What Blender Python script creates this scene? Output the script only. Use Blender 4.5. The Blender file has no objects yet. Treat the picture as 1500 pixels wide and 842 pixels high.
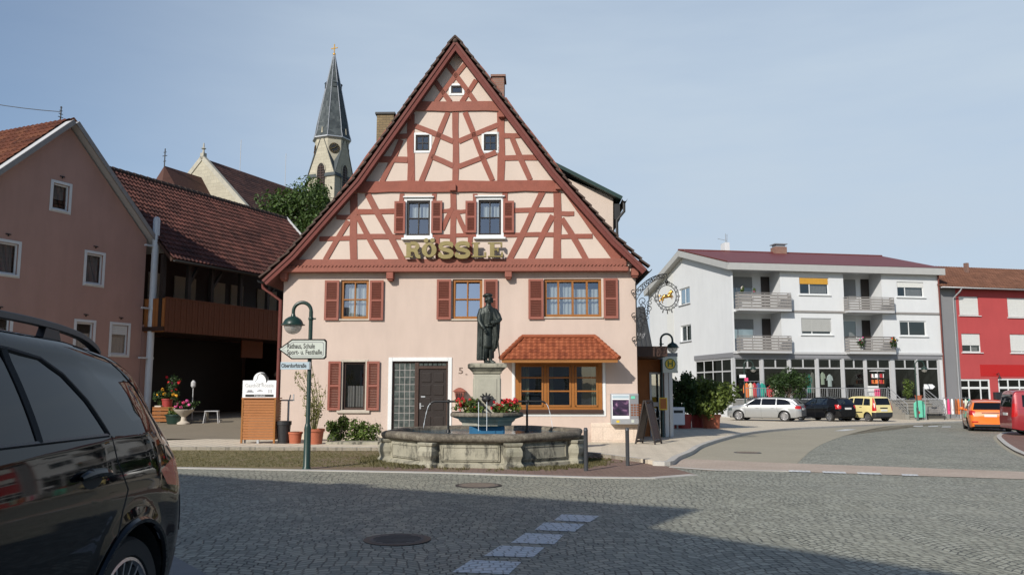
import bpy, bmesh, math, random
from mathutils import Vector, Matrix
from mathutils.bvhtree import BVHTree
R = math.radians
SC = bpy.context.scene
COL = SC.collection
rng = random.Random(7)

# ------------------------------------------------------------------ camera, sky, sun, exposure
EYE = 1.45
PITCH = R(6.92)
FOC = 1211.0                      # focal length in pixels of the 1500 px wide photograph
cam = bpy.data.cameras.new('camera')
cam.sensor_fit = 'HORIZONTAL'; cam.sensor_width = 36.0; cam.lens = FOC / 1500 * 36
cam.clip_start = 0.05; cam.clip_end = 5000
camo = bpy.data.objects.new('camera', cam); COL.objects.link(camo)
camo.location = (0, 0, EYE); camo.rotation_euler = (R(90) + PITCH, 0, 0)
SC.camera = camo

TO_SUN = Vector((-0.60, -0.95, 0.68)).normalized()
SUN_EL = math.asin(TO_SUN.z); SUN_AZ = math.atan2(TO_SUN.x, TO_SUN.y)
world = bpy.data.worlds.new('World'); SC.world = world; world.use_nodes = True
nt = world.node_tree; nt.nodes.clear()
out = nt.nodes.new('ShaderNodeOutputWorld'); bg = nt.nodes.new('ShaderNodeBackground')
sky = nt.nodes.new('ShaderNodeTexSky'); sky.sky_type = 'NISHITA'; sky.sun_disc = False
sky.sun_elevation = SUN_EL; sky.sun_rotation = SUN_AZ
sky.air_density = 1.0; sky.dust_density = 1.0; sky.ozone_density = 3.0; sky.altitude = 350
# thin high cloud veil: wisps of pale grey mixed over the sky
tc = nt.nodes.new('ShaderNodeTexCoord'); mp = nt.nodes.new('ShaderNodeMapping')
mp.inputs['Scale'].default_value = (1.0, 1.6, 5.5); mp.inputs['Rotation'].default_value = (0.12, 0.2, 0.5)
nz = nt.nodes.new('ShaderNodeTexNoise'); nz.inputs['Scale'].default_value = 1.5
nz.inputs['Detail'].default_value = 5; nz.inputs['Roughness'].default_value = 0.55
rp = nt.nodes.new('ShaderNodeValToRGB')
rp.color_ramp.elements[0].position = 0.33; rp.color_ramp.elements[0].color = (0.66, 0.66, 0.66, 1)
rp.color_ramp.elements[1].position = 0.72; rp.color_ramp.elements[1].color = (0.95, 0.95, 0.95, 1)
veil = nt.nodes.new('ShaderNodeMix'); veil.data_type = 'RGBA'
veil.inputs['B'].default_value = (4.35, 5.2, 6.15, 1)
L = nt.links.new
L(tc.outputs['Generated'], mp.inputs['Vector']); L(mp.outputs['Vector'], nz.inputs['Vector'])
L(nz.outputs['Fac'], rp.inputs['Fac'])
# the veil hangs low over the village to the north-east: it thins out overhead, to the west and behind
sp = nt.nodes.new('ShaderNodeSeparateXYZ'); L(tc.outputs['Generated'], sp.inputs[0])
def mrange(sock, a, b, c, d):
    m = nt.nodes.new('ShaderNodeMapRange'); m.interpolation_type = 'SMOOTHSTEP'; L(sock, m.inputs['Value'])
    for k, v in zip(('From Min', 'From Max', 'To Min', 'To Max'), (a, b, c, d)): m.inputs[k].default_value = v
    return m.outputs[0]
def mmul(a, b):
    m = nt.nodes.new('ShaderNodeMath'); m.operation = 'MULTIPLY'; L(a, m.inputs[0]); L(b, m.inputs[1]); return m.outputs[0]
vf = mmul(mmul(mrange(sp.outputs['Z'], 0.35, 0.75, 1.0, 0.05), mrange(sp.outputs['Y'], -0.1, 0.6, 0.05, 1.0)), mrange(sp.outputs['X'], -0.62, -0.05, 0.20, 1.15))
vm = nt.nodes.new('ShaderNodeMath'); vm.operation = 'MULTIPLY'; vm.use_clamp = True
L(vf, vm.inputs[0]); L(rp.outputs['Color'], vm.inputs[1]); L(vm.outputs[0], veil.inputs['Factor'])
L(sky.outputs['Color'], veil.inputs['A']); L(veil.outputs['Result'], bg.inputs['Color'])
bg.inputs['Strength'].default_value = 0.122
L(bg.outputs['Background'], out.inputs['Surface'])

sun = bpy.data.lights.new('sun', 'SUN'); sun.energy = 5.0; sun.angle = R(0.5); sun.color = (1.0, 0.95, 0.875)
suno = bpy.data.objects.new('sun', sun); COL.objects.link(suno)
suno.rotation_euler = (-TO_SUN).to_track_quat('-Z', 'Y').to_euler(); suno.location = (-20, -30, 40)
SC.view_settings.view_transform = 'Standard'; SC.view_settings.look = 'None'
SC.view_settings.exposure = 0.0; SC.view_settings.gamma = 1.0

# ------------------------------------------------------------------ lines of sight, ground height
def ray(u, v):
    xn = (u - 750) / FOC; yn = (421 - v) / FOC
    return Vector((xn, math.cos(PITCH) - yn * math.sin(PITCH), math.sin(PITCH) + yn * math.cos(PITCH)))
def P(u, v, Y):
    d = ray(u, v); t = Y / d.y
    return Vector((d.x * t, Y, EYE + d.z * t))
def G(x, y): return -0.010 * y - 0.008 * x
def gp(u, v, dz=0.0):
    d = ray(u, v)
    t = (EYE - dz) / (-d.z - 0.010 * d.y - 0.008 * d.x)
    x, y = d.x * t, d.y * t
    return Vector((x, y, G(x, y) + dz))
class Frame:
    """an upright wall frame: local x along the wall, y into the building, z up"""
    def __init__(s, origin, ang):
        s.o = Vector(origin); s.a = ang
        s.x = Vector((math.cos(ang), math.sin(ang), 0)); s.y = Vector((-math.sin(ang), math.cos(ang), 0))
    def hit(s, u, v, y=0.0):
        d = ray(u, v); c = Vector((0, 0, EYE))
        t = ((s.o + s.y * y) - c).dot(s.y) / d.dot(s.y)
        p = c + d * t - s.o
        return p.dot(s.x), p.z
    def w(s, x, y, z): return s.o + s.x * x + s.y * y + Vector((0, 0, z))

# ------------------------------------------------------------------ object helpers
def tag(o, label=None, cat=None, group=None, kind=None):
    if label: o['label'] = label
    if cat: o['category'] = cat
    if group: o['group'] = group
    if kind: o['kind'] = kind
    return o
def thing(name, label, cat, loc=(0, 0, 0), rz=0.0, group=None):
    o = bpy.data.objects.new(name, None); COL.objects.link(o)
    o.location = loc; o.rotation_euler = (0, 0, rz); o.empty_display_size = 0.2
    return tag(o, label, cat, group)
def copy_tree(o, parent=None):
    c = o.copy(); COL.objects.link(c)
    if parent is not None: c.parent = parent
    for ch in list(o.children): copy_tree(ch, c)
    return c

class MB:
    """collects shapes and links them as one mesh object"""
    def __init__(s, T=None):
        s.bm = bmesh.new(); s.T = T or Matrix.Identity(4); s.uv = None
    def v(s, p): return s.bm.verts.new(s.T @ Vector(p))
    def face(s, pts):
        try: return s.bm.faces.new([s.v(p) for p in pts])
        except ValueError: return None
    def box(s, x0, x1, y0, y1, z0, z1):
        vs = [s.v((x, y, z)) for x in (x0, x1) for y in (y0, y1) for z in (z0, z1)]
        for f in ((0, 1, 3, 2), (4, 6, 7, 5), (0, 4, 5, 1), (2, 3, 7, 6), (0, 2, 6, 4), (1, 5, 7, 3)):
            s.bm.faces.new([vs[i] for i in f])
        return s
    def bar(s, a, b, w, h, up=(0, 0, 1), w2=None, h2=None):
        """square bar from a to b: w across, h along up"""
        a, b = Vector(a), Vector(b); d = (b - a).normalized(); up = Vector(up)
        if abs(d.dot(up)) > 0.98: up = Vector((0, 1, 0)) if abs(d.y) < 0.9 else Vector((1, 0, 0))
        sx = d.cross(up).normalized(); uz = sx.cross(d).normalized()
        w2 = w if w2 is None else w2; h2 = h if h2 is None else h2
        r = []
        for p, ww, hh in ((a, w, h), (b, w2, h2)):
            r.append([s.v(p + sx * (i * ww / 2) + uz * (j * hh / 2)) for i, j in ((-1, -1), (1, -1), (1, 1), (-1, 1))])
        for k in range(4): s.bm.faces.new([r[0][k], r[0][(k + 1) % 4], r[1][(k + 1) % 4], r[1][k]])
        s.bm.faces.new(r[0][::-1]); s.bm.faces.new(r[1])
        return s
    def rings(s, rs, caps=True, closed=False):
        rr = [[s.v(p) for p in r] for r in rs]; n = len(rr[0])
        pairs = list(zip(rr, rr[1:])) + ([(rr[-1], rr[0])] if closed else [])
        for a, b in pairs:
            for k in range(n): s.bm.faces.new([a[k], a[(k + 1) % n], b[(k + 1) % n], b[k]])
        if caps and not closed:
            s.bm.faces.new(rr[0][::-1]); s.bm.faces.new(rr[-1])
        return s
    def tube(s, pts, r, n=8, caps=True, closed=False):
        pts = [Vector(p) for p in pts]; rs = []; prev = None; m = len(pts)
        for i, p in enumerate(pts):
            a = pts[(i - 1) % m] if (i or closed) else p
            b = pts[(i + 1) % m] if (i < m - 1 or closed) else p
            d = (b - a).normalized()
            if prev is None:
                q = Vector((0, 0, 1)) if abs(d.z) < 0.9 else Vector((0, 1, 0))
                prev = d.cross(q).normalized()
            e = (prev - d * prev.dot(d)).normalized(); f = d.cross(e); prev = e
            rad = r[i] if isinstance(r, (list, tuple)) else r
            rs.append([p + (e * math.cos(2 * math.pi * k / n) + f * math.sin(2 * math.pi * k / n)) * rad for k in range(n)])
        return s.rings(rs, caps, closed)
    def lathe(s, prof, n=24, c=(0, 0, 0), axis='z', caps=True):
        rs = []
        for rad, h in prof:
            ring = []
            for k in range(n):
                a = 2 * math.pi * k / n; x, y = rad * math.cos(a), rad * math.sin(a)
                q = (x, y, h) if axis == 'z' else ((x, h, y) if axis == 'y' else (h, x, y))
                ring.append(Vector(q) + Vector(c))
            rs.append(ring)
        return s.rings(rs, caps)
    def loft(s, secs, n=16):
        """secs: (centre, rx, ry[, dx direction]) horizontal ellipses stacked"""
        rs = []
        for sec in secs:
            c, rx, ry = Vector(sec[0]), sec[1], sec[2]; rot = sec[3] if len(sec) > 3 else 0
            ring = []
            for k in range(n):
                a = 2 * math.pi * k / n; x, y = rx * math.cos(a), ry * math.sin(a)
                ring.append(c + Vector((x * math.cos(rot) - y * math.sin(rot), x * math.sin(rot) + y * math.cos(rot), 0)))
            rs.append(ring)
        return s.rings(rs)
    def prism(s, poly, y0, y1):
        """polygon of (x, z) extruded from y0 to y1"""
        n = len(poly)
        a = [s.v((x, y0, z)) for x, z in poly]; b = [s.v((x, y1, z)) for x, z in poly]
        s.bm.faces.new(a); s.bm.faces.new(b[::-1])
        for k in range(n): s.bm.faces.new([a[k], b[k], b[(k + 1) % n], a[(k + 1) % n]])
        return s
    def sphere(s, c, r, seg=16, rin=10, sc=(1, 1, 1)):
        rs = []
        for i in range(rin + 1):
            t = math.pi * (0.02 + 0.96 * i / rin)
            rs.append([Vector(c) + Vector((r * sc[0] * math.sin(t) * math.cos(2 * math.pi * k / seg), r * sc[1] * math.sin(t) * math.sin(2 * math.pi * k / seg), -r * sc[2] * math.cos(t))) for k in range(seg)])
        return s.rings(rs)
    def wall(s, x0, x1, z0, z1, holes, y=0.0, reveal=0.16):
        xs = sorted({x0, x1, *[h[0] for h in holes], *[h[1] for h in holes]}); xs = [x for x in xs if x0 <= x <= x1]
        zs = sorted({z0, z1, *[h[2] for h in holes], *[h[3] for h in holes]}); zs = [z for z in zs if z0 <= z <= z1]
        vg = {}
        def gv(x, z):
            if (x, z) not in vg: vg[(x, z)] = s.v((x, y, z))
            return vg[(x, z)]
        for a, b in zip(xs, xs[1:]):
            for c, d in zip(zs, zs[1:]):
                mx, mz = (a + b) / 2, (c + d) / 2
                if any(h[0] < mx < h[1] and h[2] < mz < h[3] for h in holes): continue
                s.bm.faces.new([gv(a, c), gv(b, c), gv(b, d), gv(a, d)])
        for (a, b, c, d) in holes:
            y1 = y + reveal
            s.face([(a, y, c), (a, y, d), (a, y1, d), (a, y1, c)]); s.face([(b, y, d), (b, y, c), (b, y1, c), (b, y1, d)])
            s.face([(a, y, d), (b, y, d), (b, y1, d), (a, y1, d)]); s.face([(b, y, c), (a, y, c), (a, y1, c), (b, y1, c)])
        return s
    def cut(s, co, no, clear_outer=True):
        g = s.bm.verts[:] + s.bm.edges[:] + s.bm.faces[:]
        bmesh.ops.bisect_plane(s.bm, geom=g, plane_co=s.T @ Vector(co), plane_no=s.T.to_3x3() @ Vector(no), clear_outer=clear_outer)
        return s
    def add_mesh(s, me, T):
        vs = [s.bm.verts.new(s.T @ (T @ v.co)) for v in me.vertices]
        for p in me.polygons:
            try: s.bm.faces.new([vs[i] for i in p.vertices])
            except ValueError: pass
        return s
    def build(s, name, mat, parent=None, smooth=False, bevel=0.0, merge=False, recalc=True, sharp=40, seg=2):
        if merge: bmesh.ops.remove_doubles(s.bm, verts=s.bm.verts[:], dist=1e-4)
        if recalc: bmesh.ops.recalc_face_normals(s.bm, faces=s.bm.faces[:])
        me = bpy.data.meshes.new(name); s.bm.to_mesh(me); s.bm.free()
        o = bpy.data.objects.new(name, me); COL.objects.link(o)
        for m in (mat if isinstance(mat, (list, tuple)) else [mat]): me.materials.append(m)
        if parent is not None: o.parent = parent
        if smooth:
            for p in me.polygons: p.use_smooth = True
            me.set_sharp_from_angle(angle=R(sharp))
        if bevel > 0:
            b = o.modifiers.new('bevel', 'BEVEL'); b.width = bevel; b.segments = seg; b.limit_method = 'ANGLE'; b.angle_limit = R(35)
        return o

def text_into(mb, txt, size, T, extrude=0.004, width=None, align='CENTER', bold=0.0):
    cu = bpy.data.curves.new('text', 'FONT'); cu.body = txt; cu.size = size; cu.extrude = extrude
    cu.align_x = align; cu.align_y = 'CENTER'; cu.offset = bold; cu.resolution_u = 3
    ob = bpy.data.objects.new('text', cu); COL.objects.link(ob)
    dg = bpy.context.evaluated_depsgraph_get(); me = bpy.data.meshes.new_from_object(ob.evaluated_get(dg))
    sx = 1.0
    if width and len(me.vertices):
        w = max(v.co.x for v in me.vertices) - min(v.co.x for v in me.vertices); sx = width / max(w, 1e-6)
    # text lies in its own xy plane; stand it up facing -y
    M = T @ Matrix(((sx, 0, 0, 0), (0, 0, -1, 0), (0, 1, 0, 0), (0, 0, 0, 1)))
    mb.add_mesh(me, M)
    bpy.data.objects.remove(ob); bpy.data.curves.remove(cu); bpy.data.meshes.remove(me)
def TR(x=0, y=0, z=0, rz=0, rx=0, ry=0):
    return Matrix.Translation((x, y, z)) @ Matrix.Rotation(rz, 4, 'Z') @ Matrix.Rotation(ry, 4, 'Y') @ Matrix.Rotation(rx, 4, 'X')
def poly_sheet(name, pts, mat, kind='structure', dz=0.0, parent=None, skirt=0.0):
    mb = MB(); mb.face([(p[0], p[1], p[2] + dz) for p in pts])
    if skirt:
        n = len(pts)
        for i in range(n):
            a, b = pts[i], pts[(i + 1) % n]
            mb.face([(a[0], a[1], a[2] + dz), (a[0], a[1], a[2] + dz - skirt), (b[0], b[1], b[2] + dz - skirt), (b[0], b[1], b[2] + dz)])
    bmesh.ops.triangulate(mb.bm, faces=[f for f in mb.bm.faces if len(f.verts) > 4])
    o = mb.build(name, mat, parent)
    if kind: o['kind'] = kind
    return o

# ------------------------------------------------------------------ materials
class NT:
    def __init__(s, name):
        s.m = bpy.data.materials.new(name); s.m.use_nodes = True; s.t = s.m.node_tree; s.t.nodes.clear()
        s.out = s.n('ShaderNodeOutputMaterial')
    def n(s, k, **kw):
        x = s.t.nodes.new(k)
        for a, b in kw.items(): setattr(x, a, b)
        return x
    def l(s, a, b): s.t.links.new(a, b)
    def set(s, sock, val):
        if hasattr(val, 'is_linked') or isinstance(val, bpy.types.NodeSocket): s.l(val, sock)
        elif isinstance(val, (tuple, list)) and len(val) == 3 and sock.type == 'RGBA': sock.default_value = (*val, 1)
        else: sock.default_value = val
    def math(s, op, a, b=None, c=None, clamp=False):
        x = s.n('ShaderNodeMath', operation=op); x.use_clamp = clamp
        s.set(x.inputs[0], a)
        if b is not None: s.set(x.inputs[1], b)
        if c is not None: s.set(x.inputs[2], c)
        return x.outputs[0]
    def co(s, kind='Object', scale=None, rot=None):
        o = s.n('ShaderNodeTexCoord').outputs[kind]
        if scale is not None or rot is not None:
            m = s.n('ShaderNodeMapping')
            if scale is not None: m.inputs['Scale'].default_value = scale if isinstance(scale, tuple) else (scale,) * 3
            if rot is not None: m.inputs['Rotation'].default_value = rot
            s.l(o, m.inputs['Vector']); o = m.outputs['Vector']
        return o
    def noise(s, scale=5, detail=4, rough=0.55, vec=None, dist=0.0):
        x = s.n('ShaderNodeTexNoise'); x.inputs['Scale'].default_value = scale; x.inputs['Detail'].default_value = detail
        x.inputs['Roughness'].default_value = rough; x.inputs['Distortion'].default_value = dist
        s.l(vec if vec is not None else s.co(), x.inputs['Vector'])
        return x.outputs['Fac']
    def ramp(s, fac, stops, interp='LINEAR'):
        x = s.n('ShaderNodeValToRGB'); cr = x.color_ramp; cr.interpolation = interp
        while len(cr.elements) < len(stops): cr.elements.new(0.5)
        for e, (p, c) in zip(cr.elements, stops):
            e.position = p; e.color = (*c, 1) if not isinstance(c, (int, float)) else (c, c, c, 1)
        s.l(fac, x.inputs['Fac']); return x.outputs['Color']
    def mix(s, fac, a, b, blend='MIX'):
        x = s.n('ShaderNodeMix', data_type='RGBA', blend_type=blend)
        s.set(x.inputs['Factor'], fac); s.set(x.inputs['A'], a); s.set(x.inputs['B'], b)
        return x.outputs['Result']
    def bump(s, h, strength=0.3, dist=0.02, normal=None):
        x = s.n('ShaderNodeBump'); x.inputs['Strength'].default_value = strength; x.inputs['Distance'].default_value = dist
        s.l(h, x.inputs['Height'])
        if normal is not None: s.l(normal, x.inputs['Normal'])
        return x.outputs['Normal']
    def bsdf(s, color, rough=0.7, normal=None, **kw):
        x = s.n('ShaderNodeBsdfPrincipled')
        s.set(x.inputs['Base Color'], color); s.set(x.inputs['Roughness'], rough)
        if normal is not None: s.l(normal, x.inputs['Normal'])
        for k, v in kw.items(): s.set(x.inputs[k.replace('_', ' ')], v)
        s.l(x.outputs['BSDF'], s.out.inputs['Surface'])
        return x
    def sep(s, vec):
        x = s.n('ShaderNodeSeparateXYZ'); s.l(vec, x.inputs[0]); return x.outputs
    def comb(s, x, y, z=0.0):
        c = s.n('ShaderNodeCombineXYZ'); s.set(c.inputs[0], x); s.set(c.inputs[1], y); s.set(c.inputs[2], z); return c.outputs[0]
    def white(s, vec):
        x = s.n('ShaderNodeTexWhiteNoise', noise_dimensions='3D'); s.l(vec, x.inputs['Vector']); return x.outputs['Value']

def dim(c, f): return tuple(x * f for x in c)
def pm(name, color, rough=0.7, var=0.18, scale=3.0, bump=0.0, bscale=40.0, metallic=0.0, coat=0.0, dirt=0.0, spec=0.5, bdist=0.01):
    """plain surface with two-scale tone variation and fine bump"""
    t = NT(name)
    n1 = t.noise(scale, 5, 0.6); n2 = t.noise(scale * 9, 3, 0.6)
    f = t.math('ADD', t.math('MULTIPLY', n1, 0.65), t.math('MULTIPLY', n2, 0.35))
    col = t.ramp(f, [(0.3, dim(color, 1 - var)), (0.7, dim(color, 1 + var))])
    if dirt:
        d = t.noise(scale * 0.6, 6, 0.7, t.co('Object', (1.0, 1.0, 0.25)))
        col = t.mix(t.ramp(d, [(0.5, 0.0), (0.75, dirt)]), col, dim(color, 0.45))
    nrm = t.bump(t.noise(bscale, 4, 0.6), bump, bdist) if bump else None
    t.bsdf(col, rough, nrm, Metallic=metallic, Coat_Weight=coat, Specular_IOR_Level=spec)
    return t.m

M = {}
def plaster(name, color, streak=0.12, base=0.0):
    t = NT(name)
    big = t.noise(0.45, 4, 0.6); v = t.noise(2.2, 5, 0.65, t.co('Object', (1, 1, 0.22))); fine = t.noise(60, 3, 0.6)
    col = t.ramp(t.math('ADD', t.math('MULTIPLY', big, 0.5), t.math('MULTIPLY', v, 0.5)), [(0.32, dim(color, 1 - streak)), (0.68, dim(color, 1 + streak * 0.5))])
    col = t.mix(t.ramp(v, [(0.58, 0.0), (0.8, streak * 2.2)]), col, (color[0] * 0.6, color[1] * 0.57, color[2] * 0.55))
    if base:                                         # splash dirt creeping up from the pavement
        x, y, z = t.sep(t.co())
        s = t.math('ADD', t.math('MULTIPLY', z, -1.3), t.math('MULTIPLY', t.noise(3.5, 5, 0.7), 1.5))
        col = t.mix(t.ramp(s, [(0.30, 0.0), (0.85, base)]), col, (color[0] * 0.52, color[1] * 0.48, color[2] * 0.42))
    h = t.math('ADD', fine, t.math('MULTIPLY', t.noise(9, 3, 0.6), 1.2))
    t.bsdf(col, 0.88, t.bump(h, 0.3, 0.008), Specular_IOR_Level=0.25)
    return t.m
M['plaster_pink'] = plaster('plaster_pink', (0.515, 0.412, 0.348), 0.13, 0.7)
M['plaster_panel'] = plaster('plaster_panel', (0.545, 0.45, 0.38), 0.08)
M['plaster_rose'] = plaster('plaster_rose', (0.42, 0.255, 0.205), 0.15, 0.5)
M['plaster_white'] = plaster('plaster_white', (0.575, 0.585, 0.585), 0.07)
M['plaster_red'] = plaster('plaster_red', (0.40, 0.065, 0.065), 0.10)
M['plaster_grey'] = plaster('plaster_grey', (0.20, 0.20, 0.205), 0.08)
M['plaster_beige'] = plaster('plaster_beige', (0.55, 0.48, 0.38), 0.12)

def timber(name, color, var=0.25, rough=0.75):
    t = NT(name)
    g = t.noise(3.0, 6, 0.7, t.co('Object', (1, 1, 1)), 0.6); g2 = t.noise(26, 4, 0.65)
    col = t.ramp(t.math('ADD', t.math('MULTIPLY', g, 0.6), t.math('MULTIPLY', g2, 0.4)), [(0.3, dim(color, 1 - var)), (0.7, dim(color, 1 + var * 0.7))])
    oi = t.n('ShaderNodeObjectInfo').outputs['Random']      # every beam has weathered a little differently
    col = t.mix(t.math('MULTIPLY', oi, 0.30), col, (color[0] * 0.75 + 0.05, color[1] * 0.9 + 0.045, color[2] * 0.9 + 0.04))
    cr = t.noise(2.2, 7, 0.8, t.co('Object', (14, 14, 1.2)), 1.2)      # drying cracks and flaking paint
    col = t.mix(t.ramp(cr, [(0.60, 0.0), (0.68, 0.65)]), col, dim(color, 0.42))
    t.bsdf(col, rough, t.bump(t.math('ADD', g2, t.math('MULTIPLY', cr, 0.8)), 0.45, 0.012), Specular_IOR_Level=0.3)
    return t.m
M['timber_red'] = timber('timber_red', (0.25, 0.080, 0.054))
M['timber_dark_red'] = timber('timber_dark_red', (0.135, 0.036, 0.028))
M['shutter_red'] = timber('shutter_red', (0.265, 0.090, 0.064), 0.14)
M['wood_orange'] = timber('wood_orange', (0.27, 0.10, 0.018), 0.22, 0.45)
M['wood_brown'] = timber('wood_brown', (0.045, 0.022, 0.015), 0.25, 0.45)
M['wood_black'] = timber('wood_black', (0.018, 0.012, 0.010), 0.25, 0.5)
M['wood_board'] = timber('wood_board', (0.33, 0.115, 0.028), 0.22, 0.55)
M['wood_balcony_shaded'] = timber('wood_balcony_shaded', (0.12, 0.034, 0.011), 0.22, 0.6)  # balcony wood with the shade of its long side put into the colour
M['white_paint'] = pm('white_paint', (0.62, 0.63, 0.62), 0.5, 0.06, 2, 0.08)
M['white_plastic'] = pm('white_plastic', (0.72, 0.72, 0.72), 0.35, 0.03, 2)
M['cream_stone'] = pm('cream_stone', (0.44, 0.39, 0.32), 0.85, 0.15, 3, 0.4, 30)
M['number_brown'] = pm('number_brown', (0.16, 0.11, 0.085), 0.5, 0.1, 5)
M['coping'] = pm('coping', (0.36, 0.34, 0.28), 0.85, 0.2, 2, 0.3, 20)
M['grey_metal'] = pm('grey_metal', (0.33, 0.33, 0.33), 0.4, 0.08, 3, metallic=0.7)
M['zinc'] = pm('zinc', (0.40, 0.41, 0.42), 0.45, 0.12, 3, metallic=0.6)
M['grey_paint'] = pm('grey_paint', (0.20, 0.20, 0.21), 0.5, 0.06, 3)
M['light_grey'] = pm('light_grey', (0.42, 0.42, 0.42), 0.6, 0.06, 3)
M['fascia_grey'] = pm('fascia_grey', (0.36, 0.36, 0.345), 0.7, 0.06, 3)
M['slat_grey'] = pm('slat_grey', (0.235, 0.22, 0.205), 0.6, 0.15, 6)
M['pipe_white'] = pm('pipe_white', (0.50, 0.53, 0.54), 0.4, 0.06, 3)
M['iron_black'] = pm('iron_black', (0.022, 0.022, 0.022), 0.5, 0.2, 8, 0.2, metallic=0.3)
M['lamp_green'] = pm('lamp_green', (0.013, 0.034, 0.025), 0.35, 0.15, 5)
M['bollard_grey'] = pm('bollard_grey', (0.06, 0.065, 0.07), 0.4, 0.15, 6, metallic=0.2)
M['gold'] = pm('gold', (0.75, 0.42, 0.10), 0.28, 0.1, 6, metallic=1.0)
M['letter_gold'] = pm('letter_gold', (0.215, 0.17, 0.058), 0.45, 0.15, 6, metallic=0.1)
M['bronze'] = pm('bronze', (0.030, 0.036, 0.031), 0.46, 0.55, 6, 0.4, 60, metallic=0.5)
M['terracotta'] = pm('terracotta', (0.36, 0.105, 0.052), 0.8, 0.18, 6, 0.15)
M['red_pot'] = pm('red_pot', (0.28, 0.03, 0.025), 0.6, 0.15, 6)
M['black_plastic'] = pm('black_plastic', (0.02, 0.02, 0.022), 0.45, 0.1, 5)
M['rubber'] = pm('rubber', (0.018, 0.018, 0.018), 0.8, 0.2, 8)
M['alloy'] = pm('alloy', (0.55, 0.55, 0.56), 0.3, 0.05, 5, metallic=0.9)
M['alloy_dark'] = pm('alloy_dark', (0.045, 0.045, 0.048), 0.3, 0.1, 5, metallic=0.7)
M['chrome'] = pm('chrome', (0.7, 0.7, 0.7), 0.12, 0.02, 5, metallic=1.0)
M['sign_white'] = pm('sign_white', (0.47, 0.50, 0.44), 0.45, 0.04, 3)
M['sign_blue'] = pm('sign_blue', (0.36, 0.44, 0.48), 0.45, 0.04, 3)
M['sign_rim'] = pm('sign_rim', (0.012, 0.010, 0.010), 0.8, 0.05, 3, spec=0.1)
M['ink_black'] = pm('ink_black', (0.012, 0.012, 0.012), 0.5, 0.05, 3)
M['ink_grey'] = pm('ink_grey', (0.34, 0.34, 0.33), 0.5, 0.05, 3)
M['ink_white'] = pm('ink_white', (0.75, 0.75, 0.75), 0.5, 0.03, 3)
M['yellow'] = pm('yellow', (0.60, 0.42, 0.03), 0.5, 0.08, 3)
M['sign_green'] = pm('sign_green', (0.05, 0.11, 0.03), 0.5, 0.08, 3)
M['mint'] = pm('mint', (0.13, 0.50, 0.34), 0.5, 0.1, 3)
M['cloth_white'] = pm('cloth_white', (0.70, 0.69, 0.66), 0.9, 0.1, 5)
M['cloth_cream'] = pm('cloth_cream', (0.55, 0.56, 0.42), 0.9, 0.1, 5)
M['cloth_orange'] = pm('cloth_orange', (0.55, 0.15, 0.035), 0.9, 0.15, 5)
M['cloth_red'] = pm('cloth_red', (0.38, 0.025, 0.03), 0.9, 0.15, 5)
M['cloth_teal'] = pm('cloth_teal', (0.02, 0.26, 0.20), 0.9, 0.15, 5)
M['cloth_blue'] = pm('cloth_blue', (0.04, 0.10, 0.20), 0.9, 0.15, 5)
M['cloth_pink'] = pm('cloth_pink', (0.62, 0.05, 0.16), 0.8, 0.15, 5)
M['cloth_brown'] = pm('cloth_brown', (0.20, 0.07, 0.03), 0.9, 0.15, 5)
M['awning_orange'] = pm('awning_orange', (0.50, 0.26, 0.03), 0.8, 0.12, 5)
M['roller_grey'] = pm('roller_grey', (0.36, 0.36, 0.34), 0.6, 0.06, 5)
M['roller_white'] = pm('roller_white', (0.60, 0.60, 0.57), 0.6, 0.05, 5)
M['roller_dark'] = pm('roller_dark', (0.20, 0.20, 0.195), 0.6, 0.05, 5)
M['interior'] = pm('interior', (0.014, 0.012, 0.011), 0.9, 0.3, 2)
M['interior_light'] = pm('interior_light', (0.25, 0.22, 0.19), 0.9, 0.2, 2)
M['tail_red'] = pm('tail_red', (0.40, 0.010, 0.010), 0.25, 0.1, 20, coat=0.2)
M['amber'] = pm('amber', (0.55, 0.16, 0.02), 0.15, 0.1, 20)
M['plate_white'] = pm('plate_white', (0.62, 0.62, 0.60), 0.4, 0.05, 5)
M['flower_red'] = pm('flower_red', (0.55, 0.012, 0.02), 0.7, 0.35, 14)
M['flower_yellow'] = pm('flower_yellow', (0.70, 0.34, 0.02), 0.7, 0.3, 14)
M['flower_pink'] = pm('flower_pink', (0.66, 0.10, 0.30), 0.7, 0.35, 14)
M['flower_white'] = pm('flower_white', (0.70, 0.62, 0.55), 0.7, 0.2, 14)
M['trunk'] = pm('trunk', (0.085, 0.06, 0.042), 0.9, 0.3, 5, 0.6, 14)
M['soil'] = pm('soil', (0.05, 0.035, 0.025), 0.95, 0.3, 8, 0.5, 40)

def curtain_mat(name, c, tr=0.35):
    t = NT(name)
    a = t.n('ShaderNodeBsdfDiffuse'); a.inputs['Color'].default_value = (*c, 1)
    b = t.n('ShaderNodeBsdfTransparent'); mx = t.n('ShaderNodeMixShader')
    w = t.noise(180, 2, 0.5)
    t.l(t.ramp(w, [(0.3, tr * 0.6), (0.7, min(1, tr * 1.4))]), mx.inputs['Fac'])
    t.l(a.outputs[0], mx.inputs[1]); t.l(b.outputs[0], mx.inputs[2]); t.l(mx.outputs[0], t.out.inputs['Surface'])
    return t.m
M['curtain'] = curtain_mat('curtain', (0.62, 0.62, 0.60), 0.3)
M['curtain_green'] = curtain_mat('curtain_green', (0.42, 0.50, 0.36), 0.25)

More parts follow.
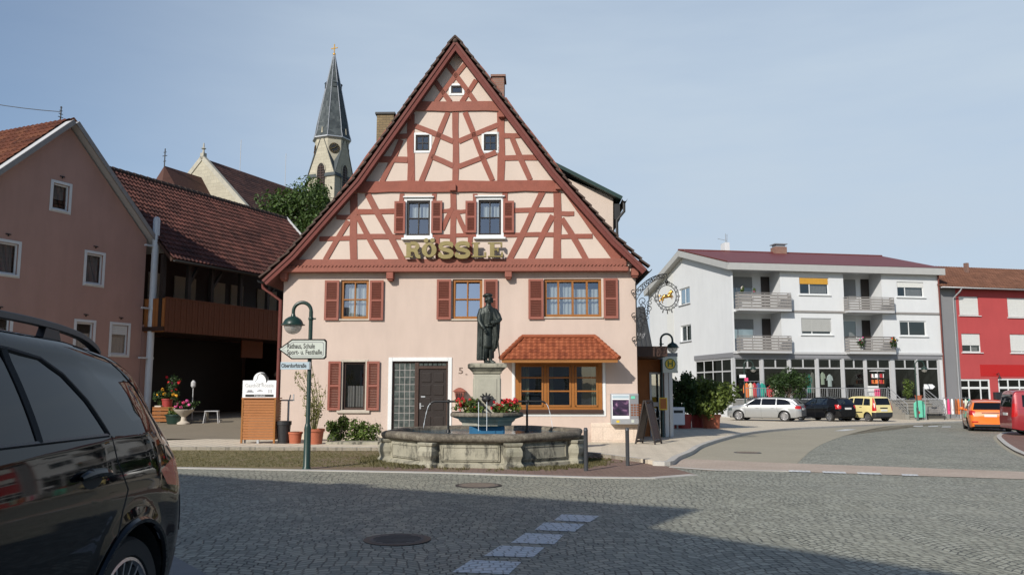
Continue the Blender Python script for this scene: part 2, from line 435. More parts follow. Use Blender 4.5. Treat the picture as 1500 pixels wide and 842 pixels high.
def glass(name, refl=0.16, tint=(0.75, 0.8, 0.8), wob=0.02):
    """window glass: see-through with a fresnel reflection; slightly wavy"""
    t = NT(name)
    tr = t.n('ShaderNodeBsdfTransparent'); tr.inputs['Color'].default_value = (*tint, 1)
    gl = t.n('ShaderNodeBsdfGlossy'); gl.inputs['Roughness'].default_value = 0.015; gl.inputs['Color'].default_value = (0.95, 0.97, 1, 1)
    t.l(t.bump(t.noise(1.6, 2, 0.5), wob, 0.05), gl.inputs['Normal'])
    lw = t.n('ShaderNodeLayerWeight'); lw.inputs['Blend'].default_value = 0.5
    f = t.math('ADD', t.math('MULTIPLY', t.math('POWER', lw.outputs['Facing'], 5.0), 0.9), refl + 0.05, clamp=True)
    mx = t.n('ShaderNodeMixShader'); t.l(f, mx.inputs['Fac']); t.l(tr.outputs[0], mx.inputs[1]); t.l(gl.outputs[0], mx.inputs[2])
    t.l(mx.outputs[0], t.out.inputs['Surface'])
    return t.m
M['glass'] = glass('glass', 0.16)
M['glass_blue'] = glass('glass_blue', 0.42, (0.5, 0.55, 0.6))
M['glass_dark'] = glass('glass_dark', 0.07, (0.5, 0.5, 0.5))
M['glass_shop'] = glass('glass_shop', 0.0, (0.6, 0.66, 0.66))
def frosted():
    t = NT('lamp_glass'); a = t.n('ShaderNodeBsdfTransparent'); b = t.n('ShaderNodeBsdfTranslucent'); c = t.n('ShaderNodeBsdfGlossy'); d = t.n('ShaderNodeBsdfDiffuse')
    b.inputs['Color'].default_value = (.8, .78, .72, 1); c.inputs['Roughness'].default_value = .05; d.inputs['Color'].default_value = (.6, .58, .54, 1)
    m1, m2, m3 = [t.n('ShaderNodeMixShader') for _ in range(3)]; m1.inputs['Fac'].default_value = .5; m2.inputs['Fac'].default_value = .35; m3.inputs['Fac'].default_value = .07
    t.l(a.outputs[0], m1.inputs[1]); t.l(b.outputs[0], m1.inputs[2]); t.l(m1.outputs[0], m2.inputs[1]); t.l(d.outputs[0], m2.inputs[2]); t.l(m2.outputs[0], m3.inputs[1]); t.l(c.outputs[0], m3.inputs[2]); t.l(m3.outputs[0], t.out.inputs['Surface']); return t.m
M['lamp_glass'] = frosted()
def tinted(name, c=(0.006, 0.007, 0.009), rough=0.03):
    t = NT(name); t.bsdf(c, rough, None, Specular_IOR_Level=0.42); return t.m
M['car_glass'] = tinted('car_glass')
M['car_glass_clear'] = glass('car_glass_clear', 0.08, (0.32, 0.36, 0.36), 0.0)
def carpaint(name, c, metallic=0.0, rough=0.35, coat=1.0, spec=0.5):
    t = NT(name)
    fl = t.noise(900, 2, 0.6)
    col = t.ramp(fl, [(0.35, dim(c, 0.9)), (0.65, dim(c, 1.12))])
    d = t.noise(2.5, 5, 0.7)
    t.bsdf(col, rough, None, Metallic=metallic, Specular_IOR_Level=spec, Coat_Weight=coat, Coat_Roughness=t.math('MULTIPLY_ADD', d, 0.05, 0.01))
    return t.m
M['paint_suv'] = carpaint('paint_suv', (0.004, 0.0045, 0.0055), 0.0, 0.5, 0.85, 0.0)
M['paint_silver'] = carpaint('paint_silver', (0.40, 0.41, 0.41), 0.55, 0.35)
M['paint_black'] = carpaint('paint_black', (0.006, 0.006, 0.007), 0.0, 0.4, 0.8, 0.0)
M['paint_yellow'] = carpaint('paint_yellow', (0.68, 0.58, 0.26), 0.0, 0.4)
M['paint_orange'] = carpaint('paint_orange', (0.75, 0.16, 0.012), 0.0, 0.4)
M['paint_red'] = carpaint('paint_red', (0.27, 0.016, 0.022), 0.2, 0.4)

def leafmat(name, dark, light, warm=None):
    t = NT(name)
    geo = t.n('ShaderNodeNewGeometry')
    big = t.noise(1.3, 3, 0.5)
    f = t.math('ADD', t.math('MULTIPLY', geo.outputs['Random Per Island'], 0.6), t.math('MULTIPLY', big, 0.4))
    stops = [(0.15, dark), (0.6, tuple((a + b) / 2 for a, b in zip(dark, light))), (0.85, light)]
    if warm: stops.append((0.97, warm))
    col = t.ramp(f, stops)
    d = t.n('ShaderNodeBsdfPrincipled'); t.l(col, d.inputs['Base Color']); d.inputs['Roughness'].default_value = 0.55
    d.inputs['Specular IOR Level'].default_value = 0.35
    tl = t.n('ShaderNodeBsdfTranslucent'); t.l(t.mix(0.5, col, (0.12, 0.16, 0.02)), tl.inputs['Color'])
    mx = t.n('ShaderNodeMixShader'); mx.inputs['Fac'].default_value = 0.25
    t.l(d.outputs[0], mx.inputs[1]); t.l(tl.outputs[0], mx.inputs[2]); t.l(mx.outputs[0], t.out.inputs['Surface'])
    return t.m
M['leaf_tree'] = leafmat('leaf_tree', (0.022, 0.045, 0.010), (0.085, 0.14, 0.030))
M['leaf_dark'] = leafmat('leaf_dark', (0.012, 0.030, 0.008), (0.05, 0.09, 0.022), (0.20, 0.09, 0.02))
M['leaf_shrub'] = leafmat('leaf_shrub', (0.05, 0.08, 0.014), (0.19, 0.235, 0.045), (0.34, 0.22, 0.09))
M['leaf_bed'] = leafmat('leaf_bed', (0.040, 0.070, 0.014), (0.155, 0.215, 0.045))
M['leaf_thin'] = leafmat('leaf_thin', (0.12, 0.12, 0.035), (0.28, 0.27, 0.09), (0.45, 0.40, 0.2))
M['grass'] = leafmat('grass', (0.06, 0.055, 0.020), (0.16, 0.135, 0.055), (0.26, 0.20, 0.10))

# --- fan-laid granite setts
def setts(paint=False):
    t = NT('granite_setts' if not paint else 'road_paint')
    co = t.co('Object'); x, y, z = t.sep(co)
    w1 = t.math('MULTIPLY', t.math('SUBTRACT', t.noise(2.6, 2, 0.5), 0.5), 0.11)
    w2 = t.math('MULTIPLY', t.math('SUBTRACT', t.noise(3.1, 2, 0.5, t.co('Object', (1.0, -1.0, 1.0))), 0.5), 0.11)
    ca, sa = math.cos(0.10), math.sin(0.10)
    xr = t.math('ADD', t.math('ADD', t.math('MULTIPLY', x, ca), t.math('MULTIPLY', y, sa)), w1)
    yr = t.math('ADD', t.math('SUBTRACT', t.math('MULTIPLY', y, ca), t.math('MULTIPLY', x, sa)), w2)
    seg = t.math('DIVIDE', xr, 1.25)
    fx = t.math('SUBTRACT', t.math('FRACT', seg), 0.5)
    arc = t.math('MULTIPLY', t.math('MULTIPLY', fx, fx), 1.15)
    r = t.math('DIVIDE', t.math('ADD', yr, arc), 0.098)
    row = t.math('FLOOR', r)
    jit = t.white(t.comb(row, t.math('FLOOR', seg), 3.0))
    c = t.math('ADD', t.math('DIVIDE', xr, 0.104), t.math('MULTIPLY', jit, 5.0))
    colr = t.math('FLOOR', c)
    fr, fc = t.math('FRACT', r), t.math('FRACT', c)
    er = t.math('MULTIPLY', t.math('MINIMUM', fr, t.math('SUBTRACT', 1.0, fr)), 0.105)
    ec = t.math('MULTIPLY', t.math('MINIMUM', fc, t.math('SUBTRACT', 1.0, fc)), 0.115)
    e = t.math('ADD', t.math('MINIMUM', er, ec), t.math('MULTIPLY', t.math('SUBTRACT', t.noise(38, 2, 0.5), 0.5), 0.009))
    top = t.n('ShaderNodeMapRange', interpolation_type='SMOOTHSTEP'); t.l(e, top.inputs['Value'])
    top.inputs['From Min'].default_value = 0.002; top.inputs['From Max'].default_value = 0.013
    tone = t.white(t.comb(colr, row, 0.0))
    wear = t.noise(0.35, 4, 0.6)
    tt = t.math('ADD', t.math('MULTIPLY', tone, 0.6), t.math('MULTIPLY', wear, 0.4))
    stone = t.ramp(tt, [(0.1, (0.165, 0.165, 0.128)), (0.5, (0.270, 0.268, 0.205)), (0.9, (0.39, 0.38, 0.285))])
    stone = t.mix(0.35, stone, t.ramp(t.noise(70, 3, 0.7), [(0.3, (0.12, 0.12, 0.10)), (0.7, (0.42, 0.41, 0.32))]))
    stone = t.mix(t.ramp(t.noise(0.22, 5, 0.65), [(0.42, 0.0), (0.70, 0.35)]), stone, (0.34, 0.335, 0.28))
    stone = t.mix(t.ramp(t.noise(0.9, 6, 0.75), [(0.55, 0.0), (0.74, 0.5)]), stone, (0.10, 0.10, 0.085))
    joint = t.ramp(t.noise(1.1, 4, 0.6), [(0.4, (0.055, 0.054, 0.046)), (0.62, (0.17, 0.165, 0.13))])
    col = t.mix(top.outputs[0], joint, stone)
    if paint:
        wn = t.math('ADD', t.math('MULTIPLY', t.noise(7, 5, 0.75), 0.6), t.math('MULTIPLY', tone, 0.4))
        pc = t.ramp(t.noise(40, 3, 0.6), [(0.3, (0.56, 0.57, 0.56)), (0.7, (0.70, 0.71, 0.70))])
        cover = t.math('MULTIPLY', t.ramp(wn, [(0.16, 0.0), (0.30, 1.0)]), t.math('MULTIPLY_ADD', top.outputs[0], 0.50, 0.50))
        col = t.mix(cover, col, pc)
    hgt = t.math('ADD', top.outputs[0], t.math('MULTIPLY', t.math('ADD', tone, t.noise(45, 3, 0.6)), 0.22))
    t.bsdf(col, t.math('MULTIPLY_ADD', tone, -0.2, 0.72), t.bump(hgt, 0.85, 0.014), Specular_IOR_Level=0.4)
    return t.m
M['setts'] = setts()

def pavers(name, a, b, joint, bw, bh, rot=0.0, offset=0.5, mortar=0.012, bump=0.4, extra=None, vec_kind='Object', wallmode=False):
    t = NT(name)
    co = t.co(vec_kind)
    if wallmode:
        x, y, z = t.sep(co); co = t.comb(t.math('ADD', x, y), z, 0.0)
    mp = t.n('ShaderNodeMapping'); mp.inputs['Rotation'].default_value = (0, 0, rot); t.l(co, mp.inputs['Vector'])
    br = t.n('ShaderNodeTexBrick'); t.l(mp.outputs['Vector'], br.inputs['Vector'])
    br.offset = offset; br.inputs['Scale'].default_value = 1.0; br.inputs['Mortar Size'].default_value = mortar
    br.inputs['Brick Width'].default_value = bw; br.inputs['Row Height'].default_value = bh; br.inputs['Bias'].default_value = 0
    br.inputs['Mortar Smooth'].default_value = 0.3
    br.inputs['Color1'].default_value = (*a, 1); br.inputs['Color2'].default_value = (*b, 1); br.inputs['Mortar'].default_value = (*joint, 1)
    n = t.noise(0.7, 5, 0.65); n2 = t.noise(24, 4, 0.65)
    col = t.mix(t.ramp(n, [(0.35, 0.0), (0.75, 0.5)]), br.outputs['Color'], dim(a, 0.55))
    col = t.mix(0.3, col, t.ramp(n2, [(0.3, dim(a, 0.5)), (0.7, dim(b, 1.3))]))
    if extra: col = extra(t, col)
    h = t.math('ADD', t.math('SUBTRACT', 1.0, br.outputs['Fac']), t.math('MULTIPLY', n2, 0.3))
    t.bsdf(col, 0.85, t.bump(h, bump, 0.012), Specular_IOR_Level=0.3)
    return t.m
M['pave_light'] = pavers('pave_light', (0.60, 0.52, 0.40), (0.66, 0.58, 0.45), (0.20, 0.165, 0.125), 0.62, 0.31, 0.9, mortar=0.022)
M['pave_band'] = pavers('pave_band', (0.42, 0.335, 0.265), (0.47, 0.385, 0.31), (0.34, 0.28, 0.23), 0.30, 0.15, -0.05)
def _mossy(t, col):
    x, y, z = t.sep(t.co('Object'))
    m = t.math('ADD', t.noise(0.55, 5, 0.7), t.math('MULTIPLY', t.math('ADD', x, 1.5), -0.055))
    return t.mix(t.ramp(m, [(0.50, 0.0), (0.72, 0.9)]), col, t.ramp(t.noise(18, 4, 0.7), [(0.3, (0.10, 0.085, 0.035)), (0.7, (0.23, 0.19, 0.085))]))
M['verge_brick'] = pavers('verge_brick', (0.19, 0.12, 0.092), (0.255, 0.17, 0.132), (0.10, 0.082, 0.062), 0.22, 0.11, 0.0, extra=_mossy)
M['brick_dark'] = pavers('brick_dark', (0.20, 0.10, 0.075), (0.25, 0.15, 0.115), (0.09, 0.08, 0.07), 0.22, 0.11, 0.4)
M['chimney_brick'] = pavers('chimney_brick', (0.21, 0.10, 0.075), (0.28, 0.155, 0.11), (0.20, 0.18, 0.16), 0.24, 0.08, wallmode=True)
M['chimney_old'] = pavers('chimney_old', (0.17, 0.12, 0.065), (0.25, 0.185, 0.10), (0.08, 0.07, 0.055), 0.26, 0.10, wallmode=True)
M['church_stone'] = pavers('church_stone', (0.38, 0.35, 0.27), (0.46, 0.425, 0.33), (0.27, 0.245, 0.19), 0.9, 0.42, wallmode=True, mortar=0.02)
M['plinth_stone'] = pavers('plinth_stone', (0.58, 0.47, 0.38), (0.64, 0.53, 0.43), (0.42, 0.34, 0.27), 0.95, 0.42, wallmode=True)

def asphalt(name, c):
    t = NT(name)
    n = t.noise(0.5, 5, 0.65); f = t.noise(150, 3, 0.7); m = t.noise(6, 4, 0.7)
    col = t.ramp(t.math('ADD', t.math('MULTIPLY', n, 0.5), t.math('MULTIPLY', m, 0.5)), [(0.3, dim(c, 0.78)), (0.7, dim(c, 1.18))])
    col = t.mix(0.4, col, t.ramp(f, [(0.35, dim(c, 0.6)), (0.65, dim(c, 1.5))]))
    t.bsdf(col, 0.85, t.bump(f, 0.4, 0.006), Specular_IOR_Level=0.3)
    return t.m
M['asphalt_pale'] = asphalt('asphalt_pale', (0.315, 0.285, 0.215))
M['asphalt'] = asphalt('asphalt', (0.085, 0.082, 0.078))
M['courtyard'] = asphalt('courtyard', (0.20, 0.17, 0.125))
M['concrete'] = asphalt('concrete', (0.36, 0.34, 0.30))
M['kerb_stone'] = pm('kerb_stone', (0.42, 0.40, 0.36), 0.85, 0.16, 2, 0.4, 40)
M['asphalt_strip'] = asphalt('asphalt_strip', (0.19, 0.185, 0.175))
M['terrace_grey'] = asphalt('terrace_grey', (0.20, 0.20, 0.19))
M['step_stone'] = asphalt('step_stone', (0.24, 0.225, 0.195))
M['earth'] = pm('earth', (0.10, 0.10, 0.05), 0.95, 0.3, 0.2)
def worn_paint():
    t = NT('road_paint')
    n = t.noise(26, 5, 0.75)
    col = t.ramp(n, [(0.34, (0.20, 0.20, 0.19)), (0.46, (0.56, 0.56, 0.54)), (0.7, (0.66, 0.66, 0.64))])
    t.bsdf(col, 0.7, t.bump(t.noise(30, 3, 0.6), 0.5, 0.01)); return t.m
M['road_paint'] = setts(True)

def tilemat(name, c1, c2, c3, moss=0.0):
    """roof tiles: uv counts tiles across and courses up"""
    t = NT(name)
    uv = t.n('ShaderNodeTexCoord').outputs['UV']; x, y, z = t.sep(uv)
    tone = t.white(t.comb(t.math('FLOOR', x), t.math('FLOOR', y), 0.0))
    n = t.noise(0.45, 5, 0.65); f = t.noise(22, 4, 0.7)
    v = t.math('ADD', t.math('ADD', t.math('MULTIPLY', tone, 0.45), t.math('MULTIPLY', n, 0.35)), t.math('MULTIPLY', f, 0.2))
    col = t.ramp(v, [(0.25, c1), (0.5, c2), (0.78, c3)])
    if moss: col = t.mix(t.ramp(t.noise(0.9, 6, 0.75), [(0.48, 0.0), (0.68, moss)]), col, dim(c1, 0.35))
    t.bsdf(col, 0.75, t.bump(f, 0.3, 0.008), Specular_IOR_Level=0.3)
    return t.m
M['tile_barn'] = tilemat('tile_barn', (0.050, 0.020, 0.015), (0.088, 0.032, 0.024), (0.135, 0.050, 0.036), 0.85)
M['tile_left'] = tilemat('tile_left', (0.075, 0.025, 0.014), (0.12, 0.038, 0.020), (0.17, 0.065, 0.032), 0.5)
M['tile_dark'] = tilemat('tile_dark', (0.030, 0.022, 0.018), (0.055, 0.036, 0.028), (0.085, 0.05, 0.036), 0.3)
M['tile_orange'] = tilemat('tile_orange', (0.165, 0.042, 0.018), (0.24, 0.066, 0.027), (0.31, 0.095, 0.042))
M['tile_church'] = tilemat('tile_church', (0.040, 0.018, 0.014), (0.068, 0.030, 0.022), (0.10, 0.045, 0.032), 0.3)
M['tile_red'] = tilemat('tile_red', (0.11, 0.052, 0.032), (0.155, 0.072, 0.043), (0.21, 0.10, 0.062), 0.2)
M['roof_maroon'] = pm('roof_maroon', (0.135, 0.030, 0.028), 0.55, 0.14, 1.5)
M['slate'] = tilemat('slate', (0.035, 0.043, 0.047), (0.055, 0.066, 0.070), (0.085, 0.098, 0.10))
M['dark_boards'] = timber('dark_boards', (0.035, 0.037, 0.040), 0.2)

def old_stone():
    """fountain sandstone: pale, black crust running down from the rim, lichen"""
    t = NT('fountain_stone')
    b = t.noise(2.0, 5, 0.65); drip = t.noise(3.4, 7, 0.75, t.co('Object', (1.3, 1.3, 0.42))); f = t.noise(28, 5, 0.7)
    col = t.ramp(b, [(0.3, (0.25, 0.235, 0.18)), (0.7, (0.37, 0.345, 0.265))])
    col = t.mix(t.ramp(drip, [(0.48, 0.0), (0.61, 0.92)]), col, t.ramp(f, [(0.3, (0.028, 0.028, 0.024)), (0.7, (0.085, 0.08, 0.065))]))
    col = t.mix(t.ramp(t.noise(1.2, 5, 0.7), [(0.58, 0.0), (0.78, 0.45)]), col, (0.17, 0.165, 0.08))
    t.bsdf(col, 0.9, t.bump(f, 0.6, 0.012), Specular_IOR_Level=0.25); return t.m
M['fountain_stone'] = old_stone()
def rim_stone():
    t = NT('fountain_rim')
    f = t.noise(14, 6, 0.75); b = t.noise(1.7, 4, 0.6)
    col = t.ramp(t.math('ADD', t.math('MULTIPLY', f, 0.6), t.math('MULTIPLY', b, 0.4)), [(0.34, (0.045, 0.039, 0.032)), (0.48, (0.125, 0.107, 0.082)), (0.66, (0.27, 0.24, 0.185))])
    t.bsdf(col, 0.9, t.bump(f, 0.7, 0.015), Specular_IOR_Level=0.25); return t.m
M['rim_stone'] = rim_stone()
M['pedestal_stone'] = pm('pedestal_stone', (0.345, 0.33, 0.265), 0.9, 0.15, 3, 0.3, 30, dirt=0.7)
M['pool_blue'] = pm('pool_blue', (0.012, 0.10, 0.20), 0.6, 0.25, 3)
def water():
    t = NT('water')
    n = t.noise(7.0, 3, 0.6)
    x = t.bsdf((0.05, 0.20, 0.30), 0.04, t.bump(n, 0.35, 0.03)); x.inputs['Transmission Weight'].default_value = 0.55; x.inputs['IOR'].default_value = 1.33
    return t.m
M['water'] = water()
def jet():
    t = NT('water_jet')
    a = t.n('ShaderNodeBsdfTransparent'); b = t.n('ShaderNodeBsdfPrincipled'); b.inputs['Base Color'].default_value = (0.8, 0.85, 0.88, 1); b.inputs['Roughness'].default_value = 0.1
    mx = t.n('ShaderNodeMixShader'); mx.inputs['Fac'].default_value = 0.6
    t.l(a.outputs[0], mx.inputs[1]); t.l(b.outputs[0], mx.inputs[2]); t.l(mx.outputs[0], t.out.inputs['Surface']); return t.m
M['water_jet'] = jet()
def glass_block():
    t = NT('glass_block'); n = t.noise(9, 3, 0.6)
    t.bsdf(t.ramp(n, [(0.3, (0.035, 0.045, 0.043)), (0.7, (0.10, 0.115, 0.105))]), 0.12, t.bump(n, 0.5, 0.02)); return t.m
M['glass_block'] = glass_block()

# ------------------------------------------------------------------ ground and paving
def gsheet(name, pts, mat, lift, skirt=0.0):
    o = poly_sheet(name, [Vector((x, y, G(x, y) + lift)) for x, y in pts], mat, skirt=skirt); return o
def px(*uv, dz=0.0): return [tuple(gp(u, v, dz).xy) for u, v in uv]
gsheet('ground', [(-600, -300), (600, -300), (600, 900), (-600, 900)], M['earth'], -0.03)
gsheet('cobbled_road', [(-70, -40), (90, -40), (90, 75), (-70, 75)], M['setts'], 0.0)
# brick verge in front of the inn and the fountain, flush with the setts
kerb_front = px((-420, 677), (265, 686), (640, 693), (860, 700), (960, 701), (1023, 696))
verge_back = px((975, 682), (937, 677), (868, 668), (700, 663), (560, 660), (235, 659), (-420, 652))
gsheet('brick_verge', kerb_front + verge_back, M['verge_brick'], 0.004)
def strip(name, pts, w, mat, z0, z1, kind='structure', side=1):
    mb = MB(); n = len(pts); off = []
    for i in range(n):
        a = Vector(pts[max(0, i - 1)]); b = Vector(pts[min(n - 1, i + 1)]); d = (b - a).normalized()
        off.append(Vector(pts[i]) + Vector((-d.y, d.x)) * w * side)
    for i in range(n - 1):
        q = [Vector(pts[i]), Vector(pts[i + 1]), off[i + 1], off[i]]
        t = [(p.x, p.y, G(p.x, p.y) + z1) for p in q]; b = [(p.x, p.y, G(p.x, p.y) + z0) for p in q]
        mb.face(t)
        for k in ((0, 1), (2, 3)):
            mb.face([b[k[0]], b[k[1]], t[k[1]], t[k[0]]])
    for i, fl in ((0, 0), (n - 1, 1)):
        a, b = Vector(pts[i]), off[i]
        mb.face([(a.x, a.y, G(a.x, a.y) + z0), (b.x, b.y, G(b.x, b.y) + z0), (b.x, b.y, G(b.x, b.y) + z1), (a.x, a.y, G(a.x, a.y) + z1)])
    o = mb.build(name, mat); 
    if kind: o['kind'] = kind
    return o
def smooth_path(pts, k=6):
    r = []
    P_ = [Vector(p) for p in pts]
    for i in range(len(P_) - 1):
        p0, p1, p2, p3 = P_[max(0, i - 1)], P_[i], P_[i + 1], P_[min(len(P_) - 1, i + 2)]
        for j in range(k):
            t = j / k
            r.append(0.5 * ((2 * p1) + (p2 - p0) * t + (2 * p0 - 5 * p1 + 4 * p2 - p3) * t * t + (3 * p1 - p0 - 3 * p2 + p3) * t ** 3))
    r.append(P_[-1]); return [tuple(p) for p in r]
strip('front_kerb', kerb_front, 0.22, M['kerb_stone'], -0.02, 0.012)
def at_y(u, Y, dz=0.09): p = P(u, 600, Y); return Vector((p.x, Y, G(p.x, Y) + dz))
# pale paved footway round the inn, raised, its kerb curving off to the right
PZ = 0.09
kerb_curve = smooth_path(px((960, 681), (975, 681), (985, 674), (1006, 665), (1023, 655), (1060, 643.5), (1097, 635.5), (1150, 630.0), (1215, 626.5), (1300, 622.5), (1420, 618), (1560, 612)))
foot = px((937, 677), (868, 668), (700, 663), (560, 660), (235, 659), (-420, 652))
gsheet('footway', kerb_curve + [(60, 75), (-2, 75), (-6, 40), (-7.0, 27.5), (-8, 27.0)] + px((215, 650), (-420, 644)) + foot[::-1], M['pave_light'], PZ, skirt=PZ + 0.02)
strip('kerb', kerb_curve, 0.16, M['kerb_stone'], -0.02, PZ + 0.006, side=-1)
strip('footway_edging', foot, 0.10, M['kerb_stone'], -0.02, PZ + 0.004, side=-1)
# pale lane beside the setts, and the rosy paved band across the mouth of the side road
lane_edge = px((1163, 683), (1185, 662), (1214, 646), (1262, 631), (1317, 622.5), (1420, 618.5), (1560, 613))
gsheet('pale_lane', px((994, 672), (1115, 677), (1165, 681)) + smooth_path(lane_edge[1:], 4) + kerb_curve[::-1][:-18], M['asphalt_pale'], 0.004)
band_top = px((985, 671), (1115, 677), (1300, 683.5), (1500, 691), (1760, 701)); band_bot = px((1760, 714), (1500, 702), (1300, 695.5), (1155, 690.5), (1040, 689), (980, 684.5))
gsheet('paved_band', band_top + band_bot, M['pave_band'], 0.008)
strip('band_edging', px((980, 684.5), (1050, 689), (1155, 690.5)), 0.18, M['kerb_stone'], -0.02, 0.012)
gsheet('parking_strip', [(-3.25, 7.95), (-2.34, 6.75), (-0.55, 4.3), (-0.55, -4), (-9.5, -4), (-9.5, 7.95)], M['asphalt_strip'], 0.004)
# brick parking bay at the right edge with a pale kerb
bay = smooth_path(px((1560, 634), (1480, 634), (1461, 639), (1466, 648), (1481, 659), (1500, 668), (1560, 690)), 5)
gsheet('parking_bay', bay, M['brick_dark'], 0.05, skirt=0.07)
strip('parking_bay_kerb', bay, 0.16, M['kerb_stone'], -0.02, 0.056, side=1)
strip('parking_bay_gutter', [(x - 0.20, y - 0.1) for x, y in bay], 0.55, M['asphalt_pale'], -0.02, 0.004, side=1)
# dark yard between the old house and the inn; it climbs a little towards the barn
def yard_z(y):
    t = min(1.0, max(0.0, (y - 25.6) / 6.4)); return (1 - t) * (G(-9, 25.6) + PZ + 0.004) + t * 0.25
mb = MB(); ys = [25.6, 27.2, 28.8, 30.4, 32.0, 36, 46]
for a, b in zip(ys, ys[1:]):
    mb.face([(-24, a, yard_z(a)), (-6.6, a, yard_z(a)), (-6.6, b, yard_z(b)), (-24, b, yard_z(b))])
tag(mb.build('yard', M['courtyard']), kind='structure')
# wooded rise behind the village that carries the church
def hill_z(x, y):
    t = min(1, max(0, (y - 48) / 70)); s = min(1, max(0, (2 - x) / 14)); t = t * t * (3 - 2 * t); s = s * s * (3 - 2 * s)
    return -0.8 + 15.0 * t * s
mb = MB(); xs = [-160 + 6 * i for i in range(29)]; ys = [46 + 6 * i for i in range(30)]
vv = {(i, j): mb.v((x, y, hill_z(x, y))) for i, x in enumerate(xs) for j, y in enumerate(ys)}
for i in range(len(xs) - 1):
    for j in range(len(ys) - 1): mb.bm.faces.new([vv[i, j], vv[i + 1, j], vv[i + 1, j + 1], vv[i, j + 1]])
tag(mb.build('hill', M['earth'], smooth=True), kind='structure')

# painted marks
def mark(quad):
    gsheet('road_marking', px(*quad), M['road_paint'], 0.0045 if quad[0][1] > 700 else 0.0125)
for q in (((662, 838), (745, 841), (764, 823), (690, 820)), ((709, 814), (781, 816), (798, 801.5), (733, 799)),
          ((748, 795), (812, 797), (826, 783), (770, 780.5)), ((783, 776), (842, 778.5), (856, 767.5), (797, 765)),
          ((811, 762), (864, 764.5), (878, 755.5), (823, 753)),
          ((1155, 691.3), (1188, 692.3), (1187, 689.8), (1155, 688.8)), ((1206, 693), (1240, 694), (1238, 691.5), (1204, 690.5)),
          ((1257, 694.6), (1292, 695.6), (1289, 693), (1255, 692)), ((1322, 697), (1346, 697.6), (1344, 695.2), (1320, 694.5))):
    mark(q)
for q in (((1222, 631), (1238, 631), (1255, 628.5), (1238, 628.5)), ((1338, 624.6), (1352, 624.4), (1352, 623.2), (1338, 623.4)), ((1360, 624.9), (1374, 624.6), (1374, 623.4), (1360, 623.7)), ((1380, 625.6), (1393, 625.4), (1393, 624.2), (1380, 624.4))):
    gsheet('road_marking', px(*q), M['road_paint'], 0.0085)
def manhole(u, v, r, label):
    p = gp(u, v); t = thing('manhole_cover', label, 'manhole cover', p)
    mb = MB(); mb.lathe([(r, -0.02), (r, 0.010), (r - 0.05, 0.012)], 40); mb.build('ring', M['iron_black'], t, True)
    mb = MB(); mb.lathe([(r - 0.055, -0.02), (r - 0.055, 0.013), (r - 0.07, 0.015)], 40)
    for k in range(-4, 5):
        w = math.sqrt(max(0, (r - 0.1) ** 2 - (k * 0.07) ** 2)); mb.box(-w, w, k * 0.07 - 0.012, k * 0.07 + 0.012, 0.015, 0.020)
    mb.build('lid', M['manhole_lid'], t, True)
M['manhole_lid'] = pm('manhole_lid', (0.13, 0.105, 0.085), 0.75, 0.25, 9, 0.4, 60)
manhole(582, 790.5, 0.34, 'large round manhole cover in the shaded setts in the foreground')
manhole(701, 711, 0.38, 'round manhole cover in the sunlit setts in front of the fountain')
manhole(1095, 663, 0.36, 'manhole cover in the pale lane beside the curved kerb')

# ------------------------------------------------------------------ building parts
def tiles(mb, o, U, V, W, H, tw, ch, amp=0.03, step=0.03, per=4, uv0=(0, 0)):
    """courses of real tiles over the slope o + U*[0,W] + V*[0,H]"""
    bm = mb.bm; uvl = bm.loops.layers.uv.verify(); U = Vector(U).normalized(); V = Vector(V).normalized(); N = U.cross(V).normalized(); o = Vector(o)
    nc = max(1, int(round(H / ch))); ch = H / nc; nt_ = max(1, int(round(W / tw))); tw = W / nt_
    m = nt_ * per
    for c in range(nc):
        rows = []
        for hh, lift in ((c * ch - 0.0, step), ((c + 1) * ch, 0.004)):
            row = []
            for k in range(m + 1):
                f = (k % per) / per
                wv = amp * math.sin(2 * math.pi * f) if per > 2 else 0.0
                row.append(mb.v(o + U * (k * tw / per) + V * hh + N * (lift + wv)))
            rows.append(row)
        under = [mb.v(o + U * (k * tw / per) + V * (c * ch) + N * (-0.004 + (amp * math.sin(2 * math.pi * (k % per) / per) if per > 2 else 0) * (1 if c else 0))) for k in range(m + 1)]
        for k in range(m):
            f = bm.faces.new([rows[0][k], rows[0][k + 1], rows[1][k + 1], rows[1][k]])
            tu = uv0[0] + (k // per) + 0.5
            for lp in f.loops: lp[uvl].uv = (tu, uv0[1] + c + 0.5)
            f = bm.faces.new([under[k], under[k + 1], rows[0][k + 1], rows[0][k]])
            for lp in f.loops: lp[uvl].uv = (tu, uv0[1] + c + 0.5)

def curtain_sheet(mb, x0, x1, z0, z1, y, folds=9, amp=0.02):
    n = folds * 4; prev = None
    for k in range(n + 1):
        x = x0 + (x1 - x0) * k / n; yy = y + amp * math.sin(k * math.pi / 2 + 0.4 * math.sin(k))
        a, b = mb.v((x, yy, z0)), mb.v((x, yy, z1))
        if prev: mb.bm.faces.new([prev[0], a, b, prev[1]])
        prev = (a, b)

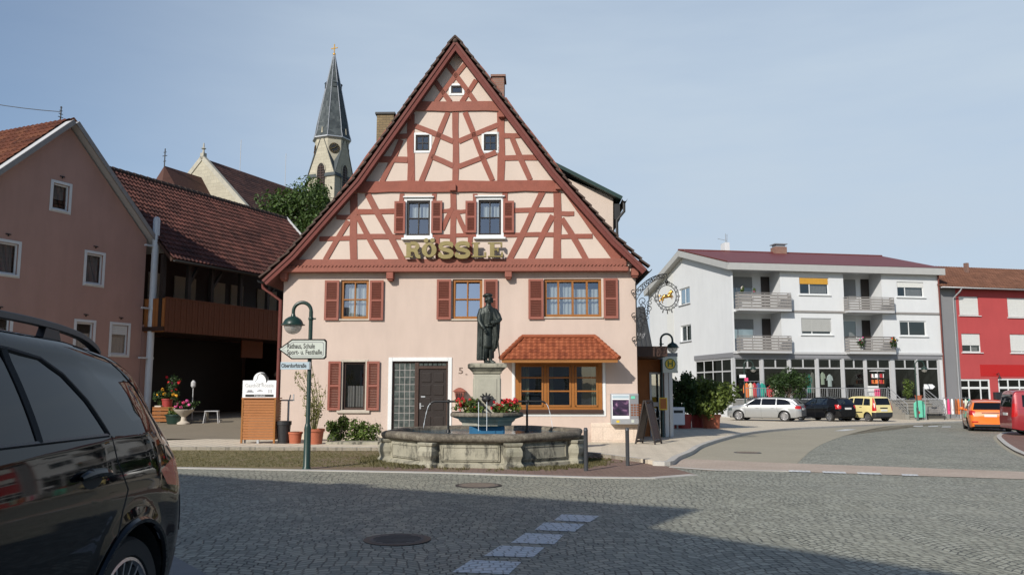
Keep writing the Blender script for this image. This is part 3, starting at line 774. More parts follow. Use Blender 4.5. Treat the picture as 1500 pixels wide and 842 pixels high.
def window(parent, T, x0, x1, z0, z1, fm='white_paint', cols=2, rows=1, fw=0.07, mw=0.04, depth=0.09, pane='glass', curtain=None, sill=None,
           room='interior', rails=(), posts=(), blind=None, blind_mat='roller_grey', surround=None, sm='white_paint', name='window', rdepth=0.7, thick=0.06, tilt=0.0):
    f = MB(T); d0, d1 = depth, depth + thick; e = 0.004
    f.box(x0 + e, x0 + fw, d0, d1, z0 + e, z1 - e); f.box(x1 - fw, x1 - e, d0, d1, z0 + e, z1 - e)
    f.box(x0 + fw, x1 - fw, d0, d1, z0 + e, z0 + fw); f.box(x0 + fw, x1 - fw, d0, d1, z1 - fw, z1 - e)
    xs = list(posts) if posts else [x0 + (x1 - x0) * k / cols for k in range(1, cols)]
    for x in xs:
        w = fw * 0.75 if posts else mw
        f.box(x - w / 2, x + w / 2, d0 + 0.004, d1 - 0.004, z0 + fw, z1 - fw)
    zs = list(rails) if rails else [z0 + (z1 - z0) * k / rows for k in range(1, rows)]
    cuts = [x0 + fw] + [x for x in xs] + [x1 - fw]
    for z in zs: f.box(x0 + fw, x1 - fw, d0 + 0.012, d1 - 0.012, z - mw / 2, z + mw / 2)
    fr = f.build(name, M[fm], parent, bevel=0.006)
    p = MB(T); yp = (d0 + d1) / 2 + 0.001
    ty = tilt * (z1 - z0) / 2; p.face([(x0 + fw * .5, yp, z0 + fw * .5), (x1 - fw * .5, yp, z0 + fw * .5), (x1 - fw * .5, yp + 2 * ty, z1 - fw * .5), (x0 + fw * .5, yp + 2 * ty, z1 - fw * .5)])
    p.build('pane', M[pane], fr)
    r = MB(T); a, b = d1 + 0.002, d1 + rdepth
    r.face([(x0, b, z0), (x1, b, z0), (x1, b, z1), (x0, b, z1)])
    r.face([(x0, a, z0), (x0, b, z0), (x0, b, z1), (x0, a, z1)]); r.face([(x1, a, z0), (x1, b, z0), (x1, b, z1), (x1, a, z1)])
    r.face([(x0, a, z0), (x1, a, z0), (x1, b, z0), (x0, b, z0)]); r.face([(x0, a, z1), (x1, a, z1), (x1, b, z1), (x0, b, z1)])
    r.build('reveal', M[room], fr)  # room box behind the pane; its near-black colour stands for indoor shade
    if curtain:
        for (ca, cb, za, zb) in curtain:
            w, h = x1 - x0, z1 - z0; c = MB(T)
            curtain_sheet(c, x0 + w * ca, x0 + w * cb, z0 + h * za, z0 + h * zb, d1 + 0.06 + 2 * abs(ty), max(3, int(9 * (cb - ca) * w)), 0.018)
            c.build('curtain', M['curtain'], fr, True, recalc=False)
    if sill:
        ov, dp, th = sill; s = MB(T); s.box(x0 - ov, x1 + ov, -dp, depth + 0.02, z0 - th, z0 - 0.002); s.build('sill', M[sm], fr, bevel=0.01)
    if surround:
        w = surround; s = MB(T)
        for bx in ((x0 - w, x0 - .001, z0 - w, z1 + w), (x1 + .001, x1 + w, z0 - w, z1 + w), (x0, x1, z1 + .001, z1 + w), (x0, x1, z0 - w, z0 - .001)):
            s.box(bx[0], bx[1], -0.022, 0.05, bx[2], bx[3])
        s.build('surround', M[sm], fr, bevel=0.006)
    if blind:
        b_ = MB(T); zt = z1 - fw * 0.6; zb = z1 - (z1 - z0) * blind; n = max(2, int((zt - zb) / 0.055)); hh = (zt - zb) / n
        for k in range(n): b_.box(x0 + fw * .6, x1 - fw * .6, d0 - 0.030 - 0.006 * (k % 2), d0 - 0.012, zb + k * hh, zb + (k + 0.93) * hh)
        b_.build('roller_shutter', M[blind_mat], fr)
    return fr

def shutter(parent, T, x0, x1, z0, z1, y=-0.045, m='shutter_red'):
    s = MB(T); fw = 0.065; t0, t1 = y - 0.035, y
    s.box(x0, x0 + fw, t0, t1, z0, z1); s.box(x1 - fw, x1, t0, t1, z0, z1)
    zm = (z0 + z1) / 2
    for a, b in ((z0, z0 + fw * 1.2), (z1 - fw, z1), (zm - fw * .4, zm + fw * .4)): s.box(x0 + fw, x1 - fw, t0 + .002, t1 - .002, a, b)
    for a, b in ((z0 + fw * 1.2, zm - fw * .4), (zm + fw * .4, z1 - fw)):
        n = max(3, int((b - a) / 0.05)); h = (b - a) / n
        for k in range(n): s.bar((x0 + fw, y - 0.017, a + (k + .5) * h), (x1 - fw, y - 0.017, a + (k + .5) * h), 0.008, h * 1.15, up=(0, -0.7, 0.7))
    o = s.build('shutter', M[m], parent)
    h_ = MB(T)
    for z in (z0 + 0.18, z1 - 0.18): h_.box(x0 + 0.01, x0 + 0.05, t1, -0.002, z - 0.02, z + 0.02); h_.box(x1 - 0.05, x1 - 0.01, t1, -0.002, z - 0.02, z + 0.02)
    h_.build('hinge', M['iron_black'], o)
    return o
def downpipe(parent, pts, r=0.05, m='zinc', name='downpipe'):
    b = MB(); b.tube(pts, r, 12); return b.build(name, M[m], parent, True)
def gutter(parent, a, b, r=0.07, m='zinc'):
    a, b = Vector(a), Vector(b); d = (b - a).normalized(); s = d.cross(Vector((0, 0, 1))).normalized(); mb = MB(); n = 8; R1 = []
    for p in (a, b):
        R1.append([mb.v(p + s * math.cos(math.pi + math.pi * k / n) * r + Vector((0, 0, math.sin(math.pi + math.pi * k / n) * r))) for k in range(n + 1)])
    for k in range(n): mb.bm.faces.new([R1[0][k], R1[0][k + 1], R1[1][k + 1], R1[1][k]])
    o = mb.build('gutter', M[m], parent, True)
    so = o.modifiers.new('thickness', 'SOLIDIFY'); so.thickness = 0.006
    return o

# ------------------------------------------------------------------ the half-timbered inn
_o = P(408, 648, 26.0); FH = Frame((_o.x, _o.y, G(_o.x, _o.y) + 0.05), R(-1.5))
inn = thing('half_timbered_inn', 'tall pink inn with a red half-timbered gable, brown shutters and a tiled bay window', 'inn', FH.o, FH.a)
H = FH.hit
I4 = Matrix.Identity(4)
def hr(u0, v0, u1, v1, y=0.0):
    """pixel corners (left, top, right, bottom) -> x0, x1, z0, z1 on the wall"""
    x0, _ = H(u0, (v0 + v1) / 2, y); x1, _ = H(u1, (v0 + v1) / 2, y); um = (u0 + u1) / 2
    return x0, x1, H(um, v1, y)[1], H(um, v0, y)[1]
WX1 = H(933, 520)[0]; ZB = H(667, 391)[1]          # right end of the wall, top of the plaster storeys
JY = -0.12                                          # the gable stands proud of the storeys below
W1, W2, W3 = hr(499, 410, 540, 467), hr(663, 409, 706.5, 467), hr(797, 408.5, 881, 464)
W4, DR, BAY = hr(502, 530, 535, 600), hr(574, 529, 656, 646), hr(755, 529, 882, 602)
mb = MB(); mb.wall(0, WX1, -0.3, ZB + 0.1, [W1, W2, W3, W4, (DR[0], DR[1], -0.12, DR[3]), BAY])
DEPTH = 14.0
mb.face([(0, 0, -0.3), (0, DEPTH, -0.3), (0, DEPTH, ZB), (0, 0, ZB)]); mb.face([(WX1, 0, -0.3), (WX1, DEPTH, -0.3), (WX1, DEPTH, ZB), (WX1, 0, ZB)])
mb.face([(0, DEPTH, -0.3), (WX1, DEPTH, -0.3), (WX1, DEPTH, ZB), (0, DEPTH, ZB)])
mb.build('wall', M['plaster_pink'], inn)
# gable wall with its own openings
G1, G2 = hr(596, 294, 630, 345, JY), hr(701, 293, 734, 344, JY)
G3, G4, G5 = hr(609, 198, 629, 221, JY), hr(709, 197, 728, 221, JY), hr(661, 126, 677, 137, JY)
apex = H(667, 60, JY)
mb = MB(); mb.wall(0.1, WX1 - 0.05, ZB, apex[1], [G1, G2, G3, G4, G5], y=JY, reveal=0.14)
for (ua, va, ub, vb) in ((667, 58, 515, 268), (667, 58, 820, 258)):
    a, b = H(ua, va, JY), H(ub, vb, JY); d = Vector((b[0] - a[0], 0, b[1] - a[1])); no = Vector((-d.z, 0, d.x))
    if no.z < 0: no = -no
    mb.cut((a[0], 0, a[1]), no)
for tri in (((515, 266), (396, 398), (424, 398)), ((820, 256), (939, 388), (906, 390))):
    mb.face([(H(u, v, JY)[0], JY + .001, H(u, v, JY)[1]) for u, v in tri])
mb.build('gable_wall', M['plaster_panel'], inn)
mb = MB(); x0, x1 = H(425, 384, JY)[0], H(905, 384, JY)[0]
mb.face([(x0, DEPTH, ZB), (x1, DEPTH, ZB), (apex[0], DEPTH, apex[1])]); mb.build('rear_gable', M['plaster_panel'], inn)

# timbers: posts, rails and braces, each a beam of its own, slightly proud of the panels
trng = random.Random(3)
def beam(name, u1, v1, u2, v2, w, proud=0.022, layer=0):
    a, b = H(u1, v1, JY), H(u2, v2, JY); s = 46.5
    ww = w / s; y = JY - proud - 0.003 * layer + 0.05
    A, B = Vector((a[0], y, a[1])), Vector((b[0], y, b[1])); d = (B - A); n = max(2, int(d.length / 0.5)); d.normalize()
    side = Vector((-d.z, 0, d.x)); mb = MB(); rs = []
    ph = trng.random() * 6
    for k in range(n + 1):
        p = A.lerp(B, k / n); wob = 0.012 * math.sin(ph + k * 1.7); w2 = ww * (1 + 0.05 * math.sin(ph * 2 + k * 2.3))
        rs.append([p + side * (wob - w2 / 2) + Vector((0, -.05, 0)), p + side * (wob + w2 / 2) + Vector((0, -.05, 0)), p + side * (wob + w2 / 2), p + side * (wob - w2 / 2)])
    mb.rings(rs); return mb.build(name, M['timber_red'], inn, bevel=0.008, seg=1)
beam('timber_rail', 608, 156.5, 737, 156.5, 15, 0.06); beam('timber_rail', 523, 274.5, 818, 273, 17, 0.07)
for d in ((602, 167, 602, 266, 11), (667.5, 165, 667.5, 266, 9.5), (734, 165, 734, 265, 11), (518, 284, 518, 380, 11), (664, 283, 664, 380, 9), (816.5, 282, 816.5, 380, 11.5),
          (588.5, 284, 588.5, 296, 7), (636, 284, 636, 296, 7), (696, 284, 696, 295, 7), (740, 282, 740, 295, 8), (641, 343, 641, 380, 7), (689, 342, 689, 380, 7)):
    beam('timber_post', *d, layer=0)
for d in ((572, 200, 597, 200, 8), (545, 234, 597, 234, 9.5), (739, 199, 766, 199, 8), (739, 231.5, 791, 231.5, 8.5), (493, 318, 513, 318, 7), (468, 349.5, 513, 349.5, 7), (523, 310, 580, 310, 8),
          (523, 347, 592, 347, 8), (648, 309, 660, 309, 6), (668, 310, 682, 310, 6), (634, 346, 660, 346, 6), (668, 345, 698, 345, 6), (753, 308, 811, 308, 7.5), (822, 313, 841, 313, 7), (738, 344, 811, 344, 7), (822, 346.5, 868, 346.5, 7)):
    beam('timber_rail', *d, layer=1)
for d in ((636, 117, 659, 150, 7.5), (653, 92, 697, 150, 7.5), (683, 92, 638, 150, 7.5), (698, 118, 676, 150, 7.5), (656, 165, 617, 267, 8), (607, 184, 664, 208, 8), (632, 229, 664, 244, 8), (681, 165, 721, 265, 8),
          (672, 208, 729, 183, 8), (672, 245, 727, 223, 8), (588, 205, 560, 267, 8), (750, 203, 777, 264, 8), (511, 324, 476, 381, 8), (523, 316, 559, 381, 8), (538, 283, 590, 381, 9), (662, 305, 648, 337, 7), (668, 310, 683, 341, 7),
          (795, 281, 747, 380, 9), (810, 316, 777, 380, 8.5), (823, 320, 859, 380, 8.5), (606, 250, 600, 268, 3)):
    beam('timber_brace', *d, layer=2)
# rafters following the verge on the inside
for pts in (((664, 66), (600, 156), (515, 272), (425, 383)), ((670, 66), (734, 148), (818, 258), (906, 380))):
    for a, b in zip(pts, pts[1:]): beam('timber_rafter', *a, *b, 17, 0.03, layer=3)
# carved sill beam with rope moulding, and the plain beam below it
x0, x1, z0, z1 = hr(412, 379, 918, 398, JY - .1)
mb = MB(); mb.box(x0, x1, JY - 0.10, 0.02, z0 + 0.20, z1); mb.box(x0 - .05, x1 + .05, JY - 0.16, 0.02, z0, z0 + 0.14)
mb.build('sill_beam', M['timber_red'], inn, bevel=0.015)
mb = MB(); n = 92; zc = z0 + 0.17
for k in range(n):
    xa = x0 + (x1 - x0) * k / n; xb = x0 + (x1 - x0) * (k + 0.86) / n
    mb.bar((xa, JY - 0.13, zc - 0.022), (xb, JY - 0.13, zc + 0.022), 0.055, 0.055)
tag(mb.build('rope_moulding', M['timber_red'], inn, bevel=0.012))
for u, v in ((418, 405), (573, 405), (745, 402.5), (929, 400)):
    x, z = H(u, v); mb = MB(); mb.box(x - .11, x + .11, -0.26, 0.02, z - .11, z + .12); mb.box(x - .085, x + .085, -0.22, 0.02, z - .16, z - .11); mb.build('corbel', M['timber_red'], inn, bevel=0.02)
for u, v in ((598, 171), (735, 169), (519, 279), (664, 276), (818, 274)):
    x, z = H(u, v, JY); mb = MB(); mb.box(x - .10, x + .10, JY - 0.16, JY, z - .11, z + .10); mb.build('corbel', M['timber_red'], inn, bevel=0.02)

# roof: two kicked slopes, overhanging the gable
YF, YB = -0.42, DEPTH + 0.4
cur = [(383, 409), (424, 371), (520, 263), (667, 56), (815, 250), (903, 349), (949, 393)]
pts = [Vector((H(u, v, YF)[0], 0, H(u, v, YF)[1])) for u, v in cur]
def offset(pts, d):
    r = []
    for i, p in enumerate(pts):
        a = pts[max(0, i - 1)]; b = pts[min(len(pts) - 1, i + 1)]
        n1 = (p - a).normalized() if i else (b - p).normalized(); n2 = (b - p).normalized() if i < len(pts) - 1 else n1
        t = (n1 + n2).normalized(); nn = Vector((t.z, 0, -t.x)); c = max(0.45, nn.dot(Vector((n1.z, 0, -n1.x)))); r.append(p + nn * (d / c))
    return r
inn_roof_line = offset(pts, 0.10); low = offset(pts, 0.22)
mb = MB()
for i in range(6):
    a, b, c, d = inn_roof_line[i], inn_roof_line[i + 1], low[i + 1], low[i]
    mb.rings([[(p.x, YF, p.z) for p in (a, b, c, d)], [(p.x, YB, p.z) for p in (a, b, c, d)]])
roof = mb.build('roof', M['timber_dark_red'], inn)
mb = MB()
for i in range(6):
    a, b = inn_roof_line[i], inn_roof_line[i + 1]
    if i < 3: o, U, V = Vector((a.x, YB, a.z)), Vector((0, -1, 0)), (b - a)
    else: o, U, V = Vector((b.x, YF, b.z)), Vector((0, 1, 0)), (a - b)
    tiles(mb, o, U, V, YB - YF, V.length, 0.26, 0.30, 0.028, 0.045, 4, (i * 97, i * 53))
mb.build('roof_tiles', M['tile_dark'], roof, recalc=False)
mb = MB(); mb.tube([(inn_roof_line[3].x, YF - 0.03, inn_roof_line[3].z + 0.03), (inn_roof_line[3].x, YB, inn_roof_line[3].z + 0.03)], 0.11, 10); mb.sphere((inn_roof_line[3].x, YF - 0.03, inn_roof_line[3].z + 0.06), 0.10, 10, 6)
mb.build('ridge_cap', M['tile_dark'], roof, True)
mb = MB(); inner = offset(pts, 0.25); top = offset(pts, 0.05)
for i in range(6):
    mb.rings([[(p.x, y, p.z) for p in (top[i], top[i + 1], inner[i + 1], inner[i])] for y in (YF - 0.055, YF - 0.015)])
mb.build('bargeboard', M['timber_dark_red'], inn)
mb = MB(); soff = offset(pts, 0.13)
for i in range(6):
    mb.rings([[(p.x, y, p.z) for p in (top[i], top[i + 1], soff[i + 1], soff[i])] for y in (YF - 0.085, YF - 0.056)])
mb.build('bargeboard', M['timber_dark_red'], inn)
mb = MB()                                            # verge tiles stepping up the two slopes
for side in (pts[:4], pts[:2:-1]):
    for a, b in zip(side, side[1:]):
        n = max(1, int((b - a).length / 0.30)); d = (b - a).normalized(); up = Vector((-d.z, 0, d.x)); up = up if up.z > 0 else -up
        for k in range(n):
            p = a.lerp(b, k / n); q = a.lerp(b, (k + 1.12) / n)
            mb.bar(p + Vector((0, YF + 0.06, 0)) + up * 0.075, q + Vector((0, YF + 0.06, 0)) + up * 0.02, 0.36, 0.05, up=up)
mb.build('verge_tiles', M['tile_dark'], roof)
gutter(inn, (pts[0].x - .05, YF, pts[0].z - .02), (pts[0].x - .05, YB, pts[0].z - .02), 0.08, 'iron_black')
gutter(inn, (pts[-1].x + .05, YF, pts[-1].z - .02), (pts[-1].x + .05, YB, pts[-1].z - .02), 0.08, 'iron_black')
downpipe(inn, [(pts[0].x - .05, -0.1, pts[0].z - .06), (pts[0].x - .05, -0.1, pts[0].z - .22), (-0.10, 0.05, pts[0].z - .62), (-0.10, 0.05, 0.0)], 0.055, 'timber_dark_red')

# windows of the plaster storeys
cw = [(0.03, 0.97, 0.05, 0.95)]
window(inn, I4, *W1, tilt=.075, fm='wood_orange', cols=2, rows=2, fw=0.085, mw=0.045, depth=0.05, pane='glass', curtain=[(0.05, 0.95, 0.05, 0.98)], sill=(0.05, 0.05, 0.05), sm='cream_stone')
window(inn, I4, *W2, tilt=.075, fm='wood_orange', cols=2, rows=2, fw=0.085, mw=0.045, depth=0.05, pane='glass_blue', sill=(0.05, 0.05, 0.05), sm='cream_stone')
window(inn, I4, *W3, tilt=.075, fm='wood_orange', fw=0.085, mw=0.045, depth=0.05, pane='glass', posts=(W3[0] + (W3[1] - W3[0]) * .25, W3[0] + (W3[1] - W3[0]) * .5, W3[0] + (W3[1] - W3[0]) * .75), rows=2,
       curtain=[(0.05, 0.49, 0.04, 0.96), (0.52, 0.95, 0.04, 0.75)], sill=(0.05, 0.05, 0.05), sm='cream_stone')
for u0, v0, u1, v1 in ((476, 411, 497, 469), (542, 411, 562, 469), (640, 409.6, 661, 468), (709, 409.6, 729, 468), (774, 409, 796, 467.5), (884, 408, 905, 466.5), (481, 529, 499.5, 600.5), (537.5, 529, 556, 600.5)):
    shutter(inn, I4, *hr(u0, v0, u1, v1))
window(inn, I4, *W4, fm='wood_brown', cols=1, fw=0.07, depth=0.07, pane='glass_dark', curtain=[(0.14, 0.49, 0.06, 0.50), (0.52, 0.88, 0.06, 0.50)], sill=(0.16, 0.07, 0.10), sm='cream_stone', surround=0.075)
# gable windows
for g in (G1, G2):
    f = window(inn, TR(0, JY, 0), *g, tilt=.05, fm='wood_black', cols=2, rows=2, fw=0.06, mw=0.035, depth=0.03, pane='glass', curtain=[(0.06, 0.94, 0.52, 0.97)], surround=0.085)
    s = MB(); s.box(g[0] - 0.15, g[1] + 0.15, JY - 0.12, JY, g[2] - 0.15, g[2] - 0.088); s.build('sill', M['white_paint'], f, bevel=0.012)
    s = MB(); s.box(g[0] - 0.12, g[1] + 0.12, JY - 0.09, JY, g[3] + 0.088, g[3] + 0.13); s.build('lintel', M['white_paint'], f, bevel=0.012)
for u0, v0, u1, v1 in ((578, 295.5, 594, 342.5), (632, 295, 648, 342), (682, 295, 698, 341.5), (737, 295, 753, 341.5)):
    shutter(inn, TR(0, JY, 0), *hr(u0, v0, u1, v1, JY), y=-0.05)
for g in (G3, G4, G5):
    window(inn, TR(0, JY, 0), *g, fm='wood_black', cols=2 if g is not G5 else 1, rows=2 if g is not G5 else 1, fw=0.05, mw=0.03, depth=0.02, pane='glass_dark', surround=0.075)
# entrance: glass bricks, transom, panelled double door, white surround
x0, x1, z0, z1 = DR; zf = -0.10
s = MB(); wd = 0.12
s.box(x0 - wd, x0 - .002, -0.03, 0.05, zf - .1, z1 + wd); s.box(x1 + .002, x1 + wd, -0.03, 0.05, zf - .1, z1 + wd); s.box(x0, x1, -0.03, 0.05, z1 + .002, z1 + wd)
s.build('door_surround', M['white_paint'], inn, bevel=0.008)
gx = H(608, 580)[0]; dz = H(632, 540)[1]
fr = MB()
fr.box(x0 + .004, x0 + 0.05, 0.05, 0.14, zf, z1 - .004); fr.box(gx - 0.02, gx + 0.10, 0.04, 0.14, zf, z1 - .004); fr.box(x1 - 0.06, x1 - .004, 0.05, 0.14, zf, z1 - .004); fr.box(x0 + .05, x1 - .06, 0.052, 0.138, z1 - 0.05, z1 - .005); fr.box(gx + .1, x1 - .06, 0.045, 0.138, dz, dz + 0.09)
dfr = fr.build('door_frame', M['wood_brown'], inn, bevel=0.006)
gb = MB(); nb = 9; nx = 4; gx0, gx1 = x0 + 0.05, gx - 0.02; gz0, gz1 = zf + 0.05, z1 - 0.05
for i in range(nx):
    for k in range(nb + 2):
        w = (gx1 - gx0) / nx; h = (gz1 - gz0) / (nb + 2)
        gb.box(gx0 + i * w + .009, gx0 + (i + 1) * w - .009, 0.075, 0.13, gz0 + k * h + .009, gz0 + (k + 1) * h - .009)
gb.build('glass_brick_panel', M['glass_block'], dfr, bevel=0.012)
gr = MB(); gr.box(gx0, gx1, 0.085, 0.128, gz0, gz1); gr.build('mortar', M['slat_grey'], dfr)
tr = MB(); w = (x1 - .06 - gx - .1) / 6
for i in range(6): tr.box(gx + .1 + i * w + .012, gx + .1 + (i + 1) * w - .012, 0.07, 0.10, dz + .10, z1 - .06)
tr.build('transom', M['glass_block'], dfr)
dm = MB(); dx0, dx1 = gx + .105, x1 - .065; dm.box(dx0, dx1, 0.085, 0.135, zf + .02, dz - .004)
door = dm.build('door', M['wood_black'], inn)
pn = MB(); hh = (dz - zf)
for i in range(2):
    for za, zb in ((0.08, 0.36), (0.44, 0.61), (0.645, 0.785), (0.82, 0.95)):
        w = (dx1 - dx0) / 2; a, b = dx0 + i * w + .05 + (0.03 if i == 0 else 0), dx0 + (i + 1) * w - .05 - (0.03 if i else 0)
        pn.box(a, b, 0.068, 0.09, zf + za * hh, zf + zb * hh)
pn.build('door_panel', M['wood_black'], door, bevel=0.02)
hd = MB(); hd.box(dx0 + .03, dx0 + .075, 0.06, 0.09, zf + .46 * hh, zf + .54 * hh); hd.bar((dx0 + .05, .045, zf + .5 * hh), (dx0 + .17, .045, zf + .5 * hh), .02, .02); hd.box(dx0 + .07, dx0 + .20, 0.066, 0.088, zf + .615 * hh, zf + .635 * hh); hd.build('door_handle', M['zinc'], door)
st = MB(); st.box(x0 - .1, x1 + .1, -0.40, 0.05, -0.35, zf - 0.01); st.build('door_step', M['cream_stone'], inn, bevel=0.015)
# bay window with white surround
x0, x1, z0, z1 = BAY
sp = [x0 + (x1 - x0) * k for k in (0.345, 0.665)]
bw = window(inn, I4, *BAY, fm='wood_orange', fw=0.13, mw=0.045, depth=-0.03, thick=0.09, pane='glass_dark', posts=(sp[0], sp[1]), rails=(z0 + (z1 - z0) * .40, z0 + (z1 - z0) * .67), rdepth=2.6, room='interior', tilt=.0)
mb = MB()
for a, b in ((x0 + .13, sp[0] - .06), (sp[0] + .06, sp[1] - .06), (sp[1] + .06, x1 - .13)):
    for c, d in ((a, a + .055), (b - .055, b)): mb.box(c, d, -0.045, -0.02, z0 + .13, z1 - .13)
    mb.box(a, b, -0.045, -0.02, z0 + .13, z0 + .19); mb.box(a, b, -0.045, -0.02, z1 - .17, z1 - .13)
mb.build('sash', M['wood_orange'], bw, bevel=0.006)
mb = MB(); mb.box(x0 - .02, x1 + .02, -0.09, 0.0, z0 - .07, z0 + .05); mb.build('sill', M['wood_brown'], bw, bevel=0.01)
mb = MB(); w = 0.105; mb.box(x0 - w, x0 - .022, -0.024, .05, z0 - .15, z1 + .1); mb.box(x1 + .022, x1 + w, -0.024, .05, z0 - .15, z1 + .1); mb.box(x0 - .022, x1 + .022, -0.024, .05, z0 - .15, z0 - .071); mb.build('surround', M['white_paint'], bw)
for ca, cb, m_ in ((0.03, 0.16, 'curtain_green'), (0.88, 0.97, 'curtain_green'), (0.40, 0.44, 'curtain_green')):
    c = MB(); curtain_sheet(c, x0 + (x1 - x0) * ca, x0 + (x1 - x0) * cb, z0 + .1, z1 - .05, .2, 4, .03); c.build('curtain', M[m_], bw, True, recalc=False)
# tiled canopy over the bay
ay0, ay1 = -0.92, 0.0
xt0, zt = H(766, 495, 0); xt1 = H(871, 495, 0)[0]; xb0, zb = H(733, 526, ay0); xb1 = H(907, 524, ay0)[0]; zt += 0.02
A, B, C_, D = Vector((xb0, ay0, zb)), Vector((xb1, ay0, zb)), Vector((xt1, -.02, zt)), Vector((xt0, -.02, zt))
A2, B2 = Vector((xb0, 0, zb)), Vector((xb1, 0, zb))
mb = MB(); V = (Vector((0, -.02, zt)) - Vector((0, ay0, zb)))
tiles(mb, A, Vector((1, 0, 0)), V, xb1 - xb0, V.length, 0.17, 0.155, 0.014, 0.022, 4)
for a, b in ((A, D), (B, C_)):
    no = (b - a).cross(Vector((0, -V.z, V.y)) if False else V.cross(Vector((1, 0, 0)))); no.normalize()
    if (a.x < 4 and no.x > 0 and a is A) or (a is B and no.x < 0): no = -no
    mb.cut(a, no)
canopy = mb.build('canopy', M['tile_orange'], inn, recalc=False)
mb = MB()
for a, b, c in ((A2, A, D), (B, B2, C_)):
    q = MB(); uu = (b - a); Vv = Vector((D.x - A.x if a is A2 else C_.x - B.x, 0, zt - zb))
    tiles(q, a, uu, Vv, uu.length, Vv.length, 0.17, 0.155, 0.014, 0.022, 4)
    e = (c - (A if a is A2 else B)); no = e.cross(uu.cross(Vv)).normalized()
    mid = (a + b) / 2 * .5 + c * .5
    ptc = (A if a is A2 else B)
    inside = (a + b + c) / 3 if a is A2 else (a + b + c) / 3
    if (inside - ptc).dot(no) > 0: no = -no
    q.cut(ptc, no)
    q.build('canopy_hip', M['tile_orange'], canopy, recalc=False)
mb = MB()
for a, b in ((A, D), (B, C_)):
    n = 7
    for k in range(n): mb.tube([a.lerp(b, k / n) + Vector((0, 0, .035)), a.lerp(b, (k + 1.1) / n) + Vector((0, 0, .03))], [.075, .06], 8)
mb.tube([D + Vector((0, -.02, .03)), C_ + Vector((0, -.02, .03))], .06, 8)
mb.build('hip_tiles', M['tile_orange'], canopy, True)
mb = MB(); mb.rings([[(xb0 + .05, ay0 + .06, zb - .03), (xb1 - .05, ay0 + .06, zb - .03), (xt1, -.03, zt - .06), (xt0, -.03, zt - .06)], [(xb0 + .05, -.001, zb - .03), (xb1 - .05, -.001, zb - .03), (xt1, -.001, zt - .06), (xt0, -.001, zt - .06)]])
mb.box(xb0 + .04, xb1 - .04, ay0 + .03, ay0 + .09, zb - .10, zb - .01); mb.build('canopy_frame', M['wood_orange'], canopy)

# plinth, number, wall lantern
x0, x1, z0, z1 = hr(866, 619, 934, 655)
mb = MB(); mb.box(x0, WX1 + .03, -0.05, .02, -0.4, z1); mb.build('plinth', M['plinth_stone'], inn, bevel=0.01)
mb = MB(); mb.box(-.02, hr(560, 640, 562, 648)[0], -0.035, .02, -0.4, 0.22); mb.build('plinth', M['plaster_beige'], inn)
mb = MB(); x, z = H(675, 543); text_into(mb, '5', 0.27, TR(x, -0.012, z), 0.006, 0.13); x2, z2 = H(683, 548); mb.box(x2 - .03, x2 + .03, -.02, -.002, z2 - .01, z2 + .01); mb.build('house_number', M['number_brown'], inn)
x, z = H(674, 577); t = MB(TR(x, -0.18, z))
t.rings([[(sx * .10, sy * .10, -.22) for sx, sy in ((-1, -1), (1, -1), (1, 1), (-1, 1))], [(sx * .15, sy * .15, .08) for sx, sy in ((-1, -1), (1, -1), (1, 1), (-1, 1))]])
lan = t.build('wall_lantern', M['shutter_red'], inn, bevel=0.01)
t = MB(TR(x, -0.18, z)); t.rings([[(sx * .21, sy * .18, .08) for sx, sy in ((-1, -1), (1, -1), (1, 1), (-1, 1))], [(sx * .10, sy * .08, .17) for sx, sy in ((-1, -1), (1, -1), (1, 1), (-1, 1))], [(sx * .03, sy * .03, .20) for sx, sy in ((-1, -1), (1, -1), (1, 1), (-1, 1))]]); t.box(-.03, .03, .1, .18, -.1, .02); t.build('lantern_cap', M['timber_red'], lan, bevel=0.008)
t = MB(TR(x, -0.18, z))
for q in (-.07, .0, .07): t.box(q - .025, q + .025, -.150, -.12, -.16, .04)
t.build('lantern_pane', M['glass_dark'], lan)
# shed dormer on the right slope and the two chimneys
YD = 3.0; pd = [H(u, v, YD) for u, v in ((832, 262), (898, 288), (898, 345), (850, 345))]
mb = MB(); mb.prism(pd, YD, YD + 5); dorm = mb.build('dormer', M['plaster_panel'], inn)
ra, rb = H(812, 241, YD), H(911, 291, YD); mb = MB(); d = Vector((rb[0] - ra[0], 0, rb[1] - ra[1])).normalized(); nn = Vector((-d.z, 0, d.x)) * .12
mb.prism([ra, rb, (rb[0] - nn.x, rb[1] - nn.z), (ra[0] - nn.x, ra[1] - nn.z)], YD - .35, YD + 5.4); mb.build('dormer_roof', M['lamp_green'], dorm)
gutter(dorm, (rb[0] + .06, YD - .4, rb[1] - .1), (rb[0] + .06, YD + 5.4, rb[1] - .1), .09, 'iron_black')
mb = MB(); p = Vector((rb[0] + .05, YD - .2, rb[1] - .15)); mb.tube([p, p + Vector((0, 0, -.35)), p + Vector((-.25, .1, -.65)), p + Vector((-.25, .1, -1.3))], .05, 8); mb.box(rb[0] - .28, rb[0] - .08, YD - .05, YD + 5, rb[1] - .75, rb[1] - .2); mb.build('downpipe', M['iron_black'], dorm, True)
def chimney(parent, u0, u1, vt, vb, y, m, cap):
    x0, z1 = H(u0, vt, y); x1, z0 = H(u1, vb, y); mb = MB(); mb.box(x0, x1, y, y + .8, z0 - 1.5, z1); c = mb.build('chimney', M[m], parent, bevel=.01)
    mb = MB(); mb.box(x0 - .06, x1 + .06, y - .06, y + .86, z1 + .001, z1 + .09); mb.build('chimney_cap', M[cap], c, bevel=.01)
chimney(inn, 721, 738.5, 113, 155, 5.0, 'chimney_brick', 'chimney_brick')
chimney(inn, 552, 576, 168, 215, 6.0, 'chimney_old', 'iron_black')

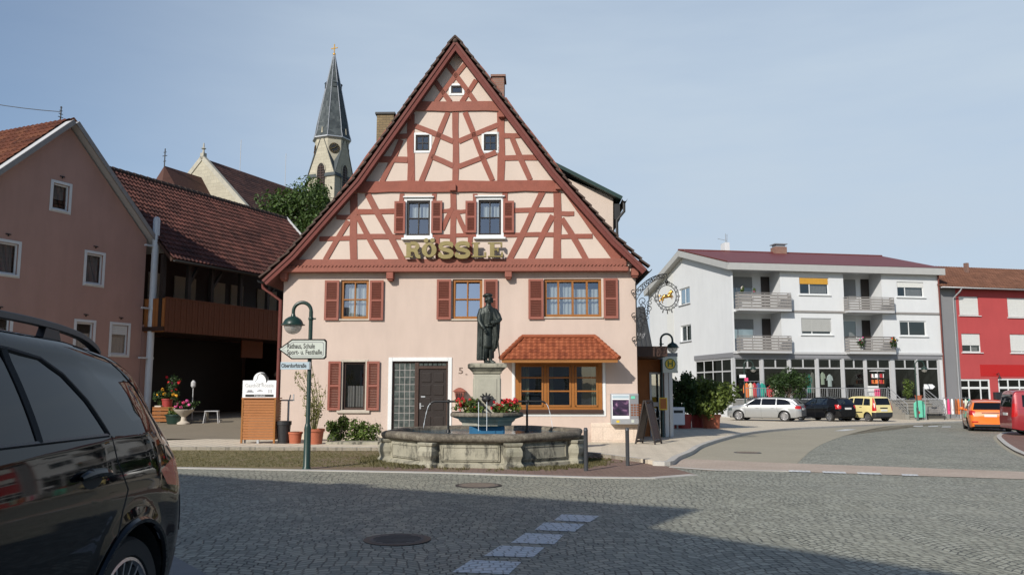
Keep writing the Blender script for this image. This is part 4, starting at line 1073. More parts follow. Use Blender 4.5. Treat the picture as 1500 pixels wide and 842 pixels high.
# ------------------------------------------------------------------ old house at the left, barn beside it
_c = P(203, 575, 32.0); FL = Frame((_c.x, 32.0, 0.25), R(66))
HL = FL.hit
def lr(u0, v0, u1, v1, y=0.0, F=None):
    h = (F or FL).hit; um, vm = (u0 + u1) / 2, (v0 + v1) / 2
    return h(u0, vm, y)[0], h(u1, vm, y)[0], h(um, v1, y)[1], h(um, v0, y)[1]
old = thing('gabled_house', 'dull rose plastered house with steep gable and white framed windows at the left edge', 'house', FL.o, FL.a)
ax, az = HL(102, 183); ez = HL(203, 347)[1]; hw = -ax; xl = 2 * ax - 0.55
LW = [lr(77, 270, 101, 308), lr(126, 372, 150, 416), lr(-8, 355, 26, 401), lr(111, 472, 136, 512), lr(163, 476, 187, 519), lr(-20, 462, 14, 505)]
mb = MB(); mb.wall(xl, 0, -1.0, az + .1, LW, reveal=.12)
slope = (az - ez) / hw
for s_ in (1, -1): mb.cut((ax, 0, az - .05), Vector((s_ * slope, 0, 1)))
mb.face([(0, 0, -1), (0, 9, -1), (0, 9, ez), (0, 0, ez)]); mb.face([(xl, 0, -1), (xl, 9, -1), (xl, 9, ez - .5), (xl, 0, ez - .5)])
mb.face([(xl, 9, -1), (0, 9, -1), (0, 9, ez), (ax, 9, az - .05), (xl, 9, ez - .5)]); mb.build('wall', M['plaster_rose'], old)
for i, w in enumerate(LW):
    f = window(old, TR(0, 0, 0), *w, fm='white_paint', cols=1, rows=1, fw=.06, depth=.05, pane='glass_dark', curtain=[(.15, .9, .05, .95)] if i in (1, 2) else [(.2, .85, .42, .95)] if i == 0 else [(.2, .9, .05, .6)],
               sill=(.05, .06, .06), surround=.10, sm='white_paint', blind=.32 if i == 4 else None, blind_mat='roller_white')
    v = MB(); xm = (w[0] + w[1]) / 2; v.bar((xm - .09, -.02, w[3] + .28), (xm + .09, -.02, w[3] + .28), .03, .03); v.bar((xm, -.02, w[3] + .21), (xm, -.02, w[3] + .28), .03, .03); v.build('shutter_hook', M['iron_black'], old)
E0 = 0.55
rp_ = [Vector((0 + E0, -.30, ez - E0 * slope)), Vector((ax, -.30, az)), Vector((xl - E0, -.30, az - slope * (ax - xl + E0)))]
mb = MB()
for a, b in ((rp_[0], rp_[1]), (rp_[1], rp_[2])):
    n = Vector((b.z - a.z, 0, -(b.x - a.x))).normalized(); n = n if n.z > 0 else -n
    mb.rings([[a + n * .02, b + n * .02, b + n * .14, a + n * .14], [Vector((p.x, 9.4, p.z)) + n * o_ for p, o_ in ((a, .02), (b, .02), (b, .14), (a, .14))]])
rf = mb.build('roof', M['light_grey'], old)
mb = MB()
a = rp_[0] + Vector((0, .08, .24)); b = rp_[1] + Vector((0, .08, .24)); c = rp_[2] + Vector((0, .08, .24))
tiles(mb, a, (0, 1, 0), b - a, 9.3, (b - a).length, .24, .33, .03, .04, 4)
tiles(mb, Vector((c.x, 9.38, c.z)), (0, -1, 0), b - c, 9.3, (b - c).length, .24, .33, .03, .04, 4, (200, 90)); mb.build('roof_tiles', M['tile_left'], rf, recalc=False)
mb = MB()
for a, b in ((rp_[0], rp_[1]), (rp_[1], rp_[2])):
    n = Vector((b.z - a.z, 0, -(b.x - a.x))).normalized(); n = n if n.z > 0 else -n
    mb.rings([[a + n * .16 + Vector((0, y, 0)), b + n * .16 + Vector((0, y, 0)), b - n * .0 + Vector((0, y, 0)), a - n * .0 + Vector((0, y, 0))] for y in (-.06, .0)])
mb.build('verge_board', M['slat_grey'], rf)
x, z = ax, az; mb = MB(); mb.tube([(ax, .5, az), (ax, .5, az + .75)], .025, 6)
for k in range(4): mb.bar((ax - .10 + .02 * k, .5, az + .35 + .12 * k), (ax + .10 - .02 * k, .5, az + .35 + .12 * k), .02, .02)
mb.build('roof_finial', M['iron_black'], rf)
# tall pale pipe at the corner, on stand-offs
pp = FL.w(0.18, -0.28, 0); pz = HL(211, 314)[1]
t = thing('flue_pipe', 'tall pale grey pipe rising up the corner of the rose plastered house', 'pipe', (pp.x, pp.y, 0.2))
mb = MB(); mb.lathe([(.13, 0), (.13, pz - .15), (.10, pz - .03), (.03, pz)], 20); mb.build('pipe', M['pipe_white'], t, True)
for u, v in ((203, 357), (200, 449), (198, 522)):
    zz = HL(u, v)[1]; mb = MB(Matrix.Rotation(FL.a, 4, 'Z')); mb.box(-.50, .16, -.05, .05, zz - .03, zz + .03); mb.lathe([(.145, zz - .05), (.145, zz + .05)], 16); mb.build('bracket', M['pipe_white'], t)

# barn with the balcony, seen in its own shade
barn = thing('barn', 'dark barn with moss stained red tile roof, boarded balcony and open black bay', 'barn', FL.o, FL.a)
BL = 11.2; yb = -1.0; ey = -1.25
ez0 = HL(218, 374, ey)[1]; ez1 = HL(398, 403, ey)[1]; ez_ = (ez0 + ez1) / 2 - 0.03
ry = 2.75; rz_ = (HL(160, 254, ry)[1] + HL(398, 312, ry)[1]) / 2
zt = HL(251, 437.5, yb)[1]; zb_ = HL(251, 479, yb)[1]
mb = MB()
mb.face([(0.0, 5.4, -1), (BL, 5.4, -1), (BL, 5.4, ez_), (0, 5.4, ez_)]); mb.face([(BL, 0, -1), (BL, 5.4, -1), (BL, 5.4, ez_), (BL, ry, rz_ - .2), (BL, 0, ez_)])
mb.face([(0.0, .05, -1), (0.0, 5.4, -1), (0.0, 5.4, ez_), (0.0, ry, rz_ - .2), (0.0, .05, ez_)])
mb.box(0.02, .55, 0.0, .3, -1, zb_ + .1)
mb.build('wall', M['plaster_rose'], barn)
mb = MB(); mb.box(0, BL, 1.6, 1.75, zb_, ez_ + 1.0); bk = mb.build('upper_wall', M['wood_brown'], barn)
mb = MB(); mb.box(BL - .25, BL - .06, .05, 4.6, -1, zb_); mb.build('end_shade_sheet', M['wood_black'], barn)  # added dark sheet over the end wall; the bay's shade is put into its colour
mb = MB(); mb.box(.6, BL - .5, 4.6, 4.7, -1, zb_); mb.build('back_wall', M['wood_black'], barn)  # black wood puts the shade at the back of the bay into the colour
for xa, xb in ((.5, 1.3), (1.6, 2.4), (3.0, 4.2), (5.0, 6.0), (6.4, 7.2), (8.2, 9.6)):
    mb = MB(); mb.box(xa, xb, 1.55, 1.598, zt - .5, ez_ - .15); mb.build('plaster_panel', M['plaster_beige'], bk)
for k, x in enumerate((.15, 1.45, 2.7, 4.4, 6.15, 7.5, 9.8, BL - .1)):
    mb = MB(); mb.box(x - .08, x + .08, yb + .12, yb + .28, zb_, ez_ + .2); mb.build('balcony_post', M['wood_black'], barn)
for xa, xb in ((1.45, 1.9), (2.7, 3.3), (6.15, 6.9)):
    mb = MB(); mb.bar((xa, yb + .2, ez_ - .9), (xb, yb + .2, ez_ - .1), .10, .10); mb.build('balcony_brace', M['wood_black'], barn)
mb = MB(); mb.box(0.02, BL, yb, 1.6, zb_ - .16, zb_); mb.build('balcony_floor', M['wood_brown'], barn)
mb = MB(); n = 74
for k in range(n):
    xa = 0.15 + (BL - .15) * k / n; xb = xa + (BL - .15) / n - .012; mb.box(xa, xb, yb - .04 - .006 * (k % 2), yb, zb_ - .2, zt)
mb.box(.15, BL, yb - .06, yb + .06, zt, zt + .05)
mb.build('balcony_boarding', M['wood_balcony_shaded'], barn)
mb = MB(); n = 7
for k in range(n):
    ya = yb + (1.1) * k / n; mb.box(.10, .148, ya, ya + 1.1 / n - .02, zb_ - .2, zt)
mb.build('balcony_boarding', M['wood_board'], barn)  # same boards in a lighter wood: the sunlight on this end is put into the colour
mb = MB(); hb = lr(354, 492, 385, 524, .8); mb.box(hb[0], hb[1], .8, .86, hb[2], hb[3]); mb.build('hanging_board', M['wood_balcony_shaded'], barn)
Vr = Vector((0, ry - ey, rz_ - ez_)); ang = math.atan2(Vr.z, Vr.y)
mb = MB(); N = Vector((0, -math.sin(ang), math.cos(ang)))
xr0, xr1 = 0.15, BL + .35
for a, b in (((ey, ez_), (ry, rz_)), ((ry, rz_), (2 * ry - ey, ez_))):
    s_ = 1 if a[0] < b[0] and b[1] > a[1] else -1; nn = Vector((0, -s_ * math.sin(ang), math.cos(ang)))
    mb.rings([[Vector((x, a[0], a[1])), Vector((x, b[0], b[1])), Vector((x, b[0], b[1])) - nn * .12, Vector((x, a[0], a[1])) - nn * .12] for x in (xr0, xr1)])
brf = mb.build('roof', M['wood_brown'], barn)
mb = MB(); tiles(mb, (xr0, ey - .03, ez_ + .02), (1, 0, 0), Vr, xr1 - xr0, Vr.length + .05, .20, .31, .032, .045, 6)
tiles(mb, (xr1, 2 * ry - ey, ez_ + .02), (-1, 0, 0), Vector((0, -Vr.y, Vr.z)), xr1 - xr0, Vr.length, .22, .34, .032, .045, 4, (100, 70)); mb.build('roof_tiles', M['tile_barn'], brf, recalc=False)
mb = MB()
for k in range(32): mb.tube([(xr0 + (xr1 - xr0) * k / 32, ry, rz_ + .06), (xr0 + (xr1 - xr0) * (k + 1.08) / 32, ry, rz_ + .05)], [.13, .11], 8)
mb.build('ridge_cap', M['tile_dark'], brf, True)
mb = MB(); mb.bar((xr1 + .02, ey, ez_ + .05), (xr1 + .02, ry, rz_ + .08), .05, .2); mb.build('verge_board', M['light_grey'], brf)
gutter(brf, (xr0, ey - .1, ez_ - .03), (xr1, ey - .1, ez_ - .03), .07, 'iron_black')

# ------------------------------------------------------------------ foliage
def leaves(mb, blobs, n, size, seed=1, flat=0.0, shell=0.55):
    """many single leaves through a set of ellipsoids (centre, (rx, ry, rz), weight)"""
    r = random.Random(seed); tot = sum(b[2] for b in blobs)
    for (c, rad, w) in blobs:
        for _ in range(int(n * w / tot)):
            while True:
                d = Vector((r.uniform(-1, 1), r.uniform(-1, 1), r.uniform(-1, 1)))
                if 0.05 < d.length < 1: break
            d = d.normalized() * (shell + (1 - shell) * r.random()) * (0.9 + 0.2 * r.random())
            p = Vector(c) + Vector((d.x * rad[0], d.y * rad[1], d.z * rad[2]))
            s = size * r.uniform(0.45, 1.6)
            nrm = (d + Vector((r.uniform(-1, 1), r.uniform(-1, 1), r.uniform(-.6, 1.2)))).normalized()
            t = nrm.cross(Vector((r.uniform(-1, 1), r.uniform(-1, 1), r.uniform(-1, 1)))).normalized(); b = nrm.cross(t)
            a_, b_, c_, d_ = p - t * s * .5, p + b * s * .28 + nrm * s * .06, p + t * s * .5, p - b * s * .28 + nrm * s * .06
            vs = [mb.bm.verts.new(mb.T @ q) for q in (a_, b_, c_, d_)]; mb.bm.faces.new(vs)
def clumps(c, rad, k, seed, cr=0.42):
    r = random.Random(seed); out_ = []
    for _ in range(k):
        d = Vector((r.uniform(-1, 1), r.uniform(-1, 1), r.uniform(-1, 1))); d = d / max(1, d.length)
        f = r.uniform(.55, 1.0); s = cr * r.uniform(.6, 1.25)
        out_.append((Vector(c) + Vector((d.x * rad[0], d.y * rad[1], d.z * rad[2])) * f, (rad[0] * s, rad[1] * s, rad[2] * s), s * s))
    return out_
def tree(name, label, base, h, crown, n, size, leaf='leaf_tree', seed=1, k=26, trunk_r=.18, group=None, cat='tree', stems=1):
    """base point; crown = (height of centre, (rx, ry, rz))"""
    t = thing(name, label, cat, base, 0, group); r = random.Random(seed)
    bl = clumps((0, 0, crown[0]), crown[1], k, seed)
    mb = MB()
    top = Vector((r.uniform(-.1, .1), r.uniform(-.1, .1), crown[0] + crown[1][2] * .3))
    for s_ in range(stems):
        o_ = Vector((r.uniform(-.3, .3), r.uniform(-.2, .2), 0)) * (stems > 1) * crown[1][0]
        pts_ = [o_ * .4 + Vector((0, 0, -.2)), o_ + Vector((.03, .02, crown[0] * .4)), o_ * 1.2 + top * .8, o_ + top]
        mb.tube(pts_, [trunk_r * 1.25, trunk_r, trunk_r * .6, trunk_r * .2], 8)
    for c, rad, w in bl[:14]:
        a = Vector((0, 0, crown[0] - crown[1][2] * r.uniform(.3, .9))); m_ = a.lerp(c, .5) + Vector((0, 0, .06))
        mb.tube([a, m_, c], [trunk_r * .38, trunk_r * .25, trunk_r * .08], 6)
    mb.build('trunk', M['trunk'], t, True)
    mb = MB(); leaves(mb, bl, n, size, seed); mb.build('crown', M[leaf], t, recalc=False)
    return t
b = P(440, 330, 58); tree('leafy_tree', 'bushy green tree rising behind the barn roof below the church', (b.x, 58, hill_z(b.x, 58)), 0, (P(430, 330, 58).z - hill_z(b.x, 58), (3.0, 2.2, 2.9)), 9000, .24, 'leaf_tree', 5, 34, .25)
b = P(472, 315, 61); tree('leafy_tree', 'smaller light green tree between the barn roof and the church tower', (b.x, 61, hill_z(b.x, 61)), 0, (P(472, 315, 61).z - hill_z(b.x, 61), (1.8, 1.6, 2.3)), 4500, .22, 'leaf_tree', 11, 22, .16)

fa = FL.w(ax, .5, az + .55); mb = MB(); a_, b_ = fa, fa + Vector((-9, 1.5, 2.4)); mb.tube([a_.lerp(b_, k / 12) + Vector((0, 0, -1.3 * (k / 12) * (1 - k / 12))) for k in range(13)], .014, 5); tag(mb.build('overhead_wire', M['iron_black'], None, True), 'thin dark overhead wire running off the ridge of the rose plastered house', 'wire')
# ------------------------------------------------------------------ church on the rise
Oc = P(297, 218, 92); hz0 = hill_z(Oc.x, 92)
FG = Frame((Oc.x, 92, 0), R(-23.5)); FN = Frame((Oc.x, 92, 0), R(66.5))      # gable front; nave axis
church = thing('church', 'stone church with brown roofs and a pointed slate spire on the rise behind', 'church', (Oc.x, 92, 0), R(66.5))
# local: x along the nave away from us, y to the left
apz = Oc.z - 1.2; gx, gz = FG.hit(356, 301); sl = (apz - gz) / gx; nw = 7.0; NL = 20.0
mb = MB(); ez2 = apz - sl * nw
mb.prism([(-nw, 2), (nw, 2), (nw, ez2), (0, apz), (-nw, ez2)], 0, NL)   # x,z extruded along y -> rotate into axis
nave = mb.build('nave', M['church_stone'], church); nave.rotation_euler = (0, 0, R(-90))
mb = MB()
for s_ in (1, -1):
    a, b_ = Vector((s_ * (nw + .4), -.0, ez2 - .4 * sl + .12)), Vector((0, 0, apz + .12))
    if s_ > 0: tiles(mb, (a.x, .35, a.z), (0, 1, 0), b_ - a, NL - .3, (b_ - a).length, .6, .5, 0, .03, 1)
    else: tiles(mb, (a.x, NL, a.z), (0, -1, 0), b_ - a, NL - .3, (b_ - a).length, .6, .5, 0, .03, 1, (300, 40))
nr = mb.build('nave_roof', M['tile_church'], church, recalc=False); nr.rotation_euler = (0, 0, R(-90))
mb = MB()
for s_ in (1, -1): mb.bar((s_ * (nw + .5), .15, ez2 - .5 * sl + .15), (0, .15, apz + .18), .5, .5)
mb.box(-.25, .25, -.1, .4, apz + .1, apz + .7); mb.lathe([(.15, apz + .7), (.1, apz + 1.1), (.28, apz + 1.25), (.1, apz + 1.4), (.06, apz + 1.9)], 8, (0, .15, 0))
cp = mb.build('gable_coping', M['coping'], church); cp.rotation_euler = (0, 0, R(-90))
for u, L_ in ((351, 4.0), (417, 4.5)):
    t_ = 0
    for k in range(400):
        q = FN.w(k * .05, 0, apz)
        if 750 + FOC * q.x / (q.y * math.cos(PITCH) + (q.z - EYE) * math.sin(PITCH)) > u: t_ = k * .05; break
    mb = MB(); mb.tube([(t_, 0, apz), (t_, 0, apz + L_)], .035, 5); mb.build('lightning_rod', M['light_grey'], church)
# choir in front of the gable: lower, hipped towards us
cz = P(240, 241, 86.5).z; cw_ = 4.6; cx0 = -6.2; sl2 = 1.55; cez = cz - sl2 * cw_
mb = MB(); ring = [(0, cw_), (cx0 + 1.6, cw_), (cx0 - 1.6, cw_ * .45), (cx0 - 1.6, -cw_ * .45), (cx0 + 1.6, -cw_), (0, -cw_)]
mb.rings([[(x, y, z) for x, y in ring] for z in (2, cez)]); mb.build('choir', M['church_stone'], church)
mb = MB(); e = [(x * 1.0 - (.3 if x < 0 else 0), y * 1.08, cez - .1) for x, y in ring]; ap = (cx0 + .8, 0, cz); bk_ = (0, 0, cz)
mb.face([e[0], e[1], ap, bk_]); mb.face([e[1], e[2], ap]); mb.face([e[2], e[3], ap]); mb.face([e[3], e[4], ap]); mb.face([e[4], e[5], bk_, ap]); mb.build('choir_roof', M['tile_church'], church)
mb = MB(); mb.tube([(ap[0], 0, cz - .2), (ap[0], 0, cz + 1.9)], .06, 6)
for zz, w in ((.5, .18), (1.1, .32), (1.5, .2)): mb.bar((ap[0], -w, cz + zz), (ap[0], w, cz + zz), .06, .06)
mb.build('choir_cross', M['iron_black'], church)
# tower: square stage with four gables, octagon with clocks, spire
Tw = P(486, 215, 112); tl = Vector((Tw.x - Oc.x, 112 - 92, 0)); tx, ty = tl.dot(FN.x), tl.dot(FN.y)
TT = TR(tx, ty, 0); zc_ = P(488, 217, 110).z; z_e = P(486, 206, 112).z; z_s = P(490, 81, 112).z; z_g = P(476, 197, 110).z; z_v = P(497, 258, 110).z
s_ = 2.2
mb = MB(TT); mb.box(-s_, s_, -s_, s_, 2, z_v); tower = mb.build('tower', M['church_stone'], church)
mb = MB(TT); R8 = s_ * 1.0 / math.cos(R(22.5))
mb.rings([[(R8 * math.cos(R(22.5 + 45 * k)), R8 * math.sin(R(22.5 + 45 * k)), z) for k in range(8)] for z in (z_v - .5, z_e)]); mb.build('octagon', M['church_stone'], tower)
for k in range(4):
    T2 = TT @ Matrix.Rotation(R(90 * k), 4, 'Z'); mb = MB(T2); gh = z_g - z_v
    o0 = s_ + .02
    mb.rings([[(-o0 - x, -s_ * 1.02, z_v) if False else (-o0 - x, -s_, z_v), (-o0 - x, s_, z_v), (-o0 - x, 0, z_g)][0:3] for x in (0, -2.2)])
    g = mb.build('gable', M['church_stone'], tower)
    mb = MB(T2)
    for q in (1, -1):
        mb.rings([[(x, q * (s_ + .15), z_v - .12), (x, 0, z_g + .1), (x, 0, z_g + .26), (x, q * (s_ + .15), z_v + .06)] for x in (-o0 - .06, -.6)])
    mb.build('gable_roof', M['slate'], g)
    mb = MB(T2); mb.tube([(-o0 - .05, 0, z_g + .2), (-o0 - .05, 0, z_g + 1.1)], [.16, .05], 6); mb.build('gable_finial', M['church_stone'], g)
    mb = MB(T2); W_ = .62; zb0 = z_v - 1.9; za = z_v + .75
    arch = [(-W_, zb0), (W_, zb0), (W_, za)] + [(W_ * math.cos(R(a_)) * .98, za + 1.05 * math.sin(R(a_)) ** .85) for a_ in (30, 55, 75, 90, 105, 125, 150)] + [(-W_, za)]
    mb.rings([[(x, y_, z_) for y_, z_ in arch] for x in (-o0 - .05, -o0 + .05)]); wn = mb.build('belfry_window', M['wood_black'], tower)
    mb = MB(T2)
    for zz in range(9): mb.bar((-o0 - .10, -W_ * .9, zb0 + .25 + zz * .36), (-o0 - .10, W_ * .9, zb0 + .25 + zz * .36), .05, .12)
    mb.box(-o0 - .14, -o0 - .04, -.06, .06, zb0, za + .8); mb.build('louvres', M['wood_brown'], wn)
    mb = MB(T2); mb.rings([[(x, y_ * 1.2, za + (z_ - za) * (1.12 if z_ > za else 1)) for y_, z_ in arch[1:]] + [(x, y_, z_) for y_, z_ in arch[:0:-1]] for x in (-o0 - .12, -o0 - .04)]); mb.build('window_arch', M['church_stone'], wn)
    T3 = TT @ Matrix.Rotation(R(90 * k - 0), 4, 'Z')
for k in range(4):                                    # clock faces stand on the octagon's diagonal faces towards the square
    T2 = TT @ Matrix.Rotation(R(90 * k + 45), 4, 'Z'); xx = -s_ - .03
    if k == 0: ck_z = zc_
    mb = MB(T2); mb.lathe([(.72, -.06), (.72, .0), (.66, .02)], 32, (xx, 0, ck_z), 'x'); cl = mb.build('clock_face', M['ink_black'], tower)
    mb = MB(T2)
    for h_ in range(12):
        a_ = R(30 * h_); mb.bar((xx - .08, .44 * math.sin(a_), ck_z + .44 * math.cos(a_)), (xx - .08, .62 * math.sin(a_), ck_z + .62 * math.cos(a_)), .03, .09, up=(1, 0, 0))
    mb.lathe([(.70, -.075), (.70, -.06), (.66, -.06), (.66, -.075)], 32, (xx, 0, ck_z), 'x', caps=False)
    mb.bar((xx - .10, 0, ck_z), (xx - .10, .42 * math.sin(R(-48)), ck_z + .42 * math.cos(R(-48))), .03, .10, up=(1, 0, 0)); mb.bar((xx - .12, 0, ck_z), (xx - .12, .60 * math.sin(R(-60 + 170)), ck_z + .60 * math.cos(R(110))), .03, .07, up=(1, 0, 0))
    mb.build('clock_hands', M['gold'], cl)
mb = MB(TT); uvl = None
prof = [(R8 * 1.12, z_e), (R8 * 1.0, z_e + .9), (R8 * .92, z_e + 2.2), (R8 * .05, z_s)]
for (r0, a0), (r1, a1) in zip(prof, prof[1:]):
    for k in range(8):
        p0, p1 = [Vector((math.cos(R(22.5 + 45 * (k + q))), math.sin(R(22.5 + 45 * (k + q))), 0)) for q in (0, 1)]
        f = mb.face([p0 * r0 + Vector((0, 0, a0)), p1 * r0 + Vector((0, 0, a0)), p1 * r1 + Vector((0, 0, a1)), p0 * r1 + Vector((0, 0, a1))])
        uv = mb.bm.loops.layers.uv.verify()
        for lp, q in zip(f.loops, ((0, a0), (6, a0), (4, a1), (2, a1))): lp[uv].uv = (q[0] + k * 9, q[1] * 2.2)
spire = mb.build('spire', M['slate'], tower)
mb = MB(TT); mb.rings([[(R8 * f_ * math.cos(R(22.5 + 45 * k)), R8 * f_ * math.sin(R(22.5 + 45 * k)), z) for k in range(8)] for f_, z in ((1.0, z_e - .35), (1.14, z_e - .12), (1.14, z_e + .02))]); mb.build('cornice', M['zinc'], tower)
mb = MB(TT)
for k in range(8):
    d = Vector((math.cos(R(22.5 + 45 * k)), math.sin(R(22.5 + 45 * k)), 0))
    for (r0, a0), (r1, a1) in zip(prof, prof[1:]): mb.tube([d * r0 + Vector((0, 0, a0 + .02)), d * r1 + Vector((0, 0, a1 + .02))], .055, 5)
mb.build('spire_seam', M['zinc'], spire)
zq = z_s - (z_s - z_e) * .36
for k in range(4):
    T2 = TT @ Matrix.Rotation(R(90 * k + 45), 4, 'Z'); mb = MB(T2); mb.box(-1.15, -.6, -.28, .28, zq - .5, zq + .1); mb.face([(-1.25, -.35, zq + .1), (-1.25, .35, zq + .1), (-.5, 0, zq + .8)]); mb.build('spire_dormer', M['slate'], spire)
mb = MB(TT); mb.sphere((0, 0, z_s + .1), .22, 10, 6); mb.tube([(0, 0, z_s), (0, 0, z_s + 1.6)], .06, 6); mb.bar((-.0, -.55, z_s + 1.0), (0, .55, z_s + 1.0), .10, .12); mb.bar((0, 0, z_s + .5), (0, 0, z_s + 1.6), .10, .12); mb.build('spire_cross', M['gold'], spire)

# ------------------------------------------------------------------ white apartment block with the shop
_c = P(1076, 560, 59.0); FW = Frame((_c.x, 59.0, 0.0), R(10)); FS = Frame((_c.x, 59.0, 0.0), R(-80))
HW = FW.hit
def wr(u0, v0, u1, v1, y=0.0): return lr(u0, v0, u1, v1, y, FW)
apt = thing('apartment_block', 'long white three storey block with slatted balconies, maroon roof and clothes shop below', 'apartment building', (FW.o.x, FW.o.y, 0), FW.a)
zS = wr(1076, 517, 1380, 517)[2]; zE = HW(1110, 393)[1]; WL = HW(1379.5, 500)[0]; z0w = HW(1200, 585)[1]; gz_ = G(20, 52) - .3; sideL = 16.0
L1, L2, L3, L4 = wr(1077, 394, 1143, 454), wr(1077, 457.5, 1145, 516), wr(1236, 403, 1292, 456), wr(1236, 460, 1294, 516)
zf2 = HW(1200, 456)[1]
LO = [(L1[0] + .02, L1[1], zf2 + .08, zE - .05), (L2[0] + .02, L2[1], zS + .1, zf2 - .12), (L3[0], L3[1], zf2 + .08, zE - .05), (L4[0], L4[1], zS + .1, zf2 - .12)]
LO[0] = (0.02 + .1, *LO[0][1:]); LO[1] = (0.02 + .1, *LO[1][1:])
V1, V2, V3, V4 = wr(1171, 406.5, 1214, 431.5), wr(1174, 466, 1218, 490), wr(1314, 413, 1353, 435), wr(1318, 470, 1357, 492)
mb = MB(); mb.wall(0, WL, zS, zE + .3, LO + [V1, V2, V3, V4], reveal=.14)
mb.box(0, WL, 11.9, 12, gz_, zE); mb.face([(WL, 0, gz_), (WL, 12, gz_), (WL, 12, zE + .3), (WL, 0, zE + .3)])
T_S = TR(0, 0, 0, R(-90))
mb2 = mb
wall_o = mb.build('front_wall', M['plaster_white'], apt)
# gable side
def sr(u0, v0, u1, v1, y=0.0): return lr(u0, v0, u1, v1, y, FS)
xA, zA = FS.hit(1002, 366); S1, S2 = sr(995, 421.5, 1010.5, 446), sr(997, 476, 1012.5, 500)
SB = sr(1019, 526, 1068, 586); slp = (zA - zE) / (-xA); SB = (SB[0], -0.45, z0w, SB[3])
mb = MB(T_S); mb.wall(2 * xA, -.001, gz_, zA, [S1, S2, SB], reveal=.14)
for q in (1, -1): mb.cut((xA, 0, zA), (q * slp, 0, 1))
mb.build('gable_wall', M['plaster_white'], apt)
mb = MB(T_S); a0, a1 = FS.hit(977, 450)[0], FS.hit(987, 450)[0]; mb.box(a0, a1, -.012, .02, gz_, zA + slp * (a0 - xA) - .2); mb.build('grey_strip', M['roller_white'], apt)
for w in (S1, S2): window(apt, T_S, *w, fm='white_paint', cols=2, fw=.09, depth=.08, pane='glass_blue', curtain=[(.05, .3, .05, .95), (.6, .9, .05, .95)], sill=(.12, .08, .07), sm='grey_paint')
window(apt, T_S, *SB, fm='light_grey', fw=.12, mw=.10, posts=[SB[0] + (SB[1] - SB[0]) * k / 4 for k in (1, 2, 3)], rails=[SB[3] - .95], depth=.02, pane='glass_shop', rdepth=2.5)
mb = MB(T_S); mb.box(SB[0] - .1, -.02, -.05, .02, SB[3] + .02, zS); mb.build('shop_fascia', M['grey_paint'], apt)
# loggias
rails = (wr(1077, 430.5, 1153.5, 453), wr(1079, 493, 1154, 515.5), wr(1236, 437, 1303, 456), wr(1238, 494.5, 1305, 516))
for i, (lo, ra) in enumerate(zip(LO, rails)):
    x0, x1, za, zb = lo; dp = 1.5
    mb = MB(); e = .001
    mb.face([(x0, dp, za), (x1, dp, za), (x1, dp, zb), (x0, dp, zb)]); mb.face([(x0, .13, za), (x0, dp, za), (x0, dp, zb), (x0, .13, zb)]); mb.face([(x1, .13, za), (x1, dp, za), (x1, dp, zb), (x1, .13, zb)])
    mb.face([(x0, .13, zb), (x1, .13, zb), (x1, dp, zb), (x0, dp, zb)]); mb.face([(x0, .13, za), (x1, .13, za), (x1, dp, za), (x0, dp, za)])
    lg = mb.build('loggia', M['plaster_white'], apt)
    wz0 = za + .85; a, b = x0 + .25, x0 + .25 + (x1 - x0) * .54
    window(lg, TR(0, dp - .14, 0), a, b, wz0, zb - .35, fm='white_paint', posts=[a + (b - a) * .36], fw=.08, depth=.06, pane='glass_blue' if i == 1 else 'glass_dark', blind=(.5, .5, .86, .02)[i] if i < 3 else None, blind_mat='roller_dark', rdepth=.5)
    mb = MB(); mb.box(x1 - .75, x1 - .08, dp - .06, dp - .01, za + .05, zb - .35); mb.build('balcony_door', M['wood_black'], lg)
    rx0, rx1, rz0, rz1 = ra; yr = -.55; rx0 = max(rx0, .0)
    mb = MB(); mb.box(rx0, rx1, yr - .03, .0, za - .16, za - .02); mb.build('balcony_slab', M['light_grey'], lg)
    mb = MB(); n = 5; hh = (rz1 - .06 - za + .05) / n
    for k in range(n):
        zz = za - .05 + k * hh; mb.box(rx0, rx1, yr - .02, yr + .01, zz + .03, zz + hh - .02)
        for xx in (rx0, rx1): mb.box(xx - .012, xx + .012, yr + .012, -.02, zz + .03, zz + hh - .02)
    for k in range(5): xx = rx0 + (rx1 - rx0) * k / 4; mb.box(xx - .025, xx + .025, yr + .012, yr + .05, za - .02, rz1 - .03)
    bal = mb.build('balustrade', M['slat_grey'], lg)
    mb = MB(); mb.tube([(rx0, -.02, rz1 + .02), (rx0, yr, rz1 + .02), (rx1, yr, rz1 + .02), (rx1, -.02, rz1 + .02)], .03, 6); mb.build('handrail', M['slat_grey'] if i != 3 else M['wood_brown'], bal)
window(apt, I4, *V1, fm='white_paint', posts=[V1[0] + (V1[1] - V1[0]) * .35], fw=.08, depth=.07, pane='glass_dark', curtain=[(.4, .95, .1, .6)], sill=(.12, .10, .08), sm='white_paint', blind=.38, blind_mat='awning_orange')
window(apt, I4, *V2, fm='white_paint', posts=[V2[0] + (V2[1] - V2[0]) * .36], fw=.08, depth=.07, pane='glass_dark', sill=(.12, .10, .08), sm='white_paint', blind=.80, blind_mat='roller_grey')
window(apt, I4, *V3, fm='white_paint', posts=[V3[0] + (V3[1] - V3[0]) * .31], fw=.08, depth=.07, pane='glass_dark', curtain=[(.36, .95, .05, .6)], sill=(.12, .10, .08), sm='white_paint', blind=.36, blind_mat='roller_white')
window(apt, I4, *V4, fm='white_paint', posts=[V4[0] + (V4[1] - V4[0]) * .36], fw=.08, depth=.07, pane='glass_dark', sill=(.12, .10, .08), sm='white_paint')
